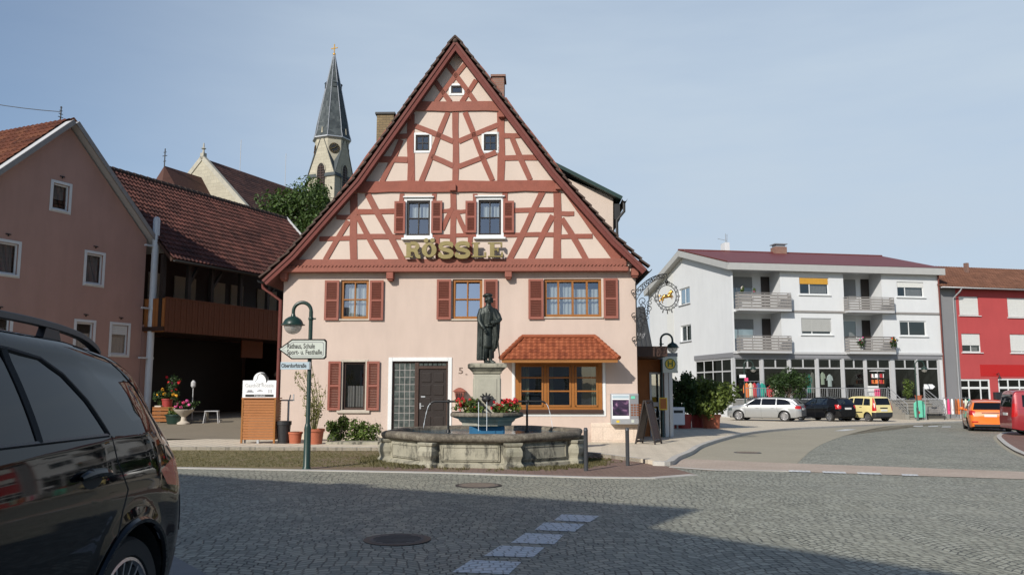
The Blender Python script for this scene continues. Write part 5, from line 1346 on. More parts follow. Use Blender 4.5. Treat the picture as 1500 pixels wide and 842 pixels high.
mb = MB(); mb.box(LO[0][1] + .02, LO[2][0] - .02, -.07, .0, zf2 - .10, zf2 + .04); mb.box(LO[2][1] + .5, WL, -.07, .0, zf2 - .10, zf2 + .04); mb.build('storey_band', M['slat_grey'], apt)
mb = MB(); mb.box(-.05, WL + .02, -.12, .0, zS - .10, zS + .06); mb.build('storey_band', M['light_grey'], apt)
downpipe(apt, [(WL - .04, -.1, zE), (WL - .04, -.1, gz_)], .06, 'timber_dark_red')
# roof: fascia, low maroon roof, hipped at the right, verge band on the gable
fh = .48; ov = .45; zr = zA - .12; zf = zE + .28; yR = -xA; eY = -ov
A, B, Rl, Rr = Vector((-.5, eY, zf + .05)), Vector((WL + .3, eY, zf + .05)), Vector((-.5, yR, zr + .1)), Vector((FW.hit(1292, 378, yR)[0], yR, zr + .1))
C2, D2 = Vector((WL + .3, 2 * yR, zf)), Vector((-.5, 2 * yR, zf))
mb = MB(); mb.face([A, B, Rr, Rl]); mb.face([B, C2, Rr]); mb.face([C2, D2, Rl, Rr]); mb.build('roof', M['roof_maroon'], apt)
mb = MB(); mb.box(-.45, WL + .3, eY - .02, eY + .12, zf - fh, zf + .02); mb.face([(-.45, eY + .12, zf - fh + .02), (WL + .3, eY + .12, zf - fh + .02), (WL + .3, .0, zf - fh + .02), (-.45, 0, zf - fh + .02)])
for q in (1, -1):
    a = Vector((-.47, eY if q > 0 else 2 * yR, zf - .22)); b_ = Vector((-.47, yR, zr - .2)); mb.bar(a, b_, .12, fh)
    a = Vector((-.24, eY if q > 0 else 2 * yR, zf - .40)); b_ = Vector((-.24, yR, zr - .38)); mb.bar(a, b_, .44, .06)
mb.build('fascia', M['fascia_grey'], apt)
mb = MB(); mb.bar((-.5, eY, zf + .10), (-.5, yR, zr + .13), .10, .06); mb.tube([(-.5, yR, zr + .12), (Rr.x, yR, zr + .12)], .07, 6); mb.build('ridge_cap', M['timber_dark_red'], apt)
def roofbox(u0, u1, v0, v1, y, m, name='chimney', parent=None):
    x0, z1 = FW.hit(u0, v0, y); x1, zb0 = FW.hit(u1, v1, y); mb = MB(); mb.box(x0, x1, y, y + .9, zb0 - .6, z1); return mb.build(name, M[m], parent or apt, bevel=.01), (x0, x1, z1)
c, q = roofbox(1136, 1153, 361, 371, yR - .5, 'chimney_brick'); mb = MB(); mb.box(q[0] + .1, q[1] - .1, yR - .4, yR + .3, q[2], q[2] + .18); mb.box(q[0] - .05, q[1] + .05, yR - .55, yR + .45, q[2] + .2, q[2] + .27); mb.build('chimney_cowl', M['zinc'], c)
c, q = roofbox(1062, 1069, 355, 367, yR, 'plaster_white', 'mast_base'); mb = MB(); xm = (q[0] + q[1]) / 2; mb.tube([(xm, yR + .3, q[2]), (xm, yR + .3, q[2] + .8)], .03, 6); mb.bar((xm - .7, yR + .3, q[2] + .35), (xm + .1, yR + .3, q[2] + .2), .03, .03); mb.bar((xm + .1, yR + .3, q[2] - .1), (xm + .14, yR + .3, q[2] + .75), .03, .05); mb.build('aerial', M['zinc'], c)
# shop front: fascia, piers, glazing with transom lights
zg1 = HW(1200, 525)[1]; ztr = HW(1200, 539)[1]
mb = MB(); mb.box(.0, WL - .12, -.04, .03, zg1, zS - .1); mb.build('shop_fascia', M['grey_paint'], apt)
bays = [(1077, 1114.6), (1118.5, 1155.2), (1158.8, 1196), (1199.5, 1233.5), (1237, 1267), (1270, 1305), (1311, 1343), (1345, 1375.5)]
for i, (ua, ub) in enumerate(bays):
    xa, xb = HW(ua, 550)[0], HW(ub, 550)[0]
    posts = [] ; f = window(apt, I4, xa, xb, z0w, zg1, fm='light_grey', fw=.07, rails=[ztr], mw=.09, depth=.03, pane='glass_shop', rdepth=3.2, name='shop_window', cols=1)
    mb = MB(); xm = (xa + xb) / 2; mb.box(xm - .05, xm + .05, .035, .085, ztr + .05, zg1 - .08); mb.build('mullion', M['light_grey'], f)
for (ua, ub) in [(1069, 1077)] + [(a[1], b[0]) for a, b in zip(bays, bays[1:])] + [(1375.5, 1377)]:
    xa, xb = HW(ua, 550)[0], HW(ub, 550)[0]; xa = max(xa, -.05)
    mb = MB(); mb.box(xa + .003, xb - .003, -.03, .16, gz_, zg1 - .003); mb.build('pier', M['light_grey'], apt)
mb = MB(); mb.box(HW(1377, 550)[0], WL, 0, .2, gz_, zS); mb.build('corner_pier', M['plaster_white'], apt)
xs0, xs1 = HW(1284, 600)[0], HW(1338, 600)[0]
mb = MB(); mb.box(-.2, xs0 - .05, -1.5, .0, gz_, z0w - .02); mb.box(xs0 - .05, xs1 + .2, -1.5, 0, gz_, z0w - .021); mb.box(xs1 + .2, WL - .02, -.4, .0, gz_, z0w - .03); mb.build('terrace', M['terrace_grey'], apt)
mb = MB(); n = 6; zg = G(26, 52) + PZ; hstep = (z0w - .02 - zg) / n
for k in range(n): mb.box(xs0 + .02, xs1, -1.5 - .34 * (n - k) + .04, -1.5 - .001 - .34 * (n - k - 1), zg - .3, zg + hstep * (k + .9) - .05); mb.box(xs0 + .02, xs1 + .02, -1.5 - .34 * (n - k) - .02, -1.503 - .34 * (n - k - 1), zg + hstep * (k + .9) - .049, zg + hstep * (k + .9))
mb.box(xs0 - .3, xs0, -3.7, -1.5, zg - .3, zg + .3); mb.build('front_steps', M['step_stone'], apt)
def railing(parent, pts, h=1.0, gap=.14, m='zinc', name='railing', bars=True):
    mb = MB(); pts = [Vector(p) for p in pts]; up = Vector((0, 0, h))
    for a, b in zip(pts, pts[1:]):
        mb.tube([a + up, b + up], .028, 6); mb.tube([a + up * .12, b + up * .12], .018, 5)
        L_ = (b - a).length; n = max(1, int(L_ / 1.4))
        for k in range(n + 1): p = a.lerp(b, k / n); mb.tube([p, p + up], .024, 6)
        if bars:
            n = int(L_ / gap)
            for k in range(1, n): p = a.lerp(b, k / n); mb.tube([p + up * .12, p + up], .009, 4)
        else:
            for f_ in (.3, .5, .7): mb.tube([a + up * f_, b + up * f_], .014, 5)
    return mb.build(name, M[m], parent, True)
railing(apt, [(.1, -1.45, z0w), (xs0 - .1, -1.45, z0w)], .82)
for x in (xs0 + .05, xs1 - .1): railing(apt, [(x, -1.4, z0w), (x, -3.5, zg + .05)], .9, bars=False, name='stair_railing')

# ------------------------------------------------------------------ red building at the right edge
_o = FW.w(WL + .12, .25, 0); FR = Frame((_o.x, _o.y, 0), R(13)); HR_ = FR.hit
def rr(u0, v0, u1, v1, y=0.0): return lr(u0, v0, u1, v1, y, FR)
red = thing('red_building', 'red rendered building with white roller shutters at the right edge', 'house', (FR.o.x, FR.o.y, 0), FR.a)
zE2 = HR_(1440, 422)[1]; xg = HR_(1404, 500)[0]; RL = 22.0; zgr = -1.2
RWs = [rr(1405, 434, 1434, 462), rr(1476, 436.5, 1513, 465), rr(1409, 488.5, 1437, 516), rr(1480, 489.5, 1515, 517), rr(1405, 555, 1451, 589), rr(1463, 554, 1508, 590)]
far = [(w[0] + 7, w[1] + 7, w[2], w[3]) for w in (RWs[1], RWs[3], RWs[5])]
mb = MB(); mb.wall(xg, RL, zgr, zE2, RWs + far, reveal=.16); mb.face([(RL, 0, zgr), (RL, 11, zgr), (RL, 11, zE2), (RL, 0, zE2)]); mb.face([(0, 11, zgr), (RL, 11, zgr), (RL, 11, zE2), (0, 11, zE2)]); mb.face([(0, .02, zgr), (0, 11, zgr), (0, 11, zE2), (0, .02, zE2)]); mb.build('wall', M['plaster_red'], red)
mb = MB(); mb.face([(0, .0, zgr), (xg, .0, zgr), (xg, .0, zE2), (0, .0, zE2)]); mb.build('side_wall', M['plaster_grey'], red)
p = rr(1436, 534, 1512, 551); mb = MB(); mb.box(p[0], p[1], -.02, .01, p[2], p[3]); mb.build('sign_panel', M['tail_red'], red)
for i, w in enumerate(RWs[:4] + far[:2]):
    window(red, I4, *w, fm='white_paint', cols=2, fw=.09, depth=.09, pane='glass_dark', curtain=[(.5, .9, .1, .95)], sill=(.1, .10, .06), sm='white_paint', blind=(.97, .97, .62, .9, .9, .6)[i], blind_mat='roller_white')
for w in RWs[4:] + far[2:]:
    window(red, I4, *w, fm='white_paint', fw=.13, mw=.16, posts=[w[0] + (w[1] - w[0]) * .33, w[0] + (w[1] - w[0]) * .70], rails=[w[2] + (w[3] - w[2]) * .62], depth=.03, pane='glass_shop', rdepth=2.2, name='shop_window', sill=(.05, .06, .05))
slr = .42; eyr = -.55; zr0 = zE2 - .05
mb = MB(); V = Vector((0, 6.0, 6.0 * slr)); mb.rings([[(x, eyr, zr0), (x, 5.45, zr0 + 6 * slr), (x, 5.45, zr0 + 6 * slr - .15), (x, eyr, zr0 - .15)] for x in (-.2, RL + .3)]); mb.rings([[(x, 11.5, zr0), (x, 5.45, zr0 + 6 * slr), (x, 5.45, zr0 + 6 * slr - .15), (x, 11.5, zr0 - .15)] for x in (-.2, RL + .3)]); rf = mb.build('roof', M['wood_brown'], red)
mb = MB(); tiles(mb, (-.25, eyr - .03, zr0 + .02), (1, 0, 0), V, RL + .5, V.length, .25, .36, .03, .04, 4); tiles(mb, (RL + .3, 11.5, zr0 + .02), (-1, 0, 0), Vector((0, -6.05, 6 * slr)), RL + .5, V.length, .25, .36, .03, .04, 2); mb.build('roof_tiles', M['tile_red'], rf, recalc=False)
gutter(rf, (-.2, eyr - .1, zr0 - .03), (RL + .3, eyr - .1, zr0 - .03), .08, 'zinc')
xd, zd = HR_(1395, 435); downpipe(red, [(xd + .3, eyr - .1, zr0 - .1), (xd + .25, eyr, zr0 - .3), (xd, -.08, zr0 - .8), (xd, -.08, zgr)], .06)
xp, zp = HR_(1417, 385, 3.5); mb = MB(); mb.box(xp - .13, xp + .13, 3.5, 3.8, zr0, zp); mb.build('chimney', M['brick_dark'], red)
xl_, zl_ = HR_(1460, 556); mb = MB(); mb.tube([(xl_, -.02, zl_ + .4), (xl_, -.25, zl_ + .5), (xl_, -.3, zl_ + .25)], .03, 6); mb.lathe([(.05, zl_ + .25), (.16, zl_ + .05)], 12, (xl_, -.3, 0)); mb.build('wall_lamp', M['iron_black'], red, True)
b_ = rr(1456, 574, 1468, 585, -.1); mb = MB(); mb.box(b_[0], b_[1], -.3, -.01, b_[2], b_[3]); mb.build('wall_box', M['black_plastic'], red, bevel=.03)

# ------------------------------------------------------------------ dark barn and the flat-roofed annex beside the inn
dk = P(930, 500, 44); x1b = P(960, 470, 44).x
t = thing('dark_barn', 'dark grey boarded barn seen between the inn and the white block', 'barn', (dk.x - 5, 44, G(6, 44)))
zt_ = P(945, 441, 44).z - G(6, 44); zm_ = zt_ - 2.6; wl = x1b - dk.x + 5
mb = MB(); mb.box(0, wl - .3, 1.6, 9, -.3, zm_ + 1.0); mb.build('wall', M['plaster_grey'], t)
mb = MB(); mb.rings([[(x, .9, zm_), (x, 3.4, zt_), (x, 9.3, zt_ - .1), (x, 9.3, zt_ - .3), (x, 3.4, zt_ - .2), (x, .9, zm_ - .2)] for x in (-.2, wl)]); rf = mb.build('roof', M['dark_boards'], t)
mb = MB(); n = 26
for k in range(n): xx = -.1 + wl * k / (n - 1); mb.bar((xx, .88, zm_ + .03), (xx, 3.4, zt_ + .03), .06, .07)
mb.build('roof_ribs', M['dark_boards'], rf)
anx = thing('entrance_annex', 'low flat roofed annex with dark fascia at the right end of the inn', 'annex', FH.o, FH.a)
xq0 = H(974, 600, 3.6)[0]; ya = 1.1; xa0 = WX1 + .02; xa1 = H(972, 560, ya)[0]; zr1 = H(950, 507, ya)[1]; zr2 = H(950, 522, ya)[1]
mb = MB(); mb.box(xa0, xa1 + .15, ya, ya + 7, zr2, zr1); mb.build('flat_roof', M['wood_brown'], anx, bevel=.01)
yw = 4.0; mb = MB(); mb.box(xa0, xq0 + .1, yw, yw + .15, -.3, zr2 - .005); mb.box(xa0, xa0 + .06, ya + .1, yw, -.3, zr2 - .005); mb.build('wall', M['wood_board'], anx)
xq0, xq1 = H(974, 600, 3.6)[0], H(986, 600, 3.6)[0]; zq = zr2 - .005; mb = MB(); mb.box(xq0, xq1, 3.6, 3.98, -.3, zq); mb.build('side_post', M['white_paint'], anx); mb = MB(); mb.box(xa1 + .151, xq1 + .15, ya + 2.2, ya + 7, zr2 + .0, zr1 - .12); mb.build('flat_roof', M['grey_paint'], anx)
xd0, xd1 = H(955, 600, yw)[0], H(969, 600, yw)[0]; zd1 = H(960, 548, yw)[1]
mb = MB(); mb.box(xd0, xd1, yw - .05, yw - .002, -.1, zd1); dd = mb.build('glass_door', M['glass_blue'], anx); mb = MB()
for a, b in ((xd0 - .07, xd0), (xd1, xd1 + .07)): mb.box(a, b, yw - .06, yw, -.1, zd1 + .07)
mb.box(xd0, xd1, yw - .06, yw, zd1, zd1 + .07); mb.box(xd0, xd1, yw - .07, yw - .05, .95, 1.1); mb.box(xd0, xd1, yw - .07, yw - .05, 0.5, .56); mb.build('door_frame', M['zinc'], dd)

# ------------------------------------------------------------------ the two houses across the street, behind the camera (their roofs throw the shade on the setts)
def street_house(name, label, r0, ang, L_, hw, zr, ze, wallm, z0=0.0):
    t = thing(name, label, 'house', (r0[0], r0[1], z0), ang)       # local x along the ridge, +y towards the square
    n = max(2, int(L_ / 2.6)); holes = []
    for k in range(n):
        xm = L_ * (k + .5) / n
        for zz in (1.0, 3.9): holes.append((-xm - .5, -xm + .5, zz, zz + 1.4))
    TF = TR(0, hw, 0, R(180))
    mb = MB(TF); mb.wall(-L_, 0, -.5, ze, holes, reveal=.14); mb.T = I4
    mb.face([(0, -hw, -.5), (L_, -hw, -.5), (L_, -hw, ze), (0, -hw, ze)])
    for x in (0, L_): mb.face([(x, -hw, -.5), (x, hw, -.5), (x, hw, ze), (x, 0, zr - .15), (x, -hw, ze)])
    mb.build('wall', M[wallm], t)
    for h in holes: window(t, TF, *h, fm='white_paint', cols=2, rows=2, depth=.06, pane='glass', surround=.1, sill=(.08, .08, .05))
    mb = MB(); sl_ = (zr - ze) / hw; V = Vector((0, -hw - .4, (hw + .4) * sl_))
    for s_ in (1, -1): mb.rings([[(x, s_ * (hw + .4), ze - .4 * sl_), (x, 0, zr), (x, 0, zr - .18), (x, s_ * (hw + .4), ze - .4 * sl_ - .18)] for x in (-.3, L_ + .3)])
    rf = mb.build('roof', M['wood_brown'], t)
    mb = MB(); tiles(mb, (L_ + .3, hw + .4, ze - .4 * sl_ + .02), (-1, 0, 0), V, L_ + .6, V.length, .26, .34, .03, .04, 2); tiles(mb, (-.3, -hw - .4, ze - .4 * sl_ + .02), (1, 0, 0), Vector((0, -V.y, V.z)), L_ + .6, V.length, .26, .34, .03, .04, 2); mb.build('roof_tiles', M['tile_red'], rf, recalc=False)
    mb = MB(); mb.box(L_ * .35, L_ * .35 + .7, -1.2, -.5, zr - 2, zr + .5); mb.build('chimney', M['chimney_brick'], rf)
def shade_ridge(u0, v0, u1, v1, h, ext0=0, ext1=0):
    """ridge line at height h whose shadow on the setts runs from pixel 0 to pixel 1"""
    k = h / TO_SUN.z; o_ = Vector((TO_SUN.x, TO_SUN.y)) * k
    a, b = gp(u0, v0), gp(u1, v1); a, b = Vector(a.xy) + o_, Vector(b.xy) + o_; d = (b - a).normalized()
    a -= d * ext0; b += d * ext1
    return a, math.atan2(d.y, d.x), (b - a).length
a, an, L_ = shade_ridge(260, 696, 985, 746, 11.0)
street_house('street_house', 'beige house with red tile roof behind the dark car', a, an, L_, 3.4, 11.0, 6.2, 'plaster_beige')
a, an, L_ = shade_ridge(930, 774, 1370, 842, 10.0, 0.0, 9)
street_house('street_house', 'white house with red tile roof on the near side of the street', a, an, L_, 3.4, 10.0, 6.0, 'plaster_white')

# ------------------------------------------------------------------ fountain
fcx = P(711, 600, 19.2); FC_ = Vector((fcx.x, 19.2, G(fcx.x, 19.2)))
fountain = thing('fountain', 'eight sided weathered stone fountain with blue painted pool in front of the inn', 'fountain', FC_)
RF = 2.33; VA = [R(-29 + 45 * k) for k in range(8)]
def oct_(r, z, ph=0.0): return [Vector((r * math.cos(a + ph), r * math.sin(a + ph), z)) for a in VA]
mb = MB()
prof = [(RF - .02, -.15), (RF - .02, .085), (RF - .10, .12), (RF - .10, .50), (RF - .06, .53), (RF - .26, .53), (RF - .26, .12)]
mb.rings([oct_(r, z) for r, z in prof], caps=False); mb.build('basin_wall', M['fountain_stone'], fountain, merge=True)
mb = MB()
pr = [(RF - .07, .525), (RF + .015, .55), (RF + .045, .60), (RF + .045, .645), (RF + .01, .685), (RF - .05, .70), (RF - .26, .70), (RF - .30, .67), (RF - .30, .50)]
mb.rings([oct_(r, z) for r, z in pr], caps=False); mb.build('rim', M['rim_stone'], fountain, True, sharp=60)
mb = MB(); mb.rings([oct_(RF - .275, z) for z in (.14, .56)], caps=False); mb.face(oct_(RF - .27, .15)); mb.build('pool_lining', M['pool_blue'], fountain)
mb = MB(); mb.face(oct_(RF - .28, .615)); mb.build('water', M['water'], fountain)
for k in range(8):                                    # panels with a raised moulding, piers with bulging middles on the corners
    a, b = oct_(RF - .10, 0)[k], oct_(RF - .10, 0)[(k + 1) % 8]; m = (a + b) / 2; L_ = (b - a).length; ang = math.atan2(m.y, m.x) + R(90)
    T = TR(m.x, m.y, 0, ang); h = L_ / 2 - .24; mb = MB(T)
    mb.box(-h, h, -.035, .02, .15, .48); mb.build('panel', M['fountain_stone'], fountain, bevel=.012)
    mb = MB(T)
    for q in ((-h + .04, h - .04, .185, .20), (-h + .04, h - .04, .43, .445)): mb.box(q[0], q[1], -.052, -.03, q[2], q[3])
    for x in (-h + .04, h - .055): mb.box(x, x + .015, -.051, -.03, .20, .43)
    mb.build('moulding', M['fountain_stone'], fountain)
    c = oct_(RF - .02, 0)[k]; T = TR(c.x, c.y, 0, VA[k] + R(90)); mb = MB(T)
    def sq(w, d, z): return [(-w, -d, z), (w, -d, z), (w, .16, z), (-w, .16, z)]
    mb.rings([sq(.19, .11, -.15), sq(.19, .11, .10), sq(.165, .085, .12), sq(.15, .07, .16), sq(.155, .085, .21), sq(.175, .11, .27), sq(.175, .11, .36), sq(.155, .085, .42), sq(.14, .06, .45), sq(.17, .09, .47), sq(.19, .10, .53)])
    mb.build('corner_pier', M['fountain_stone'], fountain, bevel=.012)
# centre: blue plinth, shallow flower bowl, pillar with cornice
def sqr(w, z, d=None): d = d or w; return [(-w, -d, z), (w, -d, z), (w, d, z), (-w, d, z)]
px0 = .03
TP = TR(px0, 0.05, 0, R(3))
mb = MB(TP); mb.rings([sqr(.40, .15), sqr(.40, .78)]); mb.build('plinth', M['pool_blue'], fountain, bevel=.015)
mb = MB(TP); n8 = lambda r, z: [(r * math.cos(R(22.5 + 45 * k)) * 1.0, r * math.sin(R(22.5 + 45 * k)), z) for k in range(8)]
mb.rings([n8(.60, .79), n8(.62, .86), n8(.68, .90), n8(.70, .94), n8(.80, .97), n8(.84, .985)]); bwl = mb.build('flower_bowl', M['pedestal_stone'], fountain, bevel=.008)
mb = MB(TP); mb.rings([n8(.84, .986), n8(.885, 1.00), n8(.90, 1.03), n8(.89, 1.075), n8(.86, 1.09), n8(.78, 1.09), n8(.74, 1.03), n8(.3, 1.02)]); mb.build('bowl_rim', M['rim_stone'], bwl, bevel=.008)
mb = MB(TP); mb.rings([sqr(.36, .79), sqr(.36, 1.06), sqr(.33, 1.08), sqr(.31, 1.12), sqr(.305, 1.95)]); pil = mb.build('pillar', M['pedestal_stone'], fountain, bevel=.02)
mb = MB(TP)
for q in (-1, 1): mb.box(-.22, .22, q * .312 - .008, q * .312 + .008, 1.22, 1.85); mb.box(q * .312 - .008, q * .312 + .008, -.22, .22, 1.22, 1.85)
mb.build('pillar_panel', M['pedestal_stone'], pil, bevel=.006)
mb = MB(TP); mb.rings([sqr(.305, 1.951), sqr(.33, 1.97), sqr(.33, 2.0), sqr(.37, 2.04), sqr(.42, 2.09), sqr(.445, 2.10), sqr(.445, 2.16), sqr(.43, 2.18), sqr(.36, 2.20)]); mb.build('cornice', M['fountain_stone'], fountain, bevel=.008)
# spout pipes on little posts
zsp = 1.33
def spout(T, L_, post):
    mb = MB(T); mb.tube([(.30, 0, zsp), (L_ - .06, 0, zsp), (L_, 0, zsp - .02), (L_ + .03, 0, zsp - .05)], [.026, .024, .024, .020], 10); mb.lathe([(.05, .30), (.06, .34), (.045, .38)], 10, (0, 0, zsp), 'x'); mb.lathe([(.045, post - .03), (.05, post), (.045, post + .03)], 10, (0, 0, zsp), 'x')
    s = mb.build('spout_pipe', M['iron_black'], fountain, True)
    mb = MB(T); mb.tube([(post, 0, .3), (post, 0, zsp)], .026, 8); mb.lathe([(.06, .62), (.05, .66), (.035, .70)], 10, (post, 0, 0)); mb.build('spout_post', M['iron_black'], s, True)
    mb = MB(T); pts_ = [(L_ + .03 + .16 * t, 0, zsp - .05 - .56 * t * t) for t in [k / 10 for k in range(11)]]; mb.tube(pts_, [.008 + .004 * math.sin(k * 2.3) - .0003 * k for k in range(11)], 6); mb.build('water_jet', M['water_jet'], s, True)
spout(TP @ Matrix.Rotation(R(180), 4, 'Z'), 1.26, .88); spout(TP, 1.33, .93)
for x in (-.20, -.02):
    T = TP @ TR(x, -.30, 0, R(-90)); mb = MB(T); mb.tube([(0, 0, zsp + .02), (.50, 0, zsp + .05), (.62, 0, zsp + .0)], [.025, .022, .018], 8); s = mb.build('spout_pipe', M['iron_black'], fountain, True)
    mb = MB(T); mb.tube([(.62 + .05 * t, 0, zsp - .62 * t * t) for t in [k / 8 for k in range(9)]], .007, 5); mb.build('water_jet', M['water_jet'], s, True)
mb = MB(TP); mb.sphere((-.02, -.40, zsp + .06), .09, 10, 6, (1.2, .8, .9))
for a in range(-70, 80, 35): mb.tube([(-.02 + .06 * math.sin(R(a)), -.42, zsp + .1), (-.02 + .15 * math.sin(R(a)), -.43, zsp + .08 + .12 * math.cos(R(a)))], [.03, .015], 6)
mb.build('spout_mask', M['iron_black'], fountain, True)

def flower_bed(name, label, base, w, d, h, cols, n, group=None, leafm='leaf_bed', fs=.05, ls=.06, seed=1, cat='flowers'):
    t = thing(name, label, cat, base, 0, group); bl = clumps((0, 0, h * .45), (w, d, h * .55), 16, seed, .4)
    mb = MB(); leaves(mb, bl, int(n * 1.2), ls, seed, shell=.3); mb.build('foliage', M[leafm], t, recalc=False)
    r = random.Random(seed + 9)
    for m_, share in cols:
        mb = MB()
        for c, rad, wt in clumps((0, 0, h * .62), (w * .95, d * .95, h * .5), max(3, int(n * share / 40)), seed + 3 + len(m_), .3):
            c = Vector(c); k0 = 22
            for _ in range(k0):
                dd = Vector((r.gauss(0, 1), r.gauss(0, 1), r.gauss(0, 1))).normalized(); p = c + dd * fs * .9; s_ = fs * r.uniform(.35, .6); a_ = dd.orthogonal().normalized() * s_; b_ = dd.cross(a_)
                mb.bm.faces.new([mb.bm.verts.new(q) for q in (p - a_, p - b_, p + a_, p + b_)])
        mb.build('blossoms', M[m_], t, recalc=False)
    return t
fb = FC_ + Vector((px0, .05, 1.02))
for sx, lab in ((-.42, 'red geraniums in the fountain bowl, clump left of the spout mask'), (.46, 'red geraniums in the fountain bowl, clump right of the spout mask')):
    flower_bed('geraniums', lab, fb + Vector((sx, -.32, 0)), .42, .28, .38, [('flower_red', 2.6)], 700, 'geraniums in the fountain bowl', 'leaf_bed', .036, .07, 5 if sx < 0 else 8)

# ------------------------------------------------------------------ bronze statue on the pillar
def remeshed(mb, name, mat, parent, vox=.011, smooth_it=4):
    me = bpy.data.meshes.new('t'); bmesh.ops.recalc_face_normals(mb.bm, faces=mb.bm.faces[:]); mb.bm.to_mesh(me); mb.bm.free()
    o = bpy.data.objects.new('t', me); COL.objects.link(o)
    m = o.modifiers.new('r', 'REMESH'); m.mode = 'VOXEL'; m.voxel_size = vox
    s = o.modifiers.new('s', 'SMOOTH'); s.factor = .5; s.iterations = smooth_it
    dg = bpy.context.evaluated_depsgraph_get(); m2 = bpy.data.meshes.new_from_object(o.evaluated_get(dg)); bpy.data.objects.remove(o)
    m2.name = name; m2.materials.clear(); m2.materials.append(mat)
    for p in m2.polygons: p.use_smooth = True
    q = bpy.data.objects.new(name, m2); COL.objects.link(q); q.parent = parent; return q
stat = thing('statue', 'dark bronze statue of a standing man in long cloak on the fountain pillar', 'statue', FC_ + Vector((px0 + .02, .05, 2.20)), R(8))
mb = MB()
mb.loft([((-.03, 0, .36), .125, .12), ((-.03, 0, .40), .14, .13), ((-.02, 0, .62), .13, .12), ((-.01, 0, .86), .125, .11), ((.0, 0, 1.02), .155, .12), ((.0, 0, 1.18), .175, .12), ((.0, .0, 1.28), .15, .10), ((.01, -.01, 1.345), .07, .07), ((.012, -.015, 1.42), .055, .06)], 20)
mb.loft([((-.16, .05, .075), .10, .13), ((-.16, .05, .12), .105, .14), ((-.155, .05, .5), .10, .14), ((-.15, .05, .9), .10, .14), ((-.11, .03, 1.15), .13, .14), ((-.06, .02, 1.29), .13, .10)], 16)
mb.loft([((.13, .05, .28), .05, .09), ((.15, .04, .45), .09, .12), ((.175, .03, .65), .105, .13), ((.19, .02, .82), .105, .13), ((.20, .01, 1.0), .10, .13), ((.14, .02, 1.16), .11, .12), ((.07, .02, 1.29), .11, .10)], 16)
mb.loft([((.0, .12, .12), .17, .04), ((.0, .13, .6), .17, .05), ((.0, .11, 1.1), .17, .05), ((0, .06, 1.3), .12, .06)], 14)
r = random.Random(4)
for k in range(13):                                   # drapery folds
    a = R(-170 + 26 * k + r.uniform(-6, 6)); x0, y0 = -.02 + .15 * math.cos(a), .03 + .13 * math.sin(a)
    if y0 < -.02: mb.tube([(x0, y0 + .01, .40), (x0 * .95, y0 - .0, .62), (x0 * .9, y0 + .02, .88)], [.020, .016, .008], 6)
for x, yy in ((-.25, -.03), (-.22, -.08), (-.17, -.10), (-.11, -.09)): mb.tube([(x, yy, .08), (x + .01, yy, .5), (x + .04, yy + .02, 1.1)], [.024, .02, .012], 6)
for x, yy in ((.14, -.07), (.20, -.09), (.25, -.07)): mb.tube([(x - .04, yy + .03, .34), (x, yy, .62), (x - .02, yy - .01, .98)], [.016, .022, .014], 6)
mb.tube([(-.15, -.0, 1.24), (-.205, -.04, 1.08), (-.20, -.07, .95), (-.14, -.14, .84), (-.09, -.165, .78)], [.075, .07, .062, .052, .036], 10)
mb.tube([(.15, .0, 1.24), (.235, -.03, 1.12), (.275, -.06, 1.02), (.22, -.13, .96), (.155, -.165, .945)], [.075, .07, .065, .052, .036], 10)
for hx, hy, hz, dx, dz in ((-.075, -.175, .755, .25, -1), (.125, -.175, .94, -1, .0)):  # hands: palm, four fingers, thumb
    d = Vector((dx, -.15, dz)).normalized(); s_ = d.cross(Vector((0, -1, 0))).normalized(); c = Vector((hx, hy, hz)); mb.sphere(c, .04, 10, 6, (1, .6, 1))
    for f in (-1.5, -.5, .5, 1.5): q = c + s_ * f * .017 + d * .025; mb.tube([q, q + d * (.045 - .006 * abs(f)), q + d * (.058 - .006 * abs(f)) + Vector((0, .03, 0))], [.011, .010, .008], 6)
    q = c + s_ * .035; mb.tube([q, q + d * .035 + s_ * .015], [.012, .009], 6)
mb.tube([(-.06, -.02, .45), (-.065, -.045, .27), (-.055, -.02, .10), (-.05, -.01, .02)], [.085, .065, .047, .045], 10); mb.tube([(.05, .03, .45), (.06, .01, .25), (.065, .02, .02)], [.085, .06, .045], 10)
for fx, fy, a in ((-.03, -.065, -70), (.10, -.03, -38)): mb.loft([((fx, fy, .0), .045, .10, R(a + 90)), ((fx, fy, .03), .045, .10, R(a + 90)), ((fx - .03 * math.cos(R(a)), fy - .03 * math.sin(R(a)), .075), .035, .05, R(a + 90))], 12)
mb.sphere((.02, -.03, 1.495), .085, 16, 12, (.86, 1.0, 1.12)); mb.sphere((.03, -.06, 1.425), .052, 12, 8, (1, .9, .9))
mb.tube([(.03, -.11, 1.515), (.035, -.128, 1.485), (.032, -.115, 1.475)], [.010, .016, .010], 6); mb.tube([(.0, -.105, 1.448), (.06, -.10, 1.448)], .010, 6)
for q in (-.005, .062): mb.sphere((q, -.098, 1.512), .014, 8, 6); mb.tube([(q - .02, -.103, 1.533), (q + .02, -.105, 1.533)], .010, 6)
for q in (-.055, .095): mb.sphere((q, -.02, 1.495), .02, 8, 6, (.6, 1, 1.4))
for k in range(16): a = R(20 + 320 * k / 15 - 90 + 20); mb.sphere((.02 + .078 * math.cos(a - R(0)), -.02 + .078 * math.sin(a), 1.47 + .03 * math.sin(k * 2.1)), .034, 8, 6) if math.sin(a) > -.55 else None
mb.sphere((.0, .0, 1.588), .115, 20, 12, (1.0, 1.0, .42)); mb.sphere((-.06, .03, 1.57), .07, 12, 8, (1, 1, .5))
for k in range(8): mb.tube([(.02 - .02 * math.cos(k), -.115, 1.28 - .05 * k), (.04, -.125, 1.26 - .05 * k)], .010, 6)
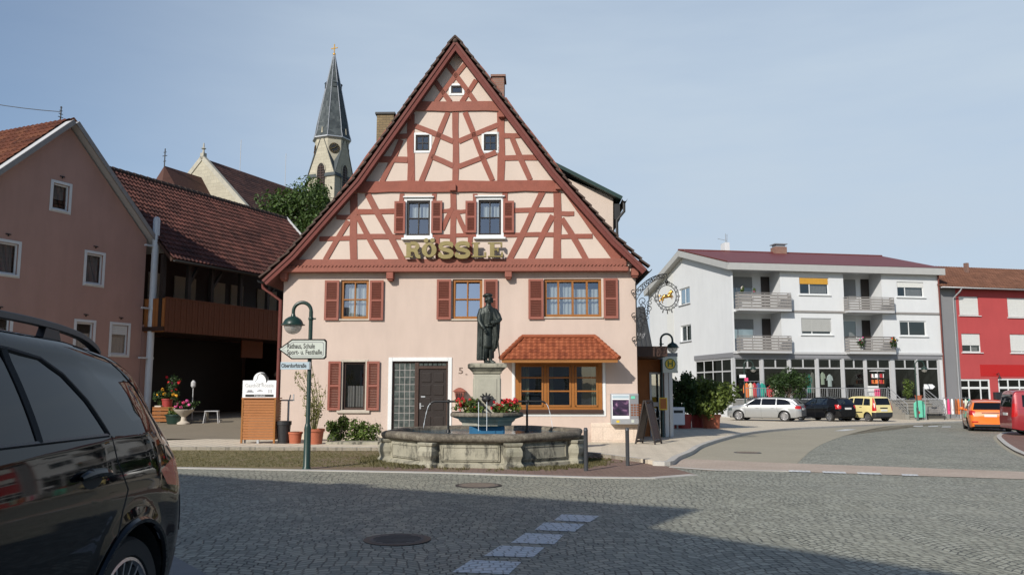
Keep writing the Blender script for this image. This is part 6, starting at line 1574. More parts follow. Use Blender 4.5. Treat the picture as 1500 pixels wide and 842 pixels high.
mb.tube([(-.10, -.115, .86), (.0, -.135, .85), (.11, -.11, .88)], .018, 8); mb.sphere((-.02, -.135, .855), .03, 8, 6)
fig = remeshed(mb, 'figure', M['bronze'], stat, .0095, 2); fig.scale = (.98, 1, 1.0)
mb = MB(); mb.tube([(.15, -.17, 1.02), (.18, -.14, .90), (.235, -.08, .42), (.285, -.03, .02)], [.014, .016, .016, .008], 8); mb.bar((.10, -.19, .955), (.22, -.15, .965), .02, .02); mb.build('sword', M['bronze'], stat, True)
mb = MB(); mb.box(-.33, .33, -.27, .27, -.03, .0); mb.build('base_plate', M['bronze'], stat, bevel=.01)

# ------------------------------------------------------------------ lamps, signs, bollards
def street_lamp(label, base, h, reach, group='green street lamps', col='lamp_green'):
    """pole with a swan neck; reach < 0 hangs the lamp to the left"""
    t = thing('street_lamp', label, 'street lamp', base, 0, group); s = 1 if reach > 0 else -1; rr_ = abs(reach) / 2
    mb = MB(); mb.lathe([(.085, -.1), (.085, .03), (.068, .06), (.068, .80), (.055, .86), (.043, .90), (.040, h - rr_)], 16)
    mb.build('pole', M[col], t, True)
    mb = MB(); zc = h - rr_; mb.tube([(0, 0, zc - .05)] + [(s * rr_ * (1 - math.cos(R(a))), 0, zc + rr_ * math.sin(R(a))) for a in range(0, 181, 12)] + [(s * 2 * rr_, 0, zc - .10)], .036, 10)
    mb.build('swan_neck', M[col], t, True)
    for z in (zc - .18, zc - .62): mb = MB(); mb.lathe([(.048, z), (.055, z + .03), (.048, z + .06)], 12); mb.bar((0, 0, z + .03), (.10, 0, z + .03), .02, .03); mb.build('collar', M[col], t, True)
    c = (s * 2 * rr_, 0, 0); zl = zc - .10; mb = MB()
    mb.lathe([(.035, zl + .05), (.05, zl), (.09, zl - .015), (.155, zl - .06), (.19, zl - .115), (.20, zl - .15), (.235, zl - .165), (.235, zl - .18), (.20, zl - .185), (.06, zl - .12)], 28, c); sh = mb.build('lamp_shade', M[col], t, True, sharp=50)
    mb = MB(); mb.lathe([(.175, zl - .186)] + [(.178 * math.cos(R(a)), zl - .19 - .17 * math.sin(R(a))) for a in range(0, 86, 12)], 24, c, caps=False); mb.build('glass_bowl', M['lamp_glass'], sh, True)
    mb = MB(); mb.lathe([(.03, zl - .15), (.035, zl - .20), (.03, zl - .26), (.01, zl - .275)], 10, c); mb.build('bulb', M['white_plastic'], sh, True)
    return t
lb = gp(449, 687); lamp_top = P(440, 443, lb.y).z - lb.z
street_lamp('green swan neck street lamp carrying the arrow sign before the inn', lb, lamp_top, P(425, 470, lb.y).x - P(451, 470, lb.y).x)
rb = gp(971, 640, PZ); street_lamp('dark swan neck street lamp at the bus stop beside the annex', rb, P(980, 489, rb.y).z - rb.z, P(988, 500, rb.y).x - P(971, 500, rb.y).x)
for u, v0, v1, lab, s_ in ((1092, 615, 528, 'distant street lamp behind the silver estate car', .6), (1344, 612, 528, 'distant street lamp in front of the shop steps', .6)):
    b = at_y(u, 54.5); street_lamp(lab, b, P(u, v1, b.y).z - b.z, s_)
# arrow sign and street name plate
ys = lb.y - .07
def plate_at(u0, v0, u1, v1, Y): a, b = P(u0, v1, Y), P(u1, v0, Y); return a.x, b.x, min(a.z, b.z), max(a.z, b.z)
x0, x1, z0, z1 = plate_at(408, 526, 478.5, 496.5, ys); xc, zc = (x0 + x1) / 2, (z0 + z1) / 2; w, h = (x1 - x0) / 2, (z1 - z0) / 2
t = thing('direction_sign', 'white arrow sign pointing left reading Rathaus, Schule, Sport- u. Festhalle', 'sign', (xc, ys, zc), R(-2))
def arrow(k): return [(-w + k * 1.3, 0), (-w + .27 + k * .4, -h + k), (w - .04 - k * .8, -h + k), (w - k, -h + .04 + k * .8), (w - k, h - .04 - k * .8), (w - .04 - k * .8, h - k), (-w + .27 + k * .4, h - k)]
mb = MB(); mb.prism(arrow(0), -.008, .012); mb.build('border', M['sign_rim'], t)
mb = MB(); mb.prism(arrow(.026), -.012, -.0085); mb.build('plate', M['sign_white'], t)
mb = MB(); o_ = arrow(.056); i_ = arrow(.068); n = len(o_)
for k in range(n): mb.face([(o_[k][0], -.0135, o_[k][1]), (o_[(k + 1) % n][0], -.0135, o_[(k + 1) % n][1]), (i_[(k + 1) % n][0], -.0135, i_[(k + 1) % n][1]), (i_[k][0], -.0135, i_[k][1])])
mb.build('inner_line', M['grey_paint'], t)
mb = MB(); text_into(mb, 'Rathaus, Schule', .14, TR(-.03, -.015, .058), .002, .55, bold=.001); text_into(mb, 'Sport- u. Festhalle', .14, TR(.045, -.015, -.062), .002, .70, bold=.001); mb.build('lettering', M['ink_black'], t)
mb = MB()
for zz in (h - .05, -h + .03): mb.box(.055, .145, .012, .035, zz - .02, zz + .04); mb.lathe([(.05, zz - .02), (.05, zz + .04)], 12, (.10, .07, 0))
mb.build('clamp', M['iron_black'], t)
x0, x1, z0, z1 = plate_at(411, 541, 453, 530, ys)
t = thing('street_name_sign', 'small pale blue street name plate reading Oberdorfstraße on the lamp post', 'sign', ((x0 + x1) / 2, ys, (z0 + z1) / 2), R(-2)); w, h = (x1 - x0) / 2, (z1 - z0) / 2
mb = MB(); mb.box(-w, w, -.006, .006, -h, h); mb.build('plate', M['sign_blue'], t, bevel=.003)
mb = MB(); text_into(mb, 'Oberdorfstraße', .11, TR(-.02, -.008, 0), .002, w * 1.75, bold=.002); mb.build('lettering', M['ink_black'], t)
mb = MB(); mb.box(w - .05, w + .02, .006, .04, -h, h); mb.build('clamp', M['zinc'], t)
def bollard(u, v0, v1, label, r=.042):
    b = gp(u, v0); h = P(u, v1, b.y).z - b.z; mb = MB(); mb.lathe([(r, -.1), (r, h - .07), (r * 1.08, h - .065), (r * 1.08, h - .05), (r * .9, h - .03), (r * .9, h - .012), (r * .55, h)], 20)
    o = mb.build('bollard', M['bollard_grey'], None, True); o.location = b; tag(o, label, 'bollard', 'grey bollards')
bollard(858.5, 689.5, 626, 'grey metal bollard standing against the right end of the fountain')
bollard(919.5, 682, 626, 'grey metal bollard on the paving below the vending machine')

# golden inn lettering: slab letters on pins in front of the sill beam
def letter_strokes(ch):
    S = .27
    if ch == 'O': return [('ring', (.5, .5), .36, .5, S)]
    if ch == 'L': return [('box', .20, .46, 0, 1), ('box', .08, .56, .92, 1.0), ('box', .08, .9, 0, .09), ('box', .80, .92, 0, .34)]
    if ch == 'E': return [('box', .18, .44, 0, 1), ('box', .06, .88, .91, 1.0), ('box', .06, .92, 0, .09), ('box', .40, .66, .46, .55), ('box', .78, .88, .68, 1.0), ('box', .82, .92, 0, .34), ('box', .60, .68, .36, .65)]
    if ch == 'R': return [('box', .14, .40, 0, 1), ('box', .04, .52, 0, .09), ('box', .04, .55, .91, 1.0), ('arc', [(.38, .955), (.62, .95), (.76, .86), (.78, .72), (.72, .58), (.58, .50), (.38, .49)], .20), ('arc', [(.52, .50), (.68, .42), (.73, .22), (.80, .06), (.95, .06)], .21)]
    if ch == 'S': return [('arc', [(.84, .76), (.76, .92), (.52, .965), (.28, .90), (.20, .74), (.30, .58), (.55, .50), (.76, .41), (.84, .26), (.74, .09), (.50, .035), (.26, .08), (.14, .26)], .23), ('box', .80, .90, .66, 1.0), ('box', .10, .20, 0, .34)]
    return []
LT = hr(592, 355, 738, 376.5, JY - .3)
t = thing('inn_lettering', 'golden raised letters reading RÖSSLE below the gable windows', 'lettering', FH.w((LT[0] + LT[1]) / 2, JY - .22, LT[2]), FH.a)
W_ = LT[1] - LT[0]; Hh = LT[3] - LT[2]; word = ['R', 'O', 'S', 'S', 'L', 'E']; lw = W_ / 6
for i, ch in enumerate(word):
    mb = MB(); xo = -W_ / 2 + i * lw - .015; kx = lw * 1.06; dq = 0
    for st in letter_strokes(ch):
        y0, y1 = -.05 - .002 * dq, .05 + .001 * dq; dq += 1
        if st[0] == 'box': mb.box(xo + st[1] * kx, xo + st[2] * kx, y0, y1, st[3] * Hh, st[4] * Hh)
        elif st[0] == 'ring':
            (cx, cz), rx, rz, s_ = st[1], st[2], st[3], st[4]; n = 28; o2 = [(xo + (cx + rx * 1.18 * math.cos(2 * math.pi * k / n)) * kx, (cz + rz * math.sin(2 * math.pi * k / n)) * Hh) for k in range(n)]; i2 = [(xo + (cx + (rx * 1.18 - s_ * 1.05) * math.cos(2 * math.pi * k / n)) * kx, (cz + (rz - s_ * .62) * math.sin(2 * math.pi * k / n)) * Hh) for k in range(n)]
            mb.rings([[(p[0], y0, p[1]) for p in o2], [(p[0], y0, p[1]) for p in i2], [(p[0], y1, p[1]) for p in i2], [(p[0], y1, p[1]) for p in o2]], caps=False, closed=True)
        else:
            pts_ = smooth_path(st[1], 4); P3 = [Vector((xo + p[0] * kx, 0, p[1] * Hh)) for p in pts_]; hw_ = st[2] * kx / 2; L1_, L2_ = [], []
            for k, p in enumerate(P3):
                d = (P3[min(k + 1, len(P3) - 1)] - P3[max(0, k - 1)]).normalized(); nn = Vector((-d.z, 0, d.x)) * hw_; L1_.append(p + nn); L2_.append(p - nn)
            mb.rings([[(a.x, y0, a.z), (b.x, y0, b.z), (b.x, y1, b.z), (a.x, y1, a.z)] for a, b in zip(L1_, L2_)])
    if ch == 'O':
        for q in (.32, .68): mb.lathe([(.075, -.05), (.075, .05)], 14, (xo + q * kx, 0, Hh * 1.15), 'y')
    lo = mb.build('letter', M['letter_gold'], t, bevel=.006, seg=1)
    mb = MB()
    for q in (.3, .7): mb.bar((xo + q * kx, .045, Hh * .05), (xo + q * kx, .24, Hh * .05), .025, .025)
    mb.build('pin', M['iron_black'], lo)

# wrought-iron inn sign: scrolled bracket, wreath and a leaping golden horse
bx, bz0 = H(931, 500)[0], H(931, 500)[1]; bz1 = H(931, 415)[1]; xe = H(976, 440)[0]; cxz = H(976, 434.5)
t = thing('wrought_iron_sign', 'scrolled wrought iron inn sign with a golden horse in an oval wreath', 'inn sign', FH.w(bx, -.15, 0), FH.a)
def spiral(c, r0, turns, a0, s_=1, n=22): return [(c[0] + r0 * (1 - .85 * k / n) * math.cos(a0 + s_ * turns * 2 * math.pi * k / n), 0, c[1] + r0 * (1 - .85 * k / n) * math.sin(a0 + s_ * turns * 2 * math.pi * k / n)) for k in range(n + 1)]
mb = MB(); mb.tube([(.02, 0, bz0), (.02, 0, bz1)], .02, 6)
for u, v in ((938, 428), (931, 462), (931, 497)):
    z = H(u, v)[1]; mb.tube([(.02, .15, z), (.02, 0, z)], .02, 6); mb.tube(spiral((-.06, z - .02), .09, .9, R(60)), .013, 5); mb.tube(spiral((-.06, z - .06), .06, .8, R(-60), -1), .011, 5)
ex = xe - bx; ez_t = cxz[1] + .70
arc1 = [(.03, 0, bz1 - .25)] + [(.03 + (ex - .03) * f, 0, bz1 - .25 + (ez_t - bz1 + .25) * math.sin(f * math.pi / 2) ** .8) for f in [k / 12 for k in range(1, 13)]]; mb.tube(arc1, .016, 6)
arc2 = [(.03 + (ex * .9) * f, 0, bz1 - .55 + (ez_t - bz1 + .42) * math.sin(f * math.pi / 2) ** .8) for f in [k / 12 for k in range(13)]]; mb.tube(arc2, .012, 6)
mb.tube([arc1[-1], (ex + .03, 0, ez_t - .12), (ex, 0, ez_t - .2)], .014, 6)
rs = random.Random(12)
for k in range(1, 12):
    a, b = Vector(arc1[k]), Vector(arc2[k]); m = (a + b) / 2; d = (a - b).length * .42; mb.tube(spiral((m.x, m.z), max(.05, d), 1.3, rs.uniform(0, 6), 1 if k % 2 else -1), .0125, 5)
for k in range(9):
    f = (k + .5) / 9; z = bz0 + (bz1 - .5 - bz0) * f; wd = .28 * (.35 + f)
    mb.tube(spiral((.03 + wd * .55, z), .085 + .06 * f, 1.25, R(150 + 60 * (k % 3)), 1 if k % 2 else -1), .0125, 5); mb.tube(spiral((.03 + wd * 1.25, z + .08), .07 + .05 * f, 1.2, R(40 * k), -1 if k % 2 else 1), .011, 5)
mb.tube([(.03, 0, bz0 + .05), (.20, 0, bz0 + .5), (.36, 0, bz1 - 1.0), (.42, 0, bz1 - .5), (.40, 0, bz1 - .15)], .012, 6)
mb.build('bracket', M['iron_black'], t, True)
cx = cxz[0] - bx; cz = cxz[1]; rx, rz = .285, .345
mb = MB(); mb.tube([(cx + rx * math.cos(R(a)), 0, cz + rz * math.sin(R(a))) for a in range(0, 360, 12)], .014, 6, closed=True)
mb.tube([(cx + rx * 1.28 * math.cos(R(a)), 0, cz + rz * 1.25 * math.sin(R(a))) for a in range(0, 360, 12)], .009, 6, closed=True)
for a in range(0, 360, 20): mb.tube(spiral((cx + rx * 1.22 * math.cos(R(a)), cz + rz * 1.2 * math.sin(R(a))), .05, 1.2, R(a + 40), 1 if (a // 20) % 2 else -1, 12), .011, 5)
for a in (-110, -90, -70): mb.tube([(cx + rx * 1.25 * math.cos(R(a)), 0, cz + rz * 1.22 * math.sin(R(a))), (cx + rx * 1.5 * math.cos(R(a)), 0, cz + rz * 1.6 * math.sin(R(a)))], [.012, .018], 6)
mb.tube([(cx, 0, cz + rz), (cx, 0, ez_t - .15)], .02, 6); mb.sphere((cx, 0, cz + rz + .10), .06, 10, 6)
mb.build('wreath', M['iron_black'], t, True)
hb = MB(TR(cx - .01, 0, cz - .02) @ Matrix.Diagonal((.9, 1, .9, 1)))
hb.tube([(-.15, 0, -.02), (-.08, 0, .015), (.02, 0, .02), (.10, 0, .05), (.14, 0, .12), (.155, 0, .18)], [.05, .075, .06, .07, .05, .035], 10)
hb.tube([(.14, 0, .20), (.19, 0, .19), (.225, 0, .15)], [.035, .032, .022], 8); hb.tube([(.145, 0, .22), (.15, 0, .26)], [.014, .005], 6)
hb.tube([(.12, 0, .01), (.20, -.02, .03), (.22, -.02, -.04)], [.035, .022, .014], 8); hb.tube([(.11, .02, -.0), (.19, .03, -.03), (.17, .03, -.09)], [.033, .02, .014], 8)
hb.tube([(-.14, 0, -.03), (-.13, -.02, -.12), (-.17, -.02, -.17), (-.14, -.02, -.24)], [.05, .033, .02, .016], 8); hb.tube([(-.16, .02, -.03), (-.20, .03, -.11), (-.25, .03, -.15), (-.23, .03, -.21)], [.045, .03, .02, .015], 8)
hb.tube([(-.19, 0, .01), (-.24, 0, .06), (-.27, 0, .02), (-.27, 0, -.06)], [.02, .026, .02, .008], 8)
for k in range(6): f = k / 5; hb.tube([(.09 + .07 * f, 0, .11 + .12 * f), (.04 + .09 * f, 0, .12 + .13 * f)], [.022, .006], 6)
remeshed(hb, 'golden_horse', M['gold'], t, .009, 3)

# vending machine on the wall
x0, x1, z0, z1 = hr(894.5, 576, 935, 621, -.2)
t = thing('vending_machine', 'grey wall vending machine with a dark poster, on the right end of the inn', 'vending machine', FH.w((x0 + x1) / 2, -.052, z0), FH.a); w, h = (x1 - x0) / 2, z1 - z0
mb = MB(); mb.box(-w, w, -.24, .05, 0, h); mb.build('case', M['zinc'], t, bevel=.012)
mb = MB(); mb.box(-w + .03, w * .34, -.25, -.24, .16, h - .03); pf = mb.build('poster_frame', M['white_plastic'], t, bevel=.004)
mb = MB(); mb.box(-w + .05, w * .30, -.254, -.2505, h - .15, h - .05); text_into(mb, '', .05, I4) if False else None; mb.build('header', M['sign_blue'], pf)
M['poster'] = None
def poster():
    q = NT('poster'); x, y, z = q.sep(q.co()); n = q.noise(3.2, 4, .6, None, 1.0)
    c = q.ramp(n, [(.38, (.012, .010, .022)), (.55, (.05, .025, .06)), (.68, (.30, .16, .26)), (.8, (.55, .50, .55))]); q.bsdf(c, .25); return q.m
M['poster'] = poster()
mb = MB(); mb.box(-w + .05, w * .30, -.254, -.2505, .26, h - .19); mb.build('poster', M['poster'], pf)
mb = MB(); mb.box(w * .39, w - .02, -.247, -.24, .18, h - .05); kp = mb.build('selection_panel', M['grey_paint'], t)
mb = MB()
for i in range(4):
    for k in range(5): mb.box(w * .44 + i * .085, w * .44 + i * .085 + .06, -.256, -.248, .26 + k * .075, .26 + k * .075 + .045)
mb.build('selection_buttons', M['cloth_brown'], kp)
mb = MB(); mb.box(w * .46, w * .46 + .12, -.256, -.248, h - .16, h - .08); mb.build('display', M['mint'], kp)
mb = MB(); mb.box(-w * .62, -w * .40, -.247, -.24, .05, .12); mb.build('sticker', M['yellow'], t); mb = MB(); mb.box(w * .46, w * .66, -.247, -.24, .05, .14); mb.build('sticker', M['sign_white'], t)
# A-board, bus stop, notice box, litter bin, yellow note
b = gp(951, 650, PZ); t = thing('folding_board', 'dark wooden folding board leaning open beside the annex', 'folding board', (b.x, b.y + .1, b.z), R(62)); hh = 1.28
for s_ in (1, -1):
    mb = MB()
    for x in (-.30, .30): mb.bar((x, s_ * .30, 0), (x, s_ * .02, hh), .05, .04)
    mb.bar((-.30, s_ * .28, .08), (.30, s_ * .28, .08), .04, .06); mb.bar((-.30, s_ * .03, hh - .03), (.30, s_ * .03, hh - .03), .04, .06); fr = mb.build('frame', M['wood_black'], t)
    mb = MB(); mb.bar((0, s_ * .265, .14), (0, s_ * .04, hh - .10), .56, .012, up=(0, s_, 0)); mb.build('board', M['wood_brown'], fr)
mb = MB(); mb.bar((-.27, .25, .12), (-.27, -.25, .12), .02, .02); mb.build('stay', M['iron_black'], t)
b = gp(982, 641, PZ); Y = b.y
t = thing('bus_stop', 'bus stop post with round green and yellow H sign by the annex', 'bus stop', b); z = lambda v: P(982, v, Y).z - b.z; xx = lambda u: P(u, 560, Y).x - b.x
mb = MB(); mb.lathe([(.03, -.1), (.03, z(524))], 10); mb.build('post', M['zinc'], t, True)
mb = MB(); mb.box(xx(971), xx(993), -.05, -.03, z(546), z(522)); pl = mb.build('plate', M['sign_white'], t, bevel=.003)
cxh, czh = (xx(971) + xx(993)) / 2, z(533); rh = (xx(990) - xx(974)) / 2
mb = MB(); mb.lathe([(rh, -.056), (rh, -.0505)], 28, (cxh, 0, czh), 'y'); mb.build('disc', M['sign_green'], pl)
mb = MB(); mb.lathe([(rh * .84, -.059), (rh * .84, -.0565)], 28, (cxh, 0, czh), 'y'); mb.build('disc', M['yellow'], pl)
mb = MB(); text_into(mb, 'H', rh * 1.55, TR(cxh, -.061, czh), .002, bold=.008); mb.build('lettering', M['sign_green'], pl)
mb = MB(); mb.box(xx(964), xx(975.5), -.16, -.10, z(600), z(582)); nb = mb.build('notice_frame', M['yellow'], t, bevel=.005); mb = MB(); mb.box(xx(965.2), xx(974.3), -.165, -.1605, z(598.5), z(583.5)); mb.build('timetable', M['wood_board'], nb)
b = gp(993, 628, PZ); t = thing('litter_bin', 'white box shaped litter bin behind the bus stop', 'litter bin', b); k = 1.25
mb = MB(); mb.box(-.28, .28, -.2, .2, .18, .95); mb.build('bin', M['white_plastic'], t, bevel=.03); mb = MB(); mb.box(-.20, .20, -.21, -.199, .70, .82); mb.build('slot', M['ink_black'], t); mb = MB(); mb.tube([(0, .1, -.1), (0, .1, .2)], .04, 8); mb.build('post', M['zinc'], t)

# wooden stand with the inn's white board
b0, b1 = gp(352, 649, PZ), gp(405, 649, PZ); Y = b0.y; cx = (b0.x + b1.x) / 2; w = (b1.x - b0.x) / 2
t = thing('sign_stand', 'slatted wooden stand with a white guest house board on top', 'sign stand', (cx, Y, b0.z), R(-2)); zz = lambda v: P(378, v, Y).z - b0.z
ht = zz(585); n = 15
mb = MB()
for k in range(n): mb.box(-w + .05, w - .05, -.015 - .004 * (k % 3), .015, .10 + (ht - .10) * k / n, .10 + (ht - .10) * (k + .9) / n)
sl = mb.build('slat_front', M['wood_board'], t, bevel=.004)
for x in (-w + .01, w - .03):
    mb = MB()
    for k in range(n): mb.box(x, x + .02, .02, .48, .10 + (ht - .10) * k / n, .10 + (ht - .10) * (k + .9) / n)
    mb.build('slat_side', M['wood_board'], t)
for x in (-w, w - .05):
    mb = MB(); mb.box(x, x + .05, -.03, .02, .0, ht + .02); mb.build('corner_post', M['wood_orange'], t, bevel=.004)
mb = MB(); mb.box(-w - .01, w + .01, -.04, .5, ht + .021, ht + .05); mb.build('top', M['wood_board'], t)
mb = MB(); mb.box(-.03, .03, -.01, .04, -.02, .1); mb.box(-w + .06, -w + .10, .1, .14, -.02, .1); mb.build('foot', M['zinc'], t)
hb_ = zz(557); mb = MB(); mb.box(-w + .01, w - .01, -.03, -.01, ht + .052, hb_); bo = mb.build('board', M['white_plastic'], t, bevel=.004)
ce = (.03, hb_ + .02); mb = MB(); mb.lathe([(.21, -.026), (.21, -.012)], 32, (ce[0], 0, ce[1]), 'y'); mb.build('emblem', M['white_plastic'], bo)
mb = MB(); pts_ = [(ce[0] + .175 * math.cos(R(a)), -.028, ce[1] + .175 * math.sin(R(a))) for a in range(-25, 96, 10)]; mb.tube(pts_, [.01 + .03 * math.sin(math.pi * k / (len(pts_) - 1)) for k in range(len(pts_))], 6)
mb.tube([(ce[0] - .16, -.028, ce[1] - .05), (ce[0] - .10, -.028, ce[1] + .02), (ce[0] - .08, -.028, ce[1] + .12), (ce[0] - .03, -.028, ce[1] + .17)], .006, 5); mb.tube([(ce[0] - .13, -.028, ce[1] - .10), (ce[0] - .02, -.028, ce[1] - .12), (ce[0] + .08, -.028, ce[1] - .09)], .006, 5); mb.build('emblem_mark', M['ink_black'], bo)
zm = (ht + .05 + hb_) / 2; mb = MB(); text_into(mb, 'Gasthof Rössle', .14, TR(0, -.033, zm + .10), .002, w * 1.66); mb.build('lettering', M['ink_grey'], bo)
mb = MB(); z_ = zm - .06
mb.box(-.36, -.16, -.034, -.031, z_ - .03, z_ + .0); mb.box(-.33, -.20, -.0345, -.031, z_ + .0, z_ + .035); mb.box(-.06, .10, -.034, -.031, z_, z_ + .02); mb.box(-.02, .06, -.034, -.031, z_ + .025, z_ + .04)
for x in (.26, .30, .34): mb.box(x, x + .014, -.034, -.031, z_ - .05, z_ + .05)
mb.build('pictograms', M['grey_paint'], bo)
mb = MB(); mb.box(-w * .80, w * .85, -.034, -.031, ht + .075, ht + .145); mb.build('footer_band', M['ink_black'], bo); mb = MB(); text_into(mb, 'Herzlich', .06, TR(.02, -.036, ht + .11), .002, .30); mb.build('lettering', M['ink_white'], bo)

# ------------------------------------------------------------------ pots, plants, yard things
def pot(name, label, base, r, h, m, flare=1.25, group=None, cat='flower pot'):
    t = thing(name, label, cat, base, 0, group); mb = MB(); r0 = r / flare
    mb.lathe([(r0 * .9, -.01), (r0, 0), (r * .96, h * .82), (r * 1.06, h * .83), (r * 1.06, h), (r * .95, h), (r * .92, h * .9)], 22, caps=False); mb.lathe([(r0 * .9, -.01), (.01, -.01)], 22, caps=False); mb.build('pot', M[m], t, True, sharp=35)
    mb = MB(); mb.lathe([(r * .93, h * .9), (.01, h * .93)], 18, caps=False); mb.build('soil', M['soil'], t)
    return t
b = gp(415, 649, PZ); pot('tall_planter', 'tall black plastic planter beside the wooden sign stand', b, .20, .62, 'black_plastic', 1.35)
q = thing('parasol_stand', 'grey metal pole with a forked head behind the black planter', 'pole', (b.x + .02, b.y + .35, b.z)); z = lambda v: P(416, v, b.y + .35).z - b.z
mb = MB(); mb.tube([(0, 0, 0), (0, 0, z(585))], .03, 8); mb.lathe([(.22, 0), (.22, .05), (.05, .08)], 16); mb.build('pole', M['zinc'], q, True); mb = MB()
mb.bar((-.22, 0, z(586)), (.16, 0, z(586)), .03, .04); mb.bar((.14, 0, z(586)), (.14, 0, z(577)), .03, .03); mb.bar((.02, 0, z(586)), (.05, 0, z(578)), .03, .03); mb.build('fork', M['zinc'], q)
b = gp(432, 649, PZ); pot('terracotta_pot', 'small terracotta pot between the black planter and the airy bush', b, .20, .32, 'terracotta', 1.3, 'terracotta pots by the inn wall')
b = gp(460, 650, PZ); pot('terracotta_pot', 'large terracotta pot holding the tall airy plant at the inn wall', b, .27, .42, 'terracotta', 1.25, 'terracotta pots by the inn wall')
t = thing('potted_plant', 'tall airy yellow green plant in the large terracotta pot', 'plant', (b.x, b.y, b.z + .36)); r = random.Random(2); mb = MB(); bl = []
for k in range(26):
    a = r.uniform(0, 6.28); h_ = r.uniform(.5, 1.55) if k % 3 else r.uniform(1.3, 2.0); sp = r.uniform(.05, .38) * (1 if h_ < 1.2 else 1.3); x, y = sp * math.cos(a), sp * math.sin(a) * .8
    mb.tube([(x * .15, y * .15, 0), (x * .5, y * .5, h_ * .55), (x - (.25 if h_ > 1.4 else 0), y, h_)], [.008, .006, .003], 4)
    for q_ in range(5): f = r.uniform(.35, 1.0); bl.append(((x * f - (.25 * f if h_ > 1.4 else 0), y * f, h_ * f), (.10, .10, .12), 1))
mb.build('stems', M['leaf_thin'], t); mb = MB(); leaves(mb, bl, 950, .06, 3, shell=.1); mb.build('foliage', M['leaf_thin'], t, recalc=False)
def shrub(label, base, w, d, h, n, size, leaf, seed, name='shrub', cat='shrub', group=None, k=18):
    t = thing(name, label, cat, base, 0, group); bl = clumps((0, 0, h * .5), (w, d, h * .5), k, seed, .45); mb = MB(); r = random.Random(seed)
    for c, rad, wt in bl[:12]: mb.tube([(r.uniform(-.1, .1) * w, 0, -.05), (c[0] * .5, c[1] * .5, c[2] * .5), tuple(c)], [.022, .014, .005], 5)
    mb.build('stems', M['trunk'], t); mb = MB(); leaves(mb, bl, n, size, seed); mb.build('foliage', M[leaf], t, recalc=False); return t
def bed(u, v, w_px, h_px, lab, n, size, leaf, seed, grp='green shrubs at the foot of the inn wall', d=.3, Yo=.0):
    b = gp(u, v, PZ); s_ = b.y / FOC; return shrub(lab, (b.x, b.y + Yo, b.z), w_px * s_ / 2, d, h_px * s_, n, size, leaf, seed, 'bed_shrub', 'shrub', grp)
bed(496, 647, 34, 36, 'dark green bushy shrub under the left ground floor window, nearest the pots', 1800, .07, 'leaf_bed', 21)
bed(530, 648, 46, 34, 'spreading light green shrub below the right shutter, nearest the door', 2200, .07, 'leaf_bed', 22)
bed(589, 642, 38, 32, 'rosemary like bush in front of the glass brick panel', 1600, .06, 'leaf_bed', 23, Yo=-.0)
mb = MB(); a, b_ = gp(478, 650, PZ), gp(556, 650, PZ); mb.box(a.x, b_.x, a.y - .1, a.y + .55, a.z - .05, a.z + .06); tag(mb.build('bed_edging', M['fountain_stone'], bevel=.01), 'low stone edging round the shrubs at the inn wall', 'edging')

# grass: tufts on the mossy verge and round the fountain's foot
def tufts(name, pts, seed, hmin, hmax):
    r = random.Random(seed); mb = MB()
    for (x, y) in pts:
        k = r.randint(3, 6); z = G(x, y)
        for _ in range(k):
            a = r.uniform(0, 6.28); h = r.uniform(hmin, hmax); w = r.uniform(.004, .009) + h * .03; lx, ly = math.cos(a) * h * r.uniform(.2, .8), math.sin(a) * h * r.uniform(.2, .8); ox, oy = r.uniform(-.04, .04), r.uniform(-.04, .04)
            mb.bm.faces.new([mb.bm.verts.new(q) for q in ((x + ox - w, y + oy, z), (x + ox + w, y + oy, z), (x + ox + lx * .6 + w * .5, y + oy + ly * .6, z + h * .7), (x + ox + lx, y + oy + ly, z + h * .9))])
    return tag(mb.build(name, M['grass'], recalc=False), 'short mossy grass growing between bricks of the verge', 'grass', kind='stuff')
r = random.Random(5); pts_ = []
while len(pts_) < 5200:
    u, v = r.uniform(150, 640), r.uniform(660.5, 684); p = gp(u, v)
    if r.random() < (1.0 if u < 420 else 1 - (u - 420) / 330) * .95: pts_.append((p.x, p.y))
tufts('grass', pts_, 1, .010, .035)
pts_ = []
while len(pts_) < 1500:
    a = r.uniform(R(-200), R(10)); rad = RF + .05 + abs(r.gauss(0, .22)); x, y = FC_.x + rad * math.cos(a), FC_.y + rad * math.sin(a)
    g = math.degrees(a)
    if (g < -118 and r.random() < .9) or (g > -75 and r.random() < .75) or r.random() < .06: pts_.append((x, y))
tufts('grass', pts_, 2, .02, .085)

# yard in front of the barn
def yp(u, v, Y): p = P(u, v, Y); return Vector((p.x, Y, yard_z(Y)))
b = yp(244, 610, 31.0); t = thing('wooden_crate', 'upturned wooden crate holding a red flower pot in the yard', 'crate', b, R(15)); mb = MB()
for k in range(4): mb.box(-.45, .45, -.31, -.29, .03 + k * .13, .13 + k * .13); mb.box(-.45, .45, .29, .31, .03 + k * .13, .13 + k * .13); mb.box(-.46, -.44, -.29, .29, .03 + k * .13, .13 + k * .13); mb.box(.44, .46, -.29, .29, .03 + k * .13, .13 + k * .13)
mb.box(-.46, .46, -.31, .31, .53, .56); mb.build('boards', M['wood_board'], t)
pot('red_pot', 'red pot of yellow flowers on the crate in the yard', b + Vector((.0, 0, .56)), .20, .30, 'red_pot', 1.2); flower_bed('yellow_flowers', 'mass of yellow flowers in the red pot in the yard', b + Vector((0, 0, .80)), .52, .34, .40, [('flower_yellow', .9)], 420, None, 'leaf_dark', .06, .08, 31)
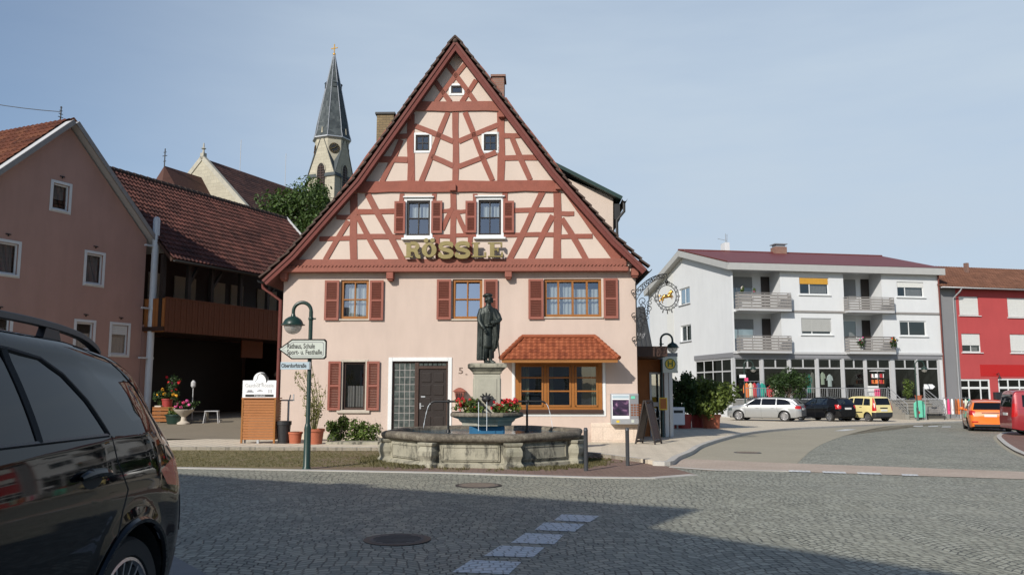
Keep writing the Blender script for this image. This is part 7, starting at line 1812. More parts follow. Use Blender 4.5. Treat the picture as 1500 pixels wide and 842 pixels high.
b = yp(257, 613, 30.4); pot('green_pot', 'low dark bowl with pale plants standing on the yard', b, .36, .34, 'lamp_green', 1.3); flower_bed('pale_plants', 'pale green and white plants in the dark bowl', b + Vector((0, 0, .30)), .42, .34, .30, [('flower_white', .35)], 420, None, 'leaf_bed', .05, .08, 33)
b = yp(269, 612, 30.2); t = thing('stone_urn', 'pale stone urn on a foot in the yard', 'urn', b); mb = MB(); mb.lathe([(.22, 0), (.22, .05), (.10, .12), (.08, .26), (.20, .36), (.32, .46), (.36, .52), (.34, .53), (.28, .48)], 20); mb.build('urn', M['cream_stone'], t, True)
flower_bed('pink_flowers', 'pink and magenta flowers in the stone urn', b + Vector((0, 0, .50)), .46, .34, .36, [('flower_pink', .7), ('cloth_pink', .35)], 420, None, 'leaf_dark', .06, .08, 35)
b = yp(247, 600, 31.4); flower_bed('red_flowers', 'tall red flowering plant against the barn post', b + Vector((0, 0, .55)), .50, .30, 1.25, [('flower_red', .35), ('flower_pink', .12)], 700, None, 'leaf_dark', .055, .09, 37)
b = yp(284, 611, 31.2); t = thing('garden_bench', 'low dark bench beside the flower urn', 'bench', b, R(10)); mb = MB()
for k in range(4): mb.box(-.55, .55, -.20 + k * .105, -.11 + k * .105, .36, .39)
mb.build('seat', M['wood_black'], t)
for x in (-.45, .45): mb = MB(); mb.box(x - .04, x + .04, -.18, .18, 0, .36); mb.build('leg', M['fountain_stone'], t)
b = yp(310, 613, 30.6); t = thing('stool', 'small grey metal stool alone in the yard', 'stool', b, R(12)); mb = MB(); mb.box(-.24, .24, -.20, .20, .42, .45); mb.build('seat', M['light_grey'], t, bevel=.01)
for x, y in ((-1, -1), (1, -1), (1, 1), (-1, 1)): mb = MB(); mb.tube([(x * .21, y * .17, .42), (x * .26, y * .21, 0)], .016, 6); mb.build('leg', M['light_grey'], t)
b = yp(232, 611, 30.8); mb = MB(); mb.box(-.12, .12, -.12, .12, 0, .62); o = mb.build('stone_post', M['cream_stone'], bevel=.02); o.location = b; tag(o, 'short pale stone post left of the wooden crate', 'post')
b = yp(281, 612, 31.8); t = thing('garden_torch', 'thin grey pole with a small lantern among the yard flowers', 'garden light', b); mb = MB(); mb.tube([(0, 0, 0), (0, 0, 1.25)], .02, 6); mb.build('pole', M['zinc'], t); mb = MB(); mb.lathe([(.05, 1.22), (.09, 1.28), (.09, 1.42), (.03, 1.50)], 10); mb.build('lantern', M['light_grey'], t)

# oleanders in tubs and the small tree before the shop
for u, v, wpx, hpx, lab, seed in ((1000, 627, 44, 78, 'tall oleander with dark leaves close to the bus stop', 41), (1042, 627, 74, 80, 'broad yellow green oleander bush beside the silver estate car', 42), (1022, 626, 40, 62, 'oleander squeezed between the two larger bushes', 43)):
    b = gp(u, v, PZ); s_ = b.y / FOC * 1.0; r_ = .42 if seed != 43 else .3
    pot('shrub_tub', {41: 'red tub under the oleander by the bus stop', 42: 'large terracotta tub under the broad oleander', 43: 'small red tub between the two oleanders'}[seed], b, r_, .62, 'terracotta' if seed == 42 else 'red_pot', 1.15, 'tubs by the footway')
    shrub(lab, (b.x, b.y, b.z + .5), wpx * s_ / 2 * .95, wpx * s_ / 2.4, hpx * s_ - .45, 3600, .15, 'leaf_dark' if seed == 41 else 'leaf_shrub', seed, 'oleander', 'shrub', 'oleanders in tubs', 24)
b = at_y(1157, 56.0); tree('small_tree', 'small round dark tree in front of the shop window', b, 0, (P(1157, 562, b.y).z - b.z, (1.30, 1.1, 1.2)), 4200, .14, 'leaf_dark', 51, 20, .07)
b = FW.w(HW(1318, 580)[0], -1.0, z0w - .02); shrub('leafy plant with red flowers at the top of the shop steps', b, .35, .3, 1.5, 700, .12, 'leaf_bed', 61, 'pot_plant', 'plant')
b = FW.w(HW(1331, 590)[0], -1.15, z0w - .02); pot('terracotta_pot', 'terracotta pot with red leaves on the shop terrace by the steps', b, .25, .32, 'terracotta', 1.2)
for ra, u, lab, cols in ((rails[3], 1254, 'pink flower basket hanging on the lower right balcony, left end', [('flower_pink', .6)]), (rails[3], 1300, 'yellow and red flower basket on the lower right balcony, right end', [('flower_yellow', .5), ('flower_red', .3)])):
    x = HW(u, 500)[0]; flower_bed('balcony_flowers', lab, FW.w(x, -.72, ra[3] - .75), .30, .15, .75, cols, 260, 'flower baskets on the balcony', 'leaf_dark', .06, .10, int(u))
for u, ra, lab in ((1084, rails[0], 'small potted plant at the left end of the top balcony'), (1101, rails[0], 'small pink potted plant on the top balcony rail')):
    x = HW(u, 430)[0]; flower_bed('balcony_plant', lab, FW.w(x, -.40, ra[3] + .0), .16, .14, .5 if u < 1090 else .32, [('flower_white' if u < 1090 else 'flower_pink', .3)], 120, 'plants on the top balcony', 'leaf_bed', .06, .10, int(u))

# ------------------------------------------------------------------ cars
def lerp_pts(pts, x):
    if x <= pts[0][0]: return pts[0][1]
    for (a, b), (c, d) in zip(pts, pts[1:]):
        if x <= c: return b + (d - b) * (x - a) / (c - a) if c > a else d
    return pts[-1][1]
def smooth_f(pts, w):
    return lambda x: sum(lerp_pts(pts, x + w * k / 3) * (4 - abs(k)) for k in range(-3, 4)) / 16.0
def in_poly(poly, x, z):
    r = False; n = len(poly)
    for i in range(n):
        (x1, z1), (x2, z2) = poly[i], poly[(i + 1) % n]
        if (z1 > z) != (z2 > z) and x < (x2 - x1) * (z - z1) / (z2 - z1) + x1: r = not r
    return r
def make_car(name, label, loc, heading, s, group=None, res=.05):
    """local: +x forward, y to the left, origin on the ground amidships. Body is one lofted skin; glass, lamps and
    trim are cut out of it along their outlines so every piece lies flush."""
    t = thing(name, label, 'car', loc, heading, group)
    Lh = s['L'] / 2; top = smooth_f(s['top'], s.get('sm', .07)); belt = smooth_f(s['belt'], .1); plan = smooth_f(s['plan'], .05); sill = smooth_f(s['sill'], .05)
    wr_, wx = s['wr'], s['wx']; ra = wr_ + s.get('gap', .05)
    xs = set(); n = int(s['L'] / res)
    for k in range(n + 1): xs.add(round(-Lh + s['L'] * k / n, 4))
    for x in wx:
        for k in range(25): xs.add(round(x + ra * math.cos(math.pi * k / 24), 4))
    for e in (.012, .03, .06, .10): xs.add(-Lh + e); xs.add(Lh - e)
    xs = sorted(x for x in xs if -Lh <= x <= Lh); xs = [x for i, x in enumerate(xs) if i == 0 or x - xs[i - 1] > .004]
    gh = s['gh']; bm = bmesh.new(); rows = []; NL, NU, NA, NT = s.get('NL', 12), 9, 6, 6
    def section(x):
        zt = top(x); zb = min(belt(x), zt - .03); w = plan(x); z0 = sill(x); zl = z0
        for c in wx:
            d = abs(x - c)
            if d < ra: zl = max(zl, wr_ + math.sqrt(ra * ra - d * d))
        zl = min(zl, zb - .04); P_ = []
        for k in range(NL + 1):
            z = zl + (zb - zl) * k / NL; f = (z - z0) / max(.01, zb - z0)
            y = w * (1 - .065 * ((.62 - f) / .62) ** 2) if f < .62 else w * (1 - .035 * ((f - .62) / .38) ** 2)
            for c in wx:                                           # flared arches
                d = math.hypot(x - c, z - wr_)
                if d < ra + .10: y += s.get('flare', .012) * max(0, 1 - (d - ra) / .10)
            P_.append((y, z))
        hgt = zt - zb; rc = min(s.get('rc', .10), hgt * .5); wt = w * .965 - s['tumble'] * min(1.2, max(0, hgt / gh)); zc = zt - rc
        for k in range(1, NU + 1):
            f = k / NU; y = w * .965 + (wt - w * .965) * (f * .75 + f * f * .25); P_.append((y, zb + (zc - zb) * f))
        for k in range(1, NA + 1):
            a = math.pi / 2 * k / NA; P_.append((wt - rc + rc * math.cos(a) if wt > rc else wt * math.cos(a), zc + rc * math.sin(a)))
        yi = max(.02, wt - rc)
        for k in range(1, NT + 1):
            y = yi * (1 - k / NT); P_.append((y, zt + s.get('crown', .03) * (1 - (y / yi) ** 2)))
        return P_
    for x in xs:
        p = section(x); rows.append([bm.verts.new((x, y, z)) for y, z in p] + [bm.verts.new((x, -y, z)) for y, z in p[-2::-1]])
    m = len(rows[0])
    for a, b in zip(rows, rows[1:]):
        for k in range(m - 1): bm.faces.new([a[k], a[k + 1], b[k + 1], b[k]])
    for f in bm.faces: f.smooth = True
    bmesh.ops.recalc_face_normals(bm, faces=bm.faces[:])
    if sum(f.normal.z for f in bm.faces if f.calc_center_median().z > .9) < 0: bmesh.ops.reverse_faces(bm, faces=bm.faces[:])
    bm.normal_update(); bm.verts.index_update(); bm.faces.ensure_lookup_table()
    skin = BVHTree.FromBMesh(bm); sk_f = [[v.index for v in f.verts] for f in bm.faces]; sk_c = [v.co.copy() for v in bm.verts]; sk_n = [v.normal.copy() for v in bm.verts]
    def skin_normal(co):
        loc_, n_, i_, d_ = skin.find_nearest(co)
        if i_ is None: return Vector((0, 0, 1))
        acc = Vector(); 
        for vi in sk_f[i_]:
            acc += sk_n[vi] / ((sk_c[vi] - co).length + 1e-4)
        return acc.normalized()
    for r_ in (rows[0], rows[-1]): bm.faces.new(r_)
    bmesh.ops.recalc_face_normals(bm, faces=bm.faces[:])
    bvh = BVHTree.FromBMesh(bm)
    def cutter(a, b, view):
        if view == 'side': co, no = Vector((a[0], 0, a[1])), Vector((b[1] - a[1], 0, -(b[0] - a[0])))
        else: co, no = Vector((0, a[0], a[1])), Vector((0, b[1] - a[1], -(b[0] - a[0])))
        if no.length < 1e-6: return
        lo, hi = (min(a[0], b[0]) - .02, max(a[0], b[0]) + .02), (min(a[1], b[1]) - .02, max(a[1], b[1]) + .02); g = []
        for f in bm.faces:
            q = f.calc_center_median(); r_ = .25
            u = q.x if view == 'side' else q.y
            if view == 'rear' and q.x > -.05 * Lh: continue
            if view == 'front' and q.x < .05 * Lh: continue
            if len(f.verts) > 8: r_ = 9
            if lo[0] - r_ < u < hi[0] + r_ and lo[1] - r_ < q.z < hi[1] + r_: g.append(f)
        ge = {e for f in g for e in f.edges}; gv = {v for f in g for v in f.verts}
        bmesh.ops.bisect_plane(bm, geom=list(gv) + list(ge) + g, plane_co=co, plane_no=no.normalized(), dist=1e-5)
    for (nm, mat, view, poly) in s['cuts']:
        ps = [poly] if view == 'side' else [poly, [(-y, z) for y, z in poly]]
        for q in ps:
            for a, b in zip(q, q[1:] + q[:1]): cutter(a, b, view)
    bm.faces.ensure_lookup_table(); bm.verts.index_update(); buckets = {}
    for f in bm.faces:
        c = f.calc_center_median(); n_ = f.normal; key = 'body'
        for i, (nm, mat, view, poly) in enumerate(s['cuts']):
            if view == 'side' and abs(n_.y) > .42 and in_poly(poly, c.x, c.z): key = (i, 1 if c.y > 0 else -1); break
            if view in ('rear', 'front'):
                if (view == 'rear' and c.x < -.3 * Lh and n_.x < -.16) or (view == 'front' and c.x > .1 * Lh and n_.x > .16):
                    if in_poly(poly, c.y, c.z): key = (i, 0 if nm in ('rear_window', 'windscreen', 'bumper', 'number_plate') else (1 if c.y > 0 else -1)); break
                    if in_poly(poly, -c.y, c.z): key = (i, 0 if nm in ('rear_window', 'windscreen', 'bumper', 'number_plate') else (1 if c.y > 0 else -1)); break
        buckets.setdefault(key, []).append(f)
    body_o = None
    for key in ['body'] + [k for k in buckets if k != 'body']:
        fs = buckets[key]; b2 = bmesh.new(); mp_ = {}
        for f in fs:
            vs = []
            for v in f.verts:
                kk = v.index
                if kk not in mp_: mp_[kk] = b2.verts.new(v.co)
                vs.append(mp_[kk])
            try: b2.faces.new(vs)
            except ValueError: pass
        nm = 'body' if key == 'body' else s['cuts'][key[0]][0]; mat = s['paint'] if key == 'body' else s['cuts'][key[0]][1]
        # keep the smooth shading of the whole skin across the cuts
        me = bpy.data.meshes.new(nm); b2.to_mesh(me); b2.free(); me.materials.append(M[mat])
        for p in me.polygons: p.use_smooth = True
        nn_ = [skin_normal(v.co) for v in me.vertices]; cn_ = []
        for p in me.polygons:
            capf = abs(p.normal.x) > .98 and abs(abs(p.center.x) - Lh) < .004
            for vi in p.vertices:
                q_ = nn_[vi]; cn_.append(p.normal if (capf or q_.dot(p.normal) < .3) else q_)
        me.normals_split_custom_set(cn_)
        o = bpy.data.objects.new(nm, me); COL.objects.link(o); o.parent = t
        if key == 'body': body_o = o
    bm.free()
    # underside, wheel housings
    mb = MB(); mb.box(-Lh + .25, Lh - .25, -s['W'] / 2 + .12, s['W'] / 2 - .12, sill(0) - .03, sill(0) + .05)
    for x in wx:
        for q in (1, -1):
            pr = [(ra + .004, s['W'] / 2 - .36), (ra + .004, s['W'] / 2 - .035)]
            ring = []
            for r_, yy in pr: ring.append([mb.v((x + r_ * math.cos(math.pi * k / 20 - .25 + .5 * k / 20 * 1.0), q * yy, wr_ + r_ * math.sin(math.pi * k / 20 - .25 + .5 * k / 20))) for k in range(21)])
            for k in range(20): mb.bm.faces.new([ring[0][k], ring[0][k + 1], ring[1][k + 1], ring[1][k]])
            mb.bm.faces.new(ring[0])
    mb.build('underbody', M['rubber'], t, recalc=False)
    for x in wx:
        for q in (1, -1):
            tw = s.get('tw', .21); T = TR(x, q * (s['W'] / 2 - tw / 2 - .035), wr_, R(180) if q < 0 else 0); rr_ = wr_ * s.get('rimf', .66)
            mb = MB(T); h = tw / 2
            mb.lathe([(rr_, -h), (wr_ * .93, -h), (wr_ * .985, -h * .8), (wr_, -h * .4), (wr_, h * .4), (wr_ * .985, h * .8), (wr_ * .94, h), (rr_ + .012, h * .98), (rr_, h * .8)], 40, axis='y', caps=False); w_ = mb.build('wheel', M['rubber'], t, True, recalc=True)
            mb = MB(T); mb.lathe([(rr_ + .004, -h * .9), (rr_ + .004, h * .88), (rr_ - .012, h * .92), (rr_ - .022, h * .75), (rr_ - .03, h * .2), (.05, h * .15)], 40, axis='y', caps=False)
            rim = mb.build('rim', M[s.get('rimm', 'alloy')] if s.get('hub') != 'dark' else M['alloy_dark'], w_, True)
            mb = MB(T); ns = s.get('spokes', 10)
            for k in range(ns):
                a = 2 * math.pi * k / ns; d = Vector((math.cos(a), 0, math.sin(a))); mb.bar(d * .04 + Vector((0, h * .62, 0)), d * (rr_ - .015) + Vector((0, h * .78, 0)), s.get('spw', .045), .03, up=(0, 1, 0), w2=s.get('spw', .045) * .75)
            mb.lathe([(.07, h * .5), (.065, h * .72), (.02, h * .74), (.004, h * .74)], 20, axis='y', caps=False); mb.lathe([(rr_ + .003, h * .93), (rr_ - .012, h * .95), (rr_ - .02, h * .8)], 40, axis='y', caps=False)
            mb.build('spokes', M[s.get('rimm', 'alloy')], w_, True); mb = MB(T); mb.lathe([(rr_ * .72, h * .1), (rr_ * .72, h * .25), (.02, h * .25)], 30, axis='y', caps=False); mb.build('brake_disc', M['grey_metal'], w_)
    def hit(x, z, q=1, off=.0):
        r_ = bvh.ray_cast(Vector((x, q * 3, z)), Vector((0, -q, 0)))
        return (r_[0] + r_[1] * off) if r_[0] is not None else Vector((x, q * s['W'] / 2, z))
    def rhit(y, z, off=0.0):
        r_ = bvh.ray_cast(Vector((-5, y, z)), Vector((1, 0, 0)))
        return (r_[0] + r_[1] * off) if r_[0] is not None else Vector((-Lh, y, z))
    def line(pts_, r_, nm, mat, q=1, off=0.0, view='side', n=5):
        P_ = []
        for a, b in zip(pts_, pts_[1:]):
            kk = max(2, int(math.hypot(b[0] - a[0], b[1] - a[1]) / .05))
            for k in range(kk): P_.append((a[0] + (b[0] - a[0]) * k / kk, a[1] + (b[1] - a[1]) * k / kk))
        P_.append(pts_[-1]); mb = MB(); mb.tube([hit(x, z, q, off) if view == 'side' else rhit(x, z, off) for x, z in P_], r_, n); return mb.build(nm, M[mat], t, True)
    for q in (1, -1):
        for ln in s.get('seams', []): line(ln, .0045, 'door_seam', 'rubber', q, -.001)  # thin dark tubes stand for the shadow gaps round the doors
        for (x, z) in s.get('handles', []):
            p = hit(x, z, q, .0); mb = MB(); mb.bar(p + Vector((-.09, q * .018, 0)), p + Vector((.09, q * .018, 0)), .025, .03, up=(0, 0, 1)); mb.build('door_handle', M[s.get('handle_m', s['paint'])], t, bevel=.008)
    if 'mirror' in s:
        x, z = s['mirror']
        for q in (1, -1):
            p = hit(x, z, q); mb = MB(); mb.sphere(p + Vector((0, q * .12, .05)), .1, 12, 8, (.6, 1.0, .75)); mb.bar(p, p + Vector((0, q * .1, .03)), .05, .04); mb.build('wing_mirror', M[s.get('mirror_m', s['paint'])], t, True)
    if 'plate' in s:
        z = s['plate']; p = rhit(0, z); mb = MB(); mb.box(p.x - .018, p.x + .01, -.26, .26, z - .055, z + .055); mb.build('number_plate', M['plate_white'], t, bevel=.004)
    for (nm, mat, y0, y1, z0, z1) in s.get('rear_boxes', []):
        p = rhit((y0 + y1) / 2, (z0 + z1) / 2); mb = MB(); mb.box(p.x - .015, p.x + .05, y0, y1, z0, z1); mb.build(nm, M[mat], t, bevel=.006)
    return t, hit, rhit, line

# --- the big dark estate-like off-roader in the near left foreground (we see its rear quarter)
suv = dict(L=4.90, W=1.94, wr=.375, wx=(1.50, -1.50), gap=.055, gh=.50, tumble=.17, rc=.11, crown=.035, tw=.27, rimf=.72, rimm='alloy', hub='dark', spokes=20, spw=.016, NL=16, sm=.07, flare=.016,
    top=[(-2.45, .84), (-2.43, .95), (-2.39, 1.01), (-2.28, 1.07), (-2.15, 1.14), (-2.03, 1.24), (-1.94, 1.36), (-1.86, 1.48), (-1.77, 1.565), (-1.62, 1.618), (-1.2, 1.675), (-.5, 1.705), (.1, 1.71), (.45, 1.69), (.75, 1.60), (1.35, 1.16), (1.6, 1.10), (2.2, 1.0), (2.38, .92), (2.45, .75)],
    belt=[(-2.45, .82), (-2.40, .92), (-2.2, 1.035), (-1.95, 1.15), (-1.7, 1.22), (-1.0, 1.225), (.8, 1.19), (1.3, 1.13), (2.2, .96), (2.45, .72)],
    plan=[(-2.45, .60), (-2.43, .70), (-2.38, .79), (-2.28, .87), (-2.1, .925), (-1.8, .955), (-1.2, .97), (1.4, .97), (2.0, .93), (2.3, .80), (2.45, .55)],
    sill=[(-2.45, .42), (-2.2, .36), (-1.5, .34), (1.5, .34), (2.2, .34), (2.45, .38)], paint='paint_suv', sharp=45,
    cuts=[('side_window', 'car_glass', 'side', [(.70, 1.245), (-.66, 1.245), (-.64, 1.60), (-.2, 1.635), (.22, 1.63)]),
          ('side_window', 'car_glass', 'side', [(-.72, 1.245), (-1.235, 1.245), (-1.13, 1.39), (-1.02, 1.50), (-.90, 1.565), (-.70, 1.595)]),
          ('quarter_window', 'car_glass', 'side', [(-1.30, 1.55), (-1.22, 1.575), (-1.58, 1.57), (-1.76, 1.50), (-1.80, 1.40), (-1.74, 1.31), (-1.54, 1.29)]),
          ('tail_light', 'tail_red', 'rear', [(.42, 1.02), (.88, 1.06), (.93, 1.0), (.88, .88), (.62, .89), (.42, .95)]),
          ('tail_light', 'tail_red', 'side', [(-2.50, 1.06), (-2.0, 1.07), (-1.80, 1.03), (-1.90, .95), (-2.5, .86)]),
          ('rear_window', 'car_glass', 'rear', [(-.60, 1.55), (.60, 1.55), (.70, 1.16), (-.70, 1.16)]),
          ('windscreen', 'car_glass', 'front', [(-.62, 1.64), (.62, 1.64), (.74, 1.17), (-.74, 1.17)]),
          ('bumper', 'black_plastic', 'rear', [(-1, .56), (1, .56), (1, .30), (-1, .30)])],
    seams=[[(-1.30, .80), (-1.40, .98), (-1.30, 1.12), (-1.27, 1.235)], [(-.70, .42), (-1.02, .46), (-1.16, .62), (-1.30, .80)], [(.12, .40), (.10, .8), (.12, 1.23)], [(-2.24, .66), (-2.18, .86)], [(-1.25, 1.645), (-1.52, 1.595), (-1.76, 1.46), (-1.86, 1.26), (-1.90, 1.08)]],
    mirror=(.80, 1.20))
sg = Vector((-2.77, 2.58, 0)); sg.z = G(sg.x, sg.y)
sv, shit, srh, sline = make_car('parked_car', 'large glossy black off road car with roof rails, close up at the left edge', sg, R(-90), suv, res=.03)
for q in (1, -1):
    sline([(.70, 1.24), (-1.245, 1.24)], .010, 'window_trim', 'chrome' if False else 'alloy_dark', q)
    sline([(.70, 1.24), (.22, 1.64), (-.2, 1.645), (-.70, 1.605), (-.91, 1.575), (-1.03, 1.51), (-1.145, 1.395), (-1.245, 1.24)], .011, 'window_trim', 'rubber', q)
    sline([(-.69, 1.24), (-.67, 1.605)], .022, 'window_pillar', 'rubber', q, -.008)
    # door handle in an oval recess
    p = shit(-1.06, 1.055, q); mb = MB(); mb.sphere(p + Vector((0, -q * .004, 0)), .055, 20, 10, (1.75, .16, 1.0)); mb.build('handle_recess', M['rubber'], sv, True)
    mb = MB(); P_ = [shit(-1.06 + dx, 1.075 + .012 * (1 - (dx / .13) ** 2), q, .020) for dx in [-.13 + .026 * k for k in range(11)]]; mb.tube(P_, [.010, .016, .019, .020, .020, .020, .020, .020, .019, .016, .010], 8); mb.build('door_handle', M['paint_suv'], sv, True)
    p = shit(.20, 1.055, q); mb = MB(); mb.sphere(p, .055, 20, 10, (1.75, .16, 1.0)); mb.build('handle_recess', M['rubber'], sv, True)
    # roof rail on three feet
    ry_ = q * .66; pts_ = [(.95, 1.655), (.80, 1.715), (.4, 1.75), (-.3, 1.76), (-1.0, 1.745), (-1.40, 1.71), (-1.58, 1.66), (-1.64, 1.62)]; sp_ = smooth_path(pts_, 6)
    mb = MB(); mb.rings([[(x, ry_ - .022, z - .012), (x, ry_ + .022, z - .016), (x, ry_ + .018, z + .018), (x, ry_ - .018, z + .020)] for x, z in sp_]); rl = mb.build('roof_rail', M['black_plastic'], sv, True, bevel=.006)
    for x, zz in ((.55, 1.73), (-.35, 1.75), (-1.18, 1.725)):
        mb = MB(); mb.rings([[(x - .10, ry_ - .02, zz - .11), (x + .10, ry_ - .02, zz - .11), (x + .10, ry_ + .02, zz - .11), (x - .10, ry_ + .02, zz - .11)], [(x - .05, ry_ - .018, zz), (x + .05, ry_ - .018, zz), (x + .05, ry_ + .018, zz), (x - .05, ry_ + .018, zz)]]); mb.build('rail_foot', M['black_plastic'], rl)
    for c in (1.50, -1.50):                            # wheel-arch lip
        mb = MB(); P_ = [shit(c + .445 * math.cos(R(a)), .375 + .445 * math.sin(R(a)), q, .004) for a in range(-4, 185, 6)]; mb.tube(P_, .017, 6); mb.build('wheel_arch_trim', M['paint_suv'], sv, True)
mb = MB(); pts_ = [(-1.86, 1.60), (-2.02, 1.575), (-2.06, 1.55)]; mb.rings([[(x, y, z + .02 * (1 - abs(y) / .7)) for x, z in ((-1.66, 1.612), (-1.92, 1.565), (-1.92, 1.545), (-1.74, 1.55))] for y in (-.66, -.3, 0, .3, .66)]); mb.build('roof_spoiler', M['paint_suv'], sv, True, bevel=.008)

# --- the five parked cars on the far side
def gl_side(b, t_, x0, x1, x2, x3, pil): # one or more side windows between lower corners x0..x1 and upper corners x2..x3
    return None
wagon = dict(L=4.52, W=1.82, wr=.32, wx=(1.45, -1.31), gap=.045, gh=.48, tumble=.19, rc=.09, spokes=10, spw=.03, rimf=.70,
    top=[(-2.26, .62), (-2.22, .95), (-2.12, 1.02), (-1.78, 1.33), (-1.5, 1.385), (-.6, 1.43), (.2, 1.42), (.55, 1.34), (1.15, .98), (1.7, .92), (2.1, .80), (2.26, .58)],
    belt=[(-2.26, .72), (-2.1, .94), (-1.5, .95), (0, .925), (1.1, .90), (2.0, .76), (2.26, .56)], plan=[(-2.26, .62), (-2.2, .76), (-2.0, .86), (-1.4, .905), (1.3, .91), (1.9, .85), (2.15, .72), (2.26, .5)],
    sill=[(-2.26, .32), (-1.9, .24), (1.9, .22), (2.26, .26)], paint='paint_silver',
    cuts=[('side_window', 'car_glass', 'side', [(1.02, .97), (.10, .97), (.08, 1.35), (.42, 1.335)]), ('side_window', 'car_glass', 'side', [(.04, .97), (-.80, .97), (-.80, 1.355), (.02, 1.355)]), ('side_window', 'car_glass', 'side', [(-.87, .97), (-1.72, 1.0), (-1.62, 1.16), (-1.40, 1.30), (-.87, 1.35)]),
          ('rear_window', 'car_glass', 'rear', [(-.58, 1.31), (.58, 1.31), (.68, 1.03), (-.68, 1.03)]), ('tail_light', 'tail_red', 'rear', [(.42, .93), (.95, .95), (.95, .76), (.42, .80)]), ('tail_light', 'tail_red', 'side', [(-2.3, .95), (-1.86, .94), (-1.98, .76), (-2.3, .74)]),
          ('windscreen', 'car_glass', 'front', [(-.58, 1.36), (.58, 1.36), (.70, 1.0), (-.70, 1.0)]), ('headlight', 'glass_block', 'front', [(.42, .74), (.86, .78), (.86, .62), (.42, .60)])],
    seams=[[(.05, .30), (.07, .95)], [(-.86, .95), (-.88, .72), (-1.0, .55)], [(1.08, .92), (1.02, .6), (1.0, .32)]], handles=[(-.62, .80), (.30, .79)], mirror=(.88, .95), plate=.74)
blackc = dict(L=3.90, W=1.70, wr=.30, wx=(1.24, -1.20), gap=.045, gh=.50, tumble=.18, rc=.10, spokes=9, spw=.045, rimf=.68,
    top=[(-1.95, .62), (-1.92, .90), (-1.85, 1.02), (-1.62, 1.34), (-1.3, 1.43), (-.5, 1.475), (.1, 1.46), (.4, 1.38), (1.0, 1.02), (1.5, .94), (1.85, .80), (1.95, .58)],
    belt=[(-1.95, .74), (-1.8, .98), (-1.2, 1.0), (0, .95), (1.0, .92), (1.8, .74), (1.95, .56)], plan=[(-1.95, .60), (-1.9, .72), (-1.7, .81), (-1.2, .85), (1.1, .85), (1.6, .79), (1.85, .66), (1.95, .5)],
    sill=[(-1.95, .32), (-1.7, .24), (1.7, .22), (1.95, .26)], paint='paint_black',
    cuts=[('side_window', 'car_glass_clear', 'side', [(.86, 1.0), (-.05, 1.0), (-.05, 1.40), (.25, 1.385)]), ('side_window', 'car_glass_clear', 'side', [(-.12, 1.0), (-1.0, 1.03), (-.98, 1.38), (-.12, 1.40)]),
          ('rear_window', 'car_glass_clear', 'rear', [(-.55, 1.34), (.55, 1.34), (.66, 1.04), (-.66, 1.04)]), ('tail_light', 'tail_red', 'rear', [(.50, .98), (.84, 1.06), (.84, .78), (.56, .80)]), ('tail_light', 'tail_red', 'side', [(-1.99, 1.06), (-1.62, 1.02), (-1.72, .84), (-1.99, .78)]),
          ('windscreen', 'car_glass_clear', 'front', [(-.58, 1.40), (.58, 1.40), (.68, 1.04), (-.68, 1.04)])],
    seams=[[(-.08, .30), (-.07, .98)], [(.95, .96), (.90, .6), (.88, .32)]], handles=[(-.82, .86), (.12, .85)], mirror=(.76, .99), plate=.80)
panda = dict(L=3.54, W=1.58, wr=.28, wx=(1.12, -1.18), gap=.05, gh=.55, tumble=.13, rc=.08, spokes=8, spw=.07, rimf=.72,
    top=[(-1.77, .55), (-1.75, .95), (-1.70, 1.05), (-1.58, 1.46), (-1.45, 1.525), (-.5, 1.55), (.2, 1.53), (.42, 1.45), (1.02, 1.02), (1.5, .92), (1.72, .78), (1.77, .55)],
    belt=[(-1.77, .80), (-1.6, .96), (0, .95), (1.0, .93), (1.7, .72), (1.77, .54)], plan=[(-1.77, .66), (-1.73, .73), (-1.6, .775), (-1.2, .79), (1.0, .79), (1.5, .73), (1.7, .62), (1.77, .5)],
    sill=[(-1.77, .30), (-1.5, .24), (1.5, .22), (1.77, .26)], paint='paint_yellow',
    cuts=[('side_window', 'car_glass', 'side', [(.86, 1.0), (.02, 1.0), (.02, 1.43), (.30, 1.42)]), ('side_window', 'car_glass', 'side', [(-.06, 1.0), (-.80, 1.0), (-.80, 1.43), (-.06, 1.44)]), ('side_window', 'car_glass', 'side', [(-.86, 1.0), (-1.40, 1.0), (-1.32, 1.40), (-.86, 1.43)]),
          ('rear_window', 'car_glass', 'rear', [(-.56, 1.44), (.56, 1.44), (.58, 1.03), (-.58, 1.03)]), ('tail_light', 'tail_red', 'rear', [(.61, 1.46), (.80, 1.46), (.80, .66), (.61, .70)]), ('tail_light', 'tail_red', 'side', [(-1.80, 1.46), (-1.48, 1.46), (-1.60, .98), (-1.60, .66), (-1.8, .66)]),
          ('windscreen', 'car_glass', 'front', [(-.56, 1.46), (.56, 1.46), (.66, 1.03), (-.66, 1.03)]), ('bumper', 'black_plastic', 'rear', [(-1, .58), (1, .58), (1, .2), (-1, .2)]), ('bumper_side', 'black_plastic', 'side', [(-1.8, .58), (-1.52, .58), (-1.52, .2), (-1.8, .2)]), ('side_strip', 'black_plastic', 'side', [(.8, .60), (-.8, .60), (-.8, .53), (.8, .53)])],
    seams=[[(-.02, .30), (-.02, .98)], [(.95, .96), (.90, .6), (.86, .32)]], handles=[(-.66, .88), (.16, .87)], mirror=(.76, 1.0), plate=.70, handle_m='black_plastic', mirror_m='black_plastic', rear_boxes=[('tailgate_handle', 'black_plastic', -.30, .30, .80, .88)])
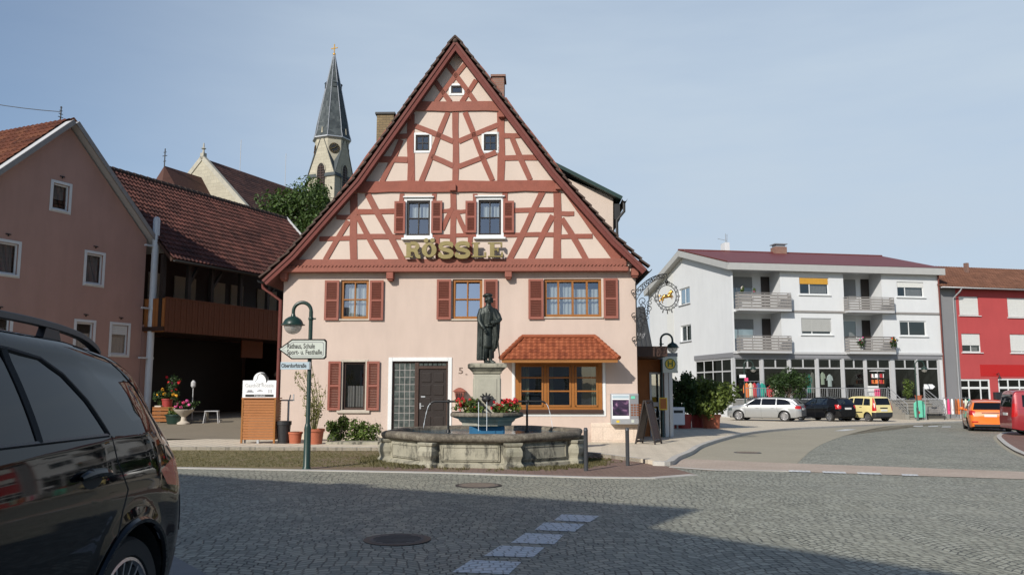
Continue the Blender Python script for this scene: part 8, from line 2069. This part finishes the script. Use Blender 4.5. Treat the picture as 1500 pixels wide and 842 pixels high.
orange = dict(L=4.34, W=1.84, wr=.32, wx=(1.30, -1.32), gap=.045, gh=.50, tumble=.20, rc=.10, spokes=5, spw=.07, rimf=.72, rimm='alloy_dark',
    top=[(-2.17, .62), (-2.14, .90), (-2.06, 1.0), (-1.72, 1.36), (-1.3, 1.43), (-.4, 1.47), (.1, 1.45), (.4, 1.36), (1.1, 1.0), (1.7, .90), (2.05, .76), (2.17, .56)],
    belt=[(-2.17, .80), (-2.0, .96), (-1.2, .97), (0, .94), (1.1, .90), (2.0, .72), (2.17, .54)], plan=[(-2.17, .70), (-2.12, .80), (-1.9, .88), (-1.3, .92), (1.2, .91), (1.8, .85), (2.05, .72), (2.17, .5)],
    sill=[(-2.17, .26), (-1.9, .20), (1.9, .18), (2.17, .2)], paint='paint_orange',
    cuts=[('side_window', 'car_glass', 'side', [(.98, .98), (-.10, .98), (-.10, 1.38), (.30, 1.36)]), ('side_window', 'car_glass', 'side', [(-.18, .98), (-1.30, 1.02), (-1.10, 1.34), (-.18, 1.38)]),
          ('rear_window', 'car_glass', 'rear', [(-.60, 1.36), (.60, 1.36), (.70, 1.03), (-.70, 1.03)]), ('tail_light', 'tail_red', 'rear', [(.60, .96), (.92, 1.02), (.92, .78), (.66, .78)]), ('tail_light', 'tail_red', 'side', [(-2.2, 1.02), (-1.86, .98), (-1.92, .80), (-2.2, .78)]),
          ('windscreen', 'car_glass', 'front', [(-.58, 1.38), (.58, 1.38), (.70, 1.02), (-.70, 1.02)]), ('bumper', 'black_plastic', 'rear', [(-.62, .36), (.62, .36), (.62, .1), (-.62, .1)])],
    seams=[[(-.14, .30), (-.14, .96)]], handles=[(.05, .82)], mirror=(.86, .98), plate=.76, rear_boxes=[('tailgate_strip', 'black_plastic', -.36, .36, .87, .91), ('exhaust', 'alloy_dark', -.70, -.56, .22, .29), ('exhaust', 'alloy_dark', .56, .70, .22, .29), ('reflector', 'tail_red', .52, .78, .44, .50), ('reflector', 'tail_red', -.78, -.52, .44, .50)])
van = dict(L=4.40, W=1.80, wr=.32, wx=(1.35, -1.33), gap=.05, gh=.70, tumble=.12, rc=.09, spokes=6, spw=.06, rimf=.68,
    top=[(-2.20, .55), (-2.18, 1.0), (-2.14, 1.3), (-2.08, 1.72), (-1.95, 1.80), (-.5, 1.84), (.3, 1.82), (.6, 1.74), (1.35, 1.18), (1.8, 1.06), (2.12, .86), (2.20, .6)],
    belt=[(-2.20, .95), (-2.0, 1.12), (0, 1.10), (1.3, 1.04), (2.1, .80), (2.2, .58)], plan=[(-2.20, .74), (-2.16, .82), (-2.05, .875), (-1.6, .90), (1.3, .90), (1.9, .82), (2.1, .70), (2.2, .5)],
    sill=[(-2.20, .30), (-1.9, .24), (1.9, .22), (2.2, .26)], paint='paint_red',
    cuts=[('side_window', 'car_glass', 'side', [(1.05, 1.14), (.35, 1.14), (.35, 1.66), (.55, 1.64)]), ('side_window', 'car_glass', 'side', [(.25, 1.14), (-.75, 1.14), (-.75, 1.66), (.25, 1.67)]), ('side_window', 'car_glass', 'side', [(-.88, 1.16), (-1.80, 1.16), (-1.78, 1.64), (-.88, 1.66)]),
          ('rear_window', 'car_glass', 'rear', [(-.64, 1.66), (.64, 1.66), (.68, 1.15), (-.68, 1.15)]), ('tail_light', 'tail_red', 'rear', [(.74, 1.30), (.92, 1.30), (.92, .76), (.74, .76)]), ('tail_light', 'tail_red', 'side', [(-2.25, 1.30), (-2.06, 1.30), (-2.06, .76), (-2.25, .76)]), ('windscreen', 'car_glass', 'front', [(-.62, 1.74), (.62, 1.74), (.70, 1.2), (-.70, 1.2)])],
    seams=[[(.30, .30), (.30, 1.12)], [(-.82, .5), (-.82, 1.7)], [(-.82, 1.06), (-2.05, 1.08)]], handles=[(-.62, .98), (.48, .96)], mirror=(.95, 1.16), plate=.86, rear_boxes=[('exhaust', 'alloy_dark', .3, .4, .24, .30)])
p = at_y(1122, 51.5); make_car('parked_car', 'silver estate car with ten spoke wheels parked beside the oleander tubs', p, R(148), wagon, 'cars parked at the shop')
p = at_y(1207, 52.6); make_car('parked_car', 'small black hatchback between the silver estate and the yellow car', p, R(115), blackc, 'cars parked at the shop')
p = at_y(1263, 53.0); make_car('parked_car', 'pale yellow boxy hatchback with black bumper near the shop steps', p, R(112), panda, 'cars parked at the shop')
p = at_y(1443, 41.0, 0); make_car('parked_car', 'bright orange hatchback seen from behind, half hidden by the red van', p, R(66), orange, 'cars at the right edge')
p = at_y(1560, 34.0, .05); make_car('parked_car', 'dark red van like car cut off by the right edge', p, R(-14), van, 'cars at the right edge')

# ------------------------------------------------------------------ goods and street furniture at the shop
def coat(label, pos, m, h=1.0, w=.42, rz=0.0, group='garments on the shop rails'):
    t = thing('garment', label, 'clothing', pos, rz, group); mb = MB()
    mb.loft([((0, 0, 0), w * .62, .10), ((0, 0, h * .35), w * .56, .10), ((0, 0, h * .70), w * .50, .09), ((0, 0, h * .88), w * .50, .07), ((0, 0, h * .97), w * .22, .05), ((0, 0, h), w * .14, .04)], 14)
    for q in (1, -1): mb.tube([(q * w * .42, 0, h * .88), (q * w * .66, 0, h * .62), (q * w * .70, -.02, h * .30)], [.075, .065, .05], 8)
    mb.build('cloth', M[m], t, True)
    mb = MB(); mb.tube([(0, 0, h - .02), (0, 0, h + .10), (.03, 0, h + .13), (.03, 0, h + .10)], .008, 5); mb.build('hanger', M['zinc'], t); return t
def rail_rack(label, o, ang, L_, h):
    t = thing('clothes_rail', label, 'clothes rail', o, ang, 'clothes rails'); mb = MB(); mb.tube([(0, -.25, .02), (0, .25, .02)], .02, 6); mb.tube([(0, 0, .02), (0, 0, h)], .02, 6); mb.build('upright', M['zinc'], t, True)
    mb = MB(); mb.tube([(L_, -.25, .02), (L_, .25, .02)], .02, 6); mb.tube([(L_, 0, .02), (L_, 0, h)], .02, 6); mb.build('upright', M['zinc'], t, True)
    mb = MB(); mb.tube([(-.05, 0, h), (L_ + .05, 0, h)], .02, 6); mb.build('bar', M['zinc'], t, True)
xa, xb = HW(1085, 570)[0], HW(1113, 570)[0]; yr_ = -.62; zt_ = z0w - .02
rail_rack('clothes rail of bright coats on the terrace behind the silver car', FW.w(xa, yr_, zt_), FW.a, xb - xa, 1.32)
for k, (m, lab) in enumerate((('cloth_orange', 'orange coat, leftmost on the terrace clothes rail'), ('cloth_cream', 'cream coat beside the orange coat on the terrace rail'), ('cloth_red', 'red coat in the middle of the terrace clothes rail'), ('cloth_blue', 'dark blue coat on the terrace rail beside the red coat'), ('cloth_teal', 'teal green coat, rightmost on the terrace rail'))):
    coat(lab, FW.w(xa + .16 + (xb - xa - .3) * k / 4, yr_ - .02, zt_ + .20), m, 1.0, .34, FW.a)
for u, m, lab, s_ in ((1131, 'cloth_cream', 'cream dress standing by the shop window left of the small tree', 1.05), (1123, 'cloth_red', 'dark red dress by the shop window pier', 1.0), (1143, 'cloth_white', 'white blouse low beside the small tree', .7)):
    coat(lab, FW.w(HW(u, 570)[0], -.55, zt_ + .02), m, s_, .34, FW.a, 'garments by the shop window')
def hung(u0, u1, v0, v1, m, lab, y=.35):
    x0, z1 = HW(u0, v0, y); x1, z0 = HW(u1, v1, y); t = thing('garment', lab, 'clothing', FW.w((x0 + x1) / 2, y, z0), FW.a, 'garments in the shop window'); w, h = (x1 - x0) / 2, z1 - z0
    mb = MB(); mb.loft([((0, 0, 0), w * .75, .05), ((0, 0, h * .5), w * .7, .05), ((0, 0, h * .85), w * .75, .05), ((0, 0, h), w * .3, .03)], 10)
    for q in (1, -1): mb.tube([(q * w * .6, 0, h * .86), (q * w, 0, h * .5)], [.06, .045], 6)
    mb.build('cloth', M[m], t, True)
hung(1201, 1209, 545, 563, 'cloth_cream', 'pale green shirt hanging left in the shop window'); hung(1211, 1220, 548, 566, 'cloth_white', 'white long shirt hanging right of the pale green shirt'); hung(1180, 1190, 548, 575, 'cloth_teal', 'blue green dress in the window beside the small tree')
hung(1186, 1195, 545, 575, 'interior_light', 'beige dress in the window right of the blue green dress')
# carousel of small goods by the entrance, pink and white display, white sale box
def stand(u, v0, v1, lab): 
    x, z1 = HW(u, v0, -.9); t = thing('display_stand', lab, 'display stand', FW.w(x, -.9, zt_), FW.a); h = z1 - zt_; mb = MB(); mb.lathe([(.25, 0), (.25, .03), (.03, .06), (.03, h)], 12); mb.build('pole', M['white_plastic'], t, True)
    mb = MB(); mb.lathe([(.52, h - .02), (.52, h + .02), (.02, h + .03)], 20); mb.build('top_disc', M['white_plastic'], t)
    for zz, mm in ((h - .36, 'cloth_white'), (h - .78, 'cloth_orange')):
        for a in range(0, 360, 45): mb = MB(); mb.box(-.09, .09, -.02, .02, -.14, .14); o = mb.build('hung_item', M[mm if (a // 45) % 3 else 'cloth_red'], t, bevel=.02); o.location = (.40 * math.cos(R(a)), .40 * math.sin(R(a)), zz); o.rotation_euler = (0, 0, R(a + 90))
stand(1285, 543, 0, 'white round carousel stand with hanging goods at the shop entrance')
b = FW.w(HW(1266, 575)[0], -1.1, zt_); t = thing('sale_board', 'pale board with a pink panel leaning on the terrace railing', 'board', b, FW.a); mb = MB(); mb.box(-.42, .42, -.03, .03, .05, 1.0); mb.build('board', M['plate_white'], t); mb = MB(); mb.box(.05, .50, -.10, -.04, .1, .78); mb.build('panel', M['cloth_pink'], t, bevel=.03)
# mint green board, steel bench, white arrow sign near the distant lamp
b = at_y(1347, 57.2); t = thing('mint_board', 'mint green rounded advertising board beside the shop steps', 'advertising board', b, FW.a); mb = MB(); mb.prism([(-.38, .15), (.38, .15), (.42, .9), (.34, 1.22), (.12, 1.30), (-.2, 1.28), (-.40, 1.1), (-.42, .6)], -.05, .05); mb.build('panel', M['mint'], t, bevel=.02)
mb = MB(); mb.lathe([(.10, -.07), (.10, -.052)], 14, (-.12, 0, .5), 'y'); mb.build('badge', M['cloth_red'], t); mb = MB(); mb.box(-.3, -.25, -.15, .15, 0, .15); mb.box(.25, .3, -.15, .15, 0, .15); mb.build('foot', M['zinc'], t)
b = at_y(1367, 57.6); t = thing('park_bench', 'grey slatted bench in front of the grey shop wall', 'bench', b, FW.a); mb = MB()
for k in range(4): mb.box(-.8, .8, -.25 + k * .12, -.15 + k * .12, .42, .45)
mb.build('seat', M['slat_grey'], t); mb = MB()
for k in range(3): mb.bar((-.8, .24 + .03 * k, .55 + k * .13), (.8, .24 + .03 * k, .55 + k * .13), .03, .10)
mb.build('backrest', M['slat_grey'], t)
for x in (-.65, .65): mb = MB(); mb.tube([(x, -.22, 0), (x, -.22, .42), (x, .22, .42), (x, .33, .9)], .022, 6); mb.tube([(x, .22, .42), (x, .25, 0)], .022, 6); mb.build('leg', M['iron_black'], t, True)
b = at_y(1357, 56.6); t = thing('pointer_sign', 'white pointer sign on a thin post before the shop window', 'sign', b, FW.a); hgt = P(1357, 566, b.y).z - b.z; mb = MB(); mb.tube([(-.05, 0, 0), (-.05, 0, hgt + .1)], .03, 6); mb.build('post', M['zinc'], t, True); mb = MB(); mb.prism([(-.10, hgt - .16), (.52, hgt - .16), (.72, hgt), (.52, hgt + .16), (-.10, hgt + .16)], -.06, -.035); mb.build('plate', M['ink_white'], t)
b = at_y(1091, 54.5); Y = b.y - .08; x0, x1, z0, z1 = plate_at(1083, 553, 1092.5, 548.5, Y); t = thing('small_sign', 'small white finger sign on the distant lamp behind the silver car', 'sign', ((x0 + x1) / 2, Y, (z0 + z1) / 2)); mb = MB(); mb.box(-(x1 - x0) / 2, (x1 - x0) / 2, -.01, .01, -(z1 - z0) / 2, (z1 - z0) / 2); mb.build('plate', M['ink_white'], t)
x0, x1, z0, z1 = plate_at(1090.5, 558, 1096, 553, Y); t = thing('small_sign', 'small square red and white sign on the distant lamp', 'sign', ((x0 + x1) / 2, Y, (z0 + z1) / 2)); mb = MB(); mb.box(-(x1 - x0) / 2, (x1 - x0) / 2, -.01, .01, -(z1 - z0) / 2, (z1 - z0) / 2); mb.build('plate', M['cloth_pink'], t)
# rails of clothes on the pavement before the red house
for i, (u, mats) in enumerate(((1391, ('cloth_white', 'cloth_pink', 'cloth_white', 'cloth_brown')), (1411, ('cloth_orange', 'cloth_brown', 'cloth_cream', 'cloth_teal')))):
    b = at_y(u, 58.5); rail_rack(('left', 'right')[i] + ' clothes rail on the pavement before the red building', b + Vector((-.4, 0, 0)), FR.a, 1.0, 1.5)
    names_ = (('white cardigan', 'pink floral blouse', 'white lace top', 'brown shirt'), ('orange shirt', 'brown coat', 'cream top', 'teal dress'))[i]
    for k, m in enumerate(mats): coat('%s on the %s clothes rail before the red building' % (names_[k], ('left', 'right')[i]), b + Vector((-.30 + .26 * k, .02, .38)), m, 1.05, .26, FR.a + R(50), 'garments before the red building')
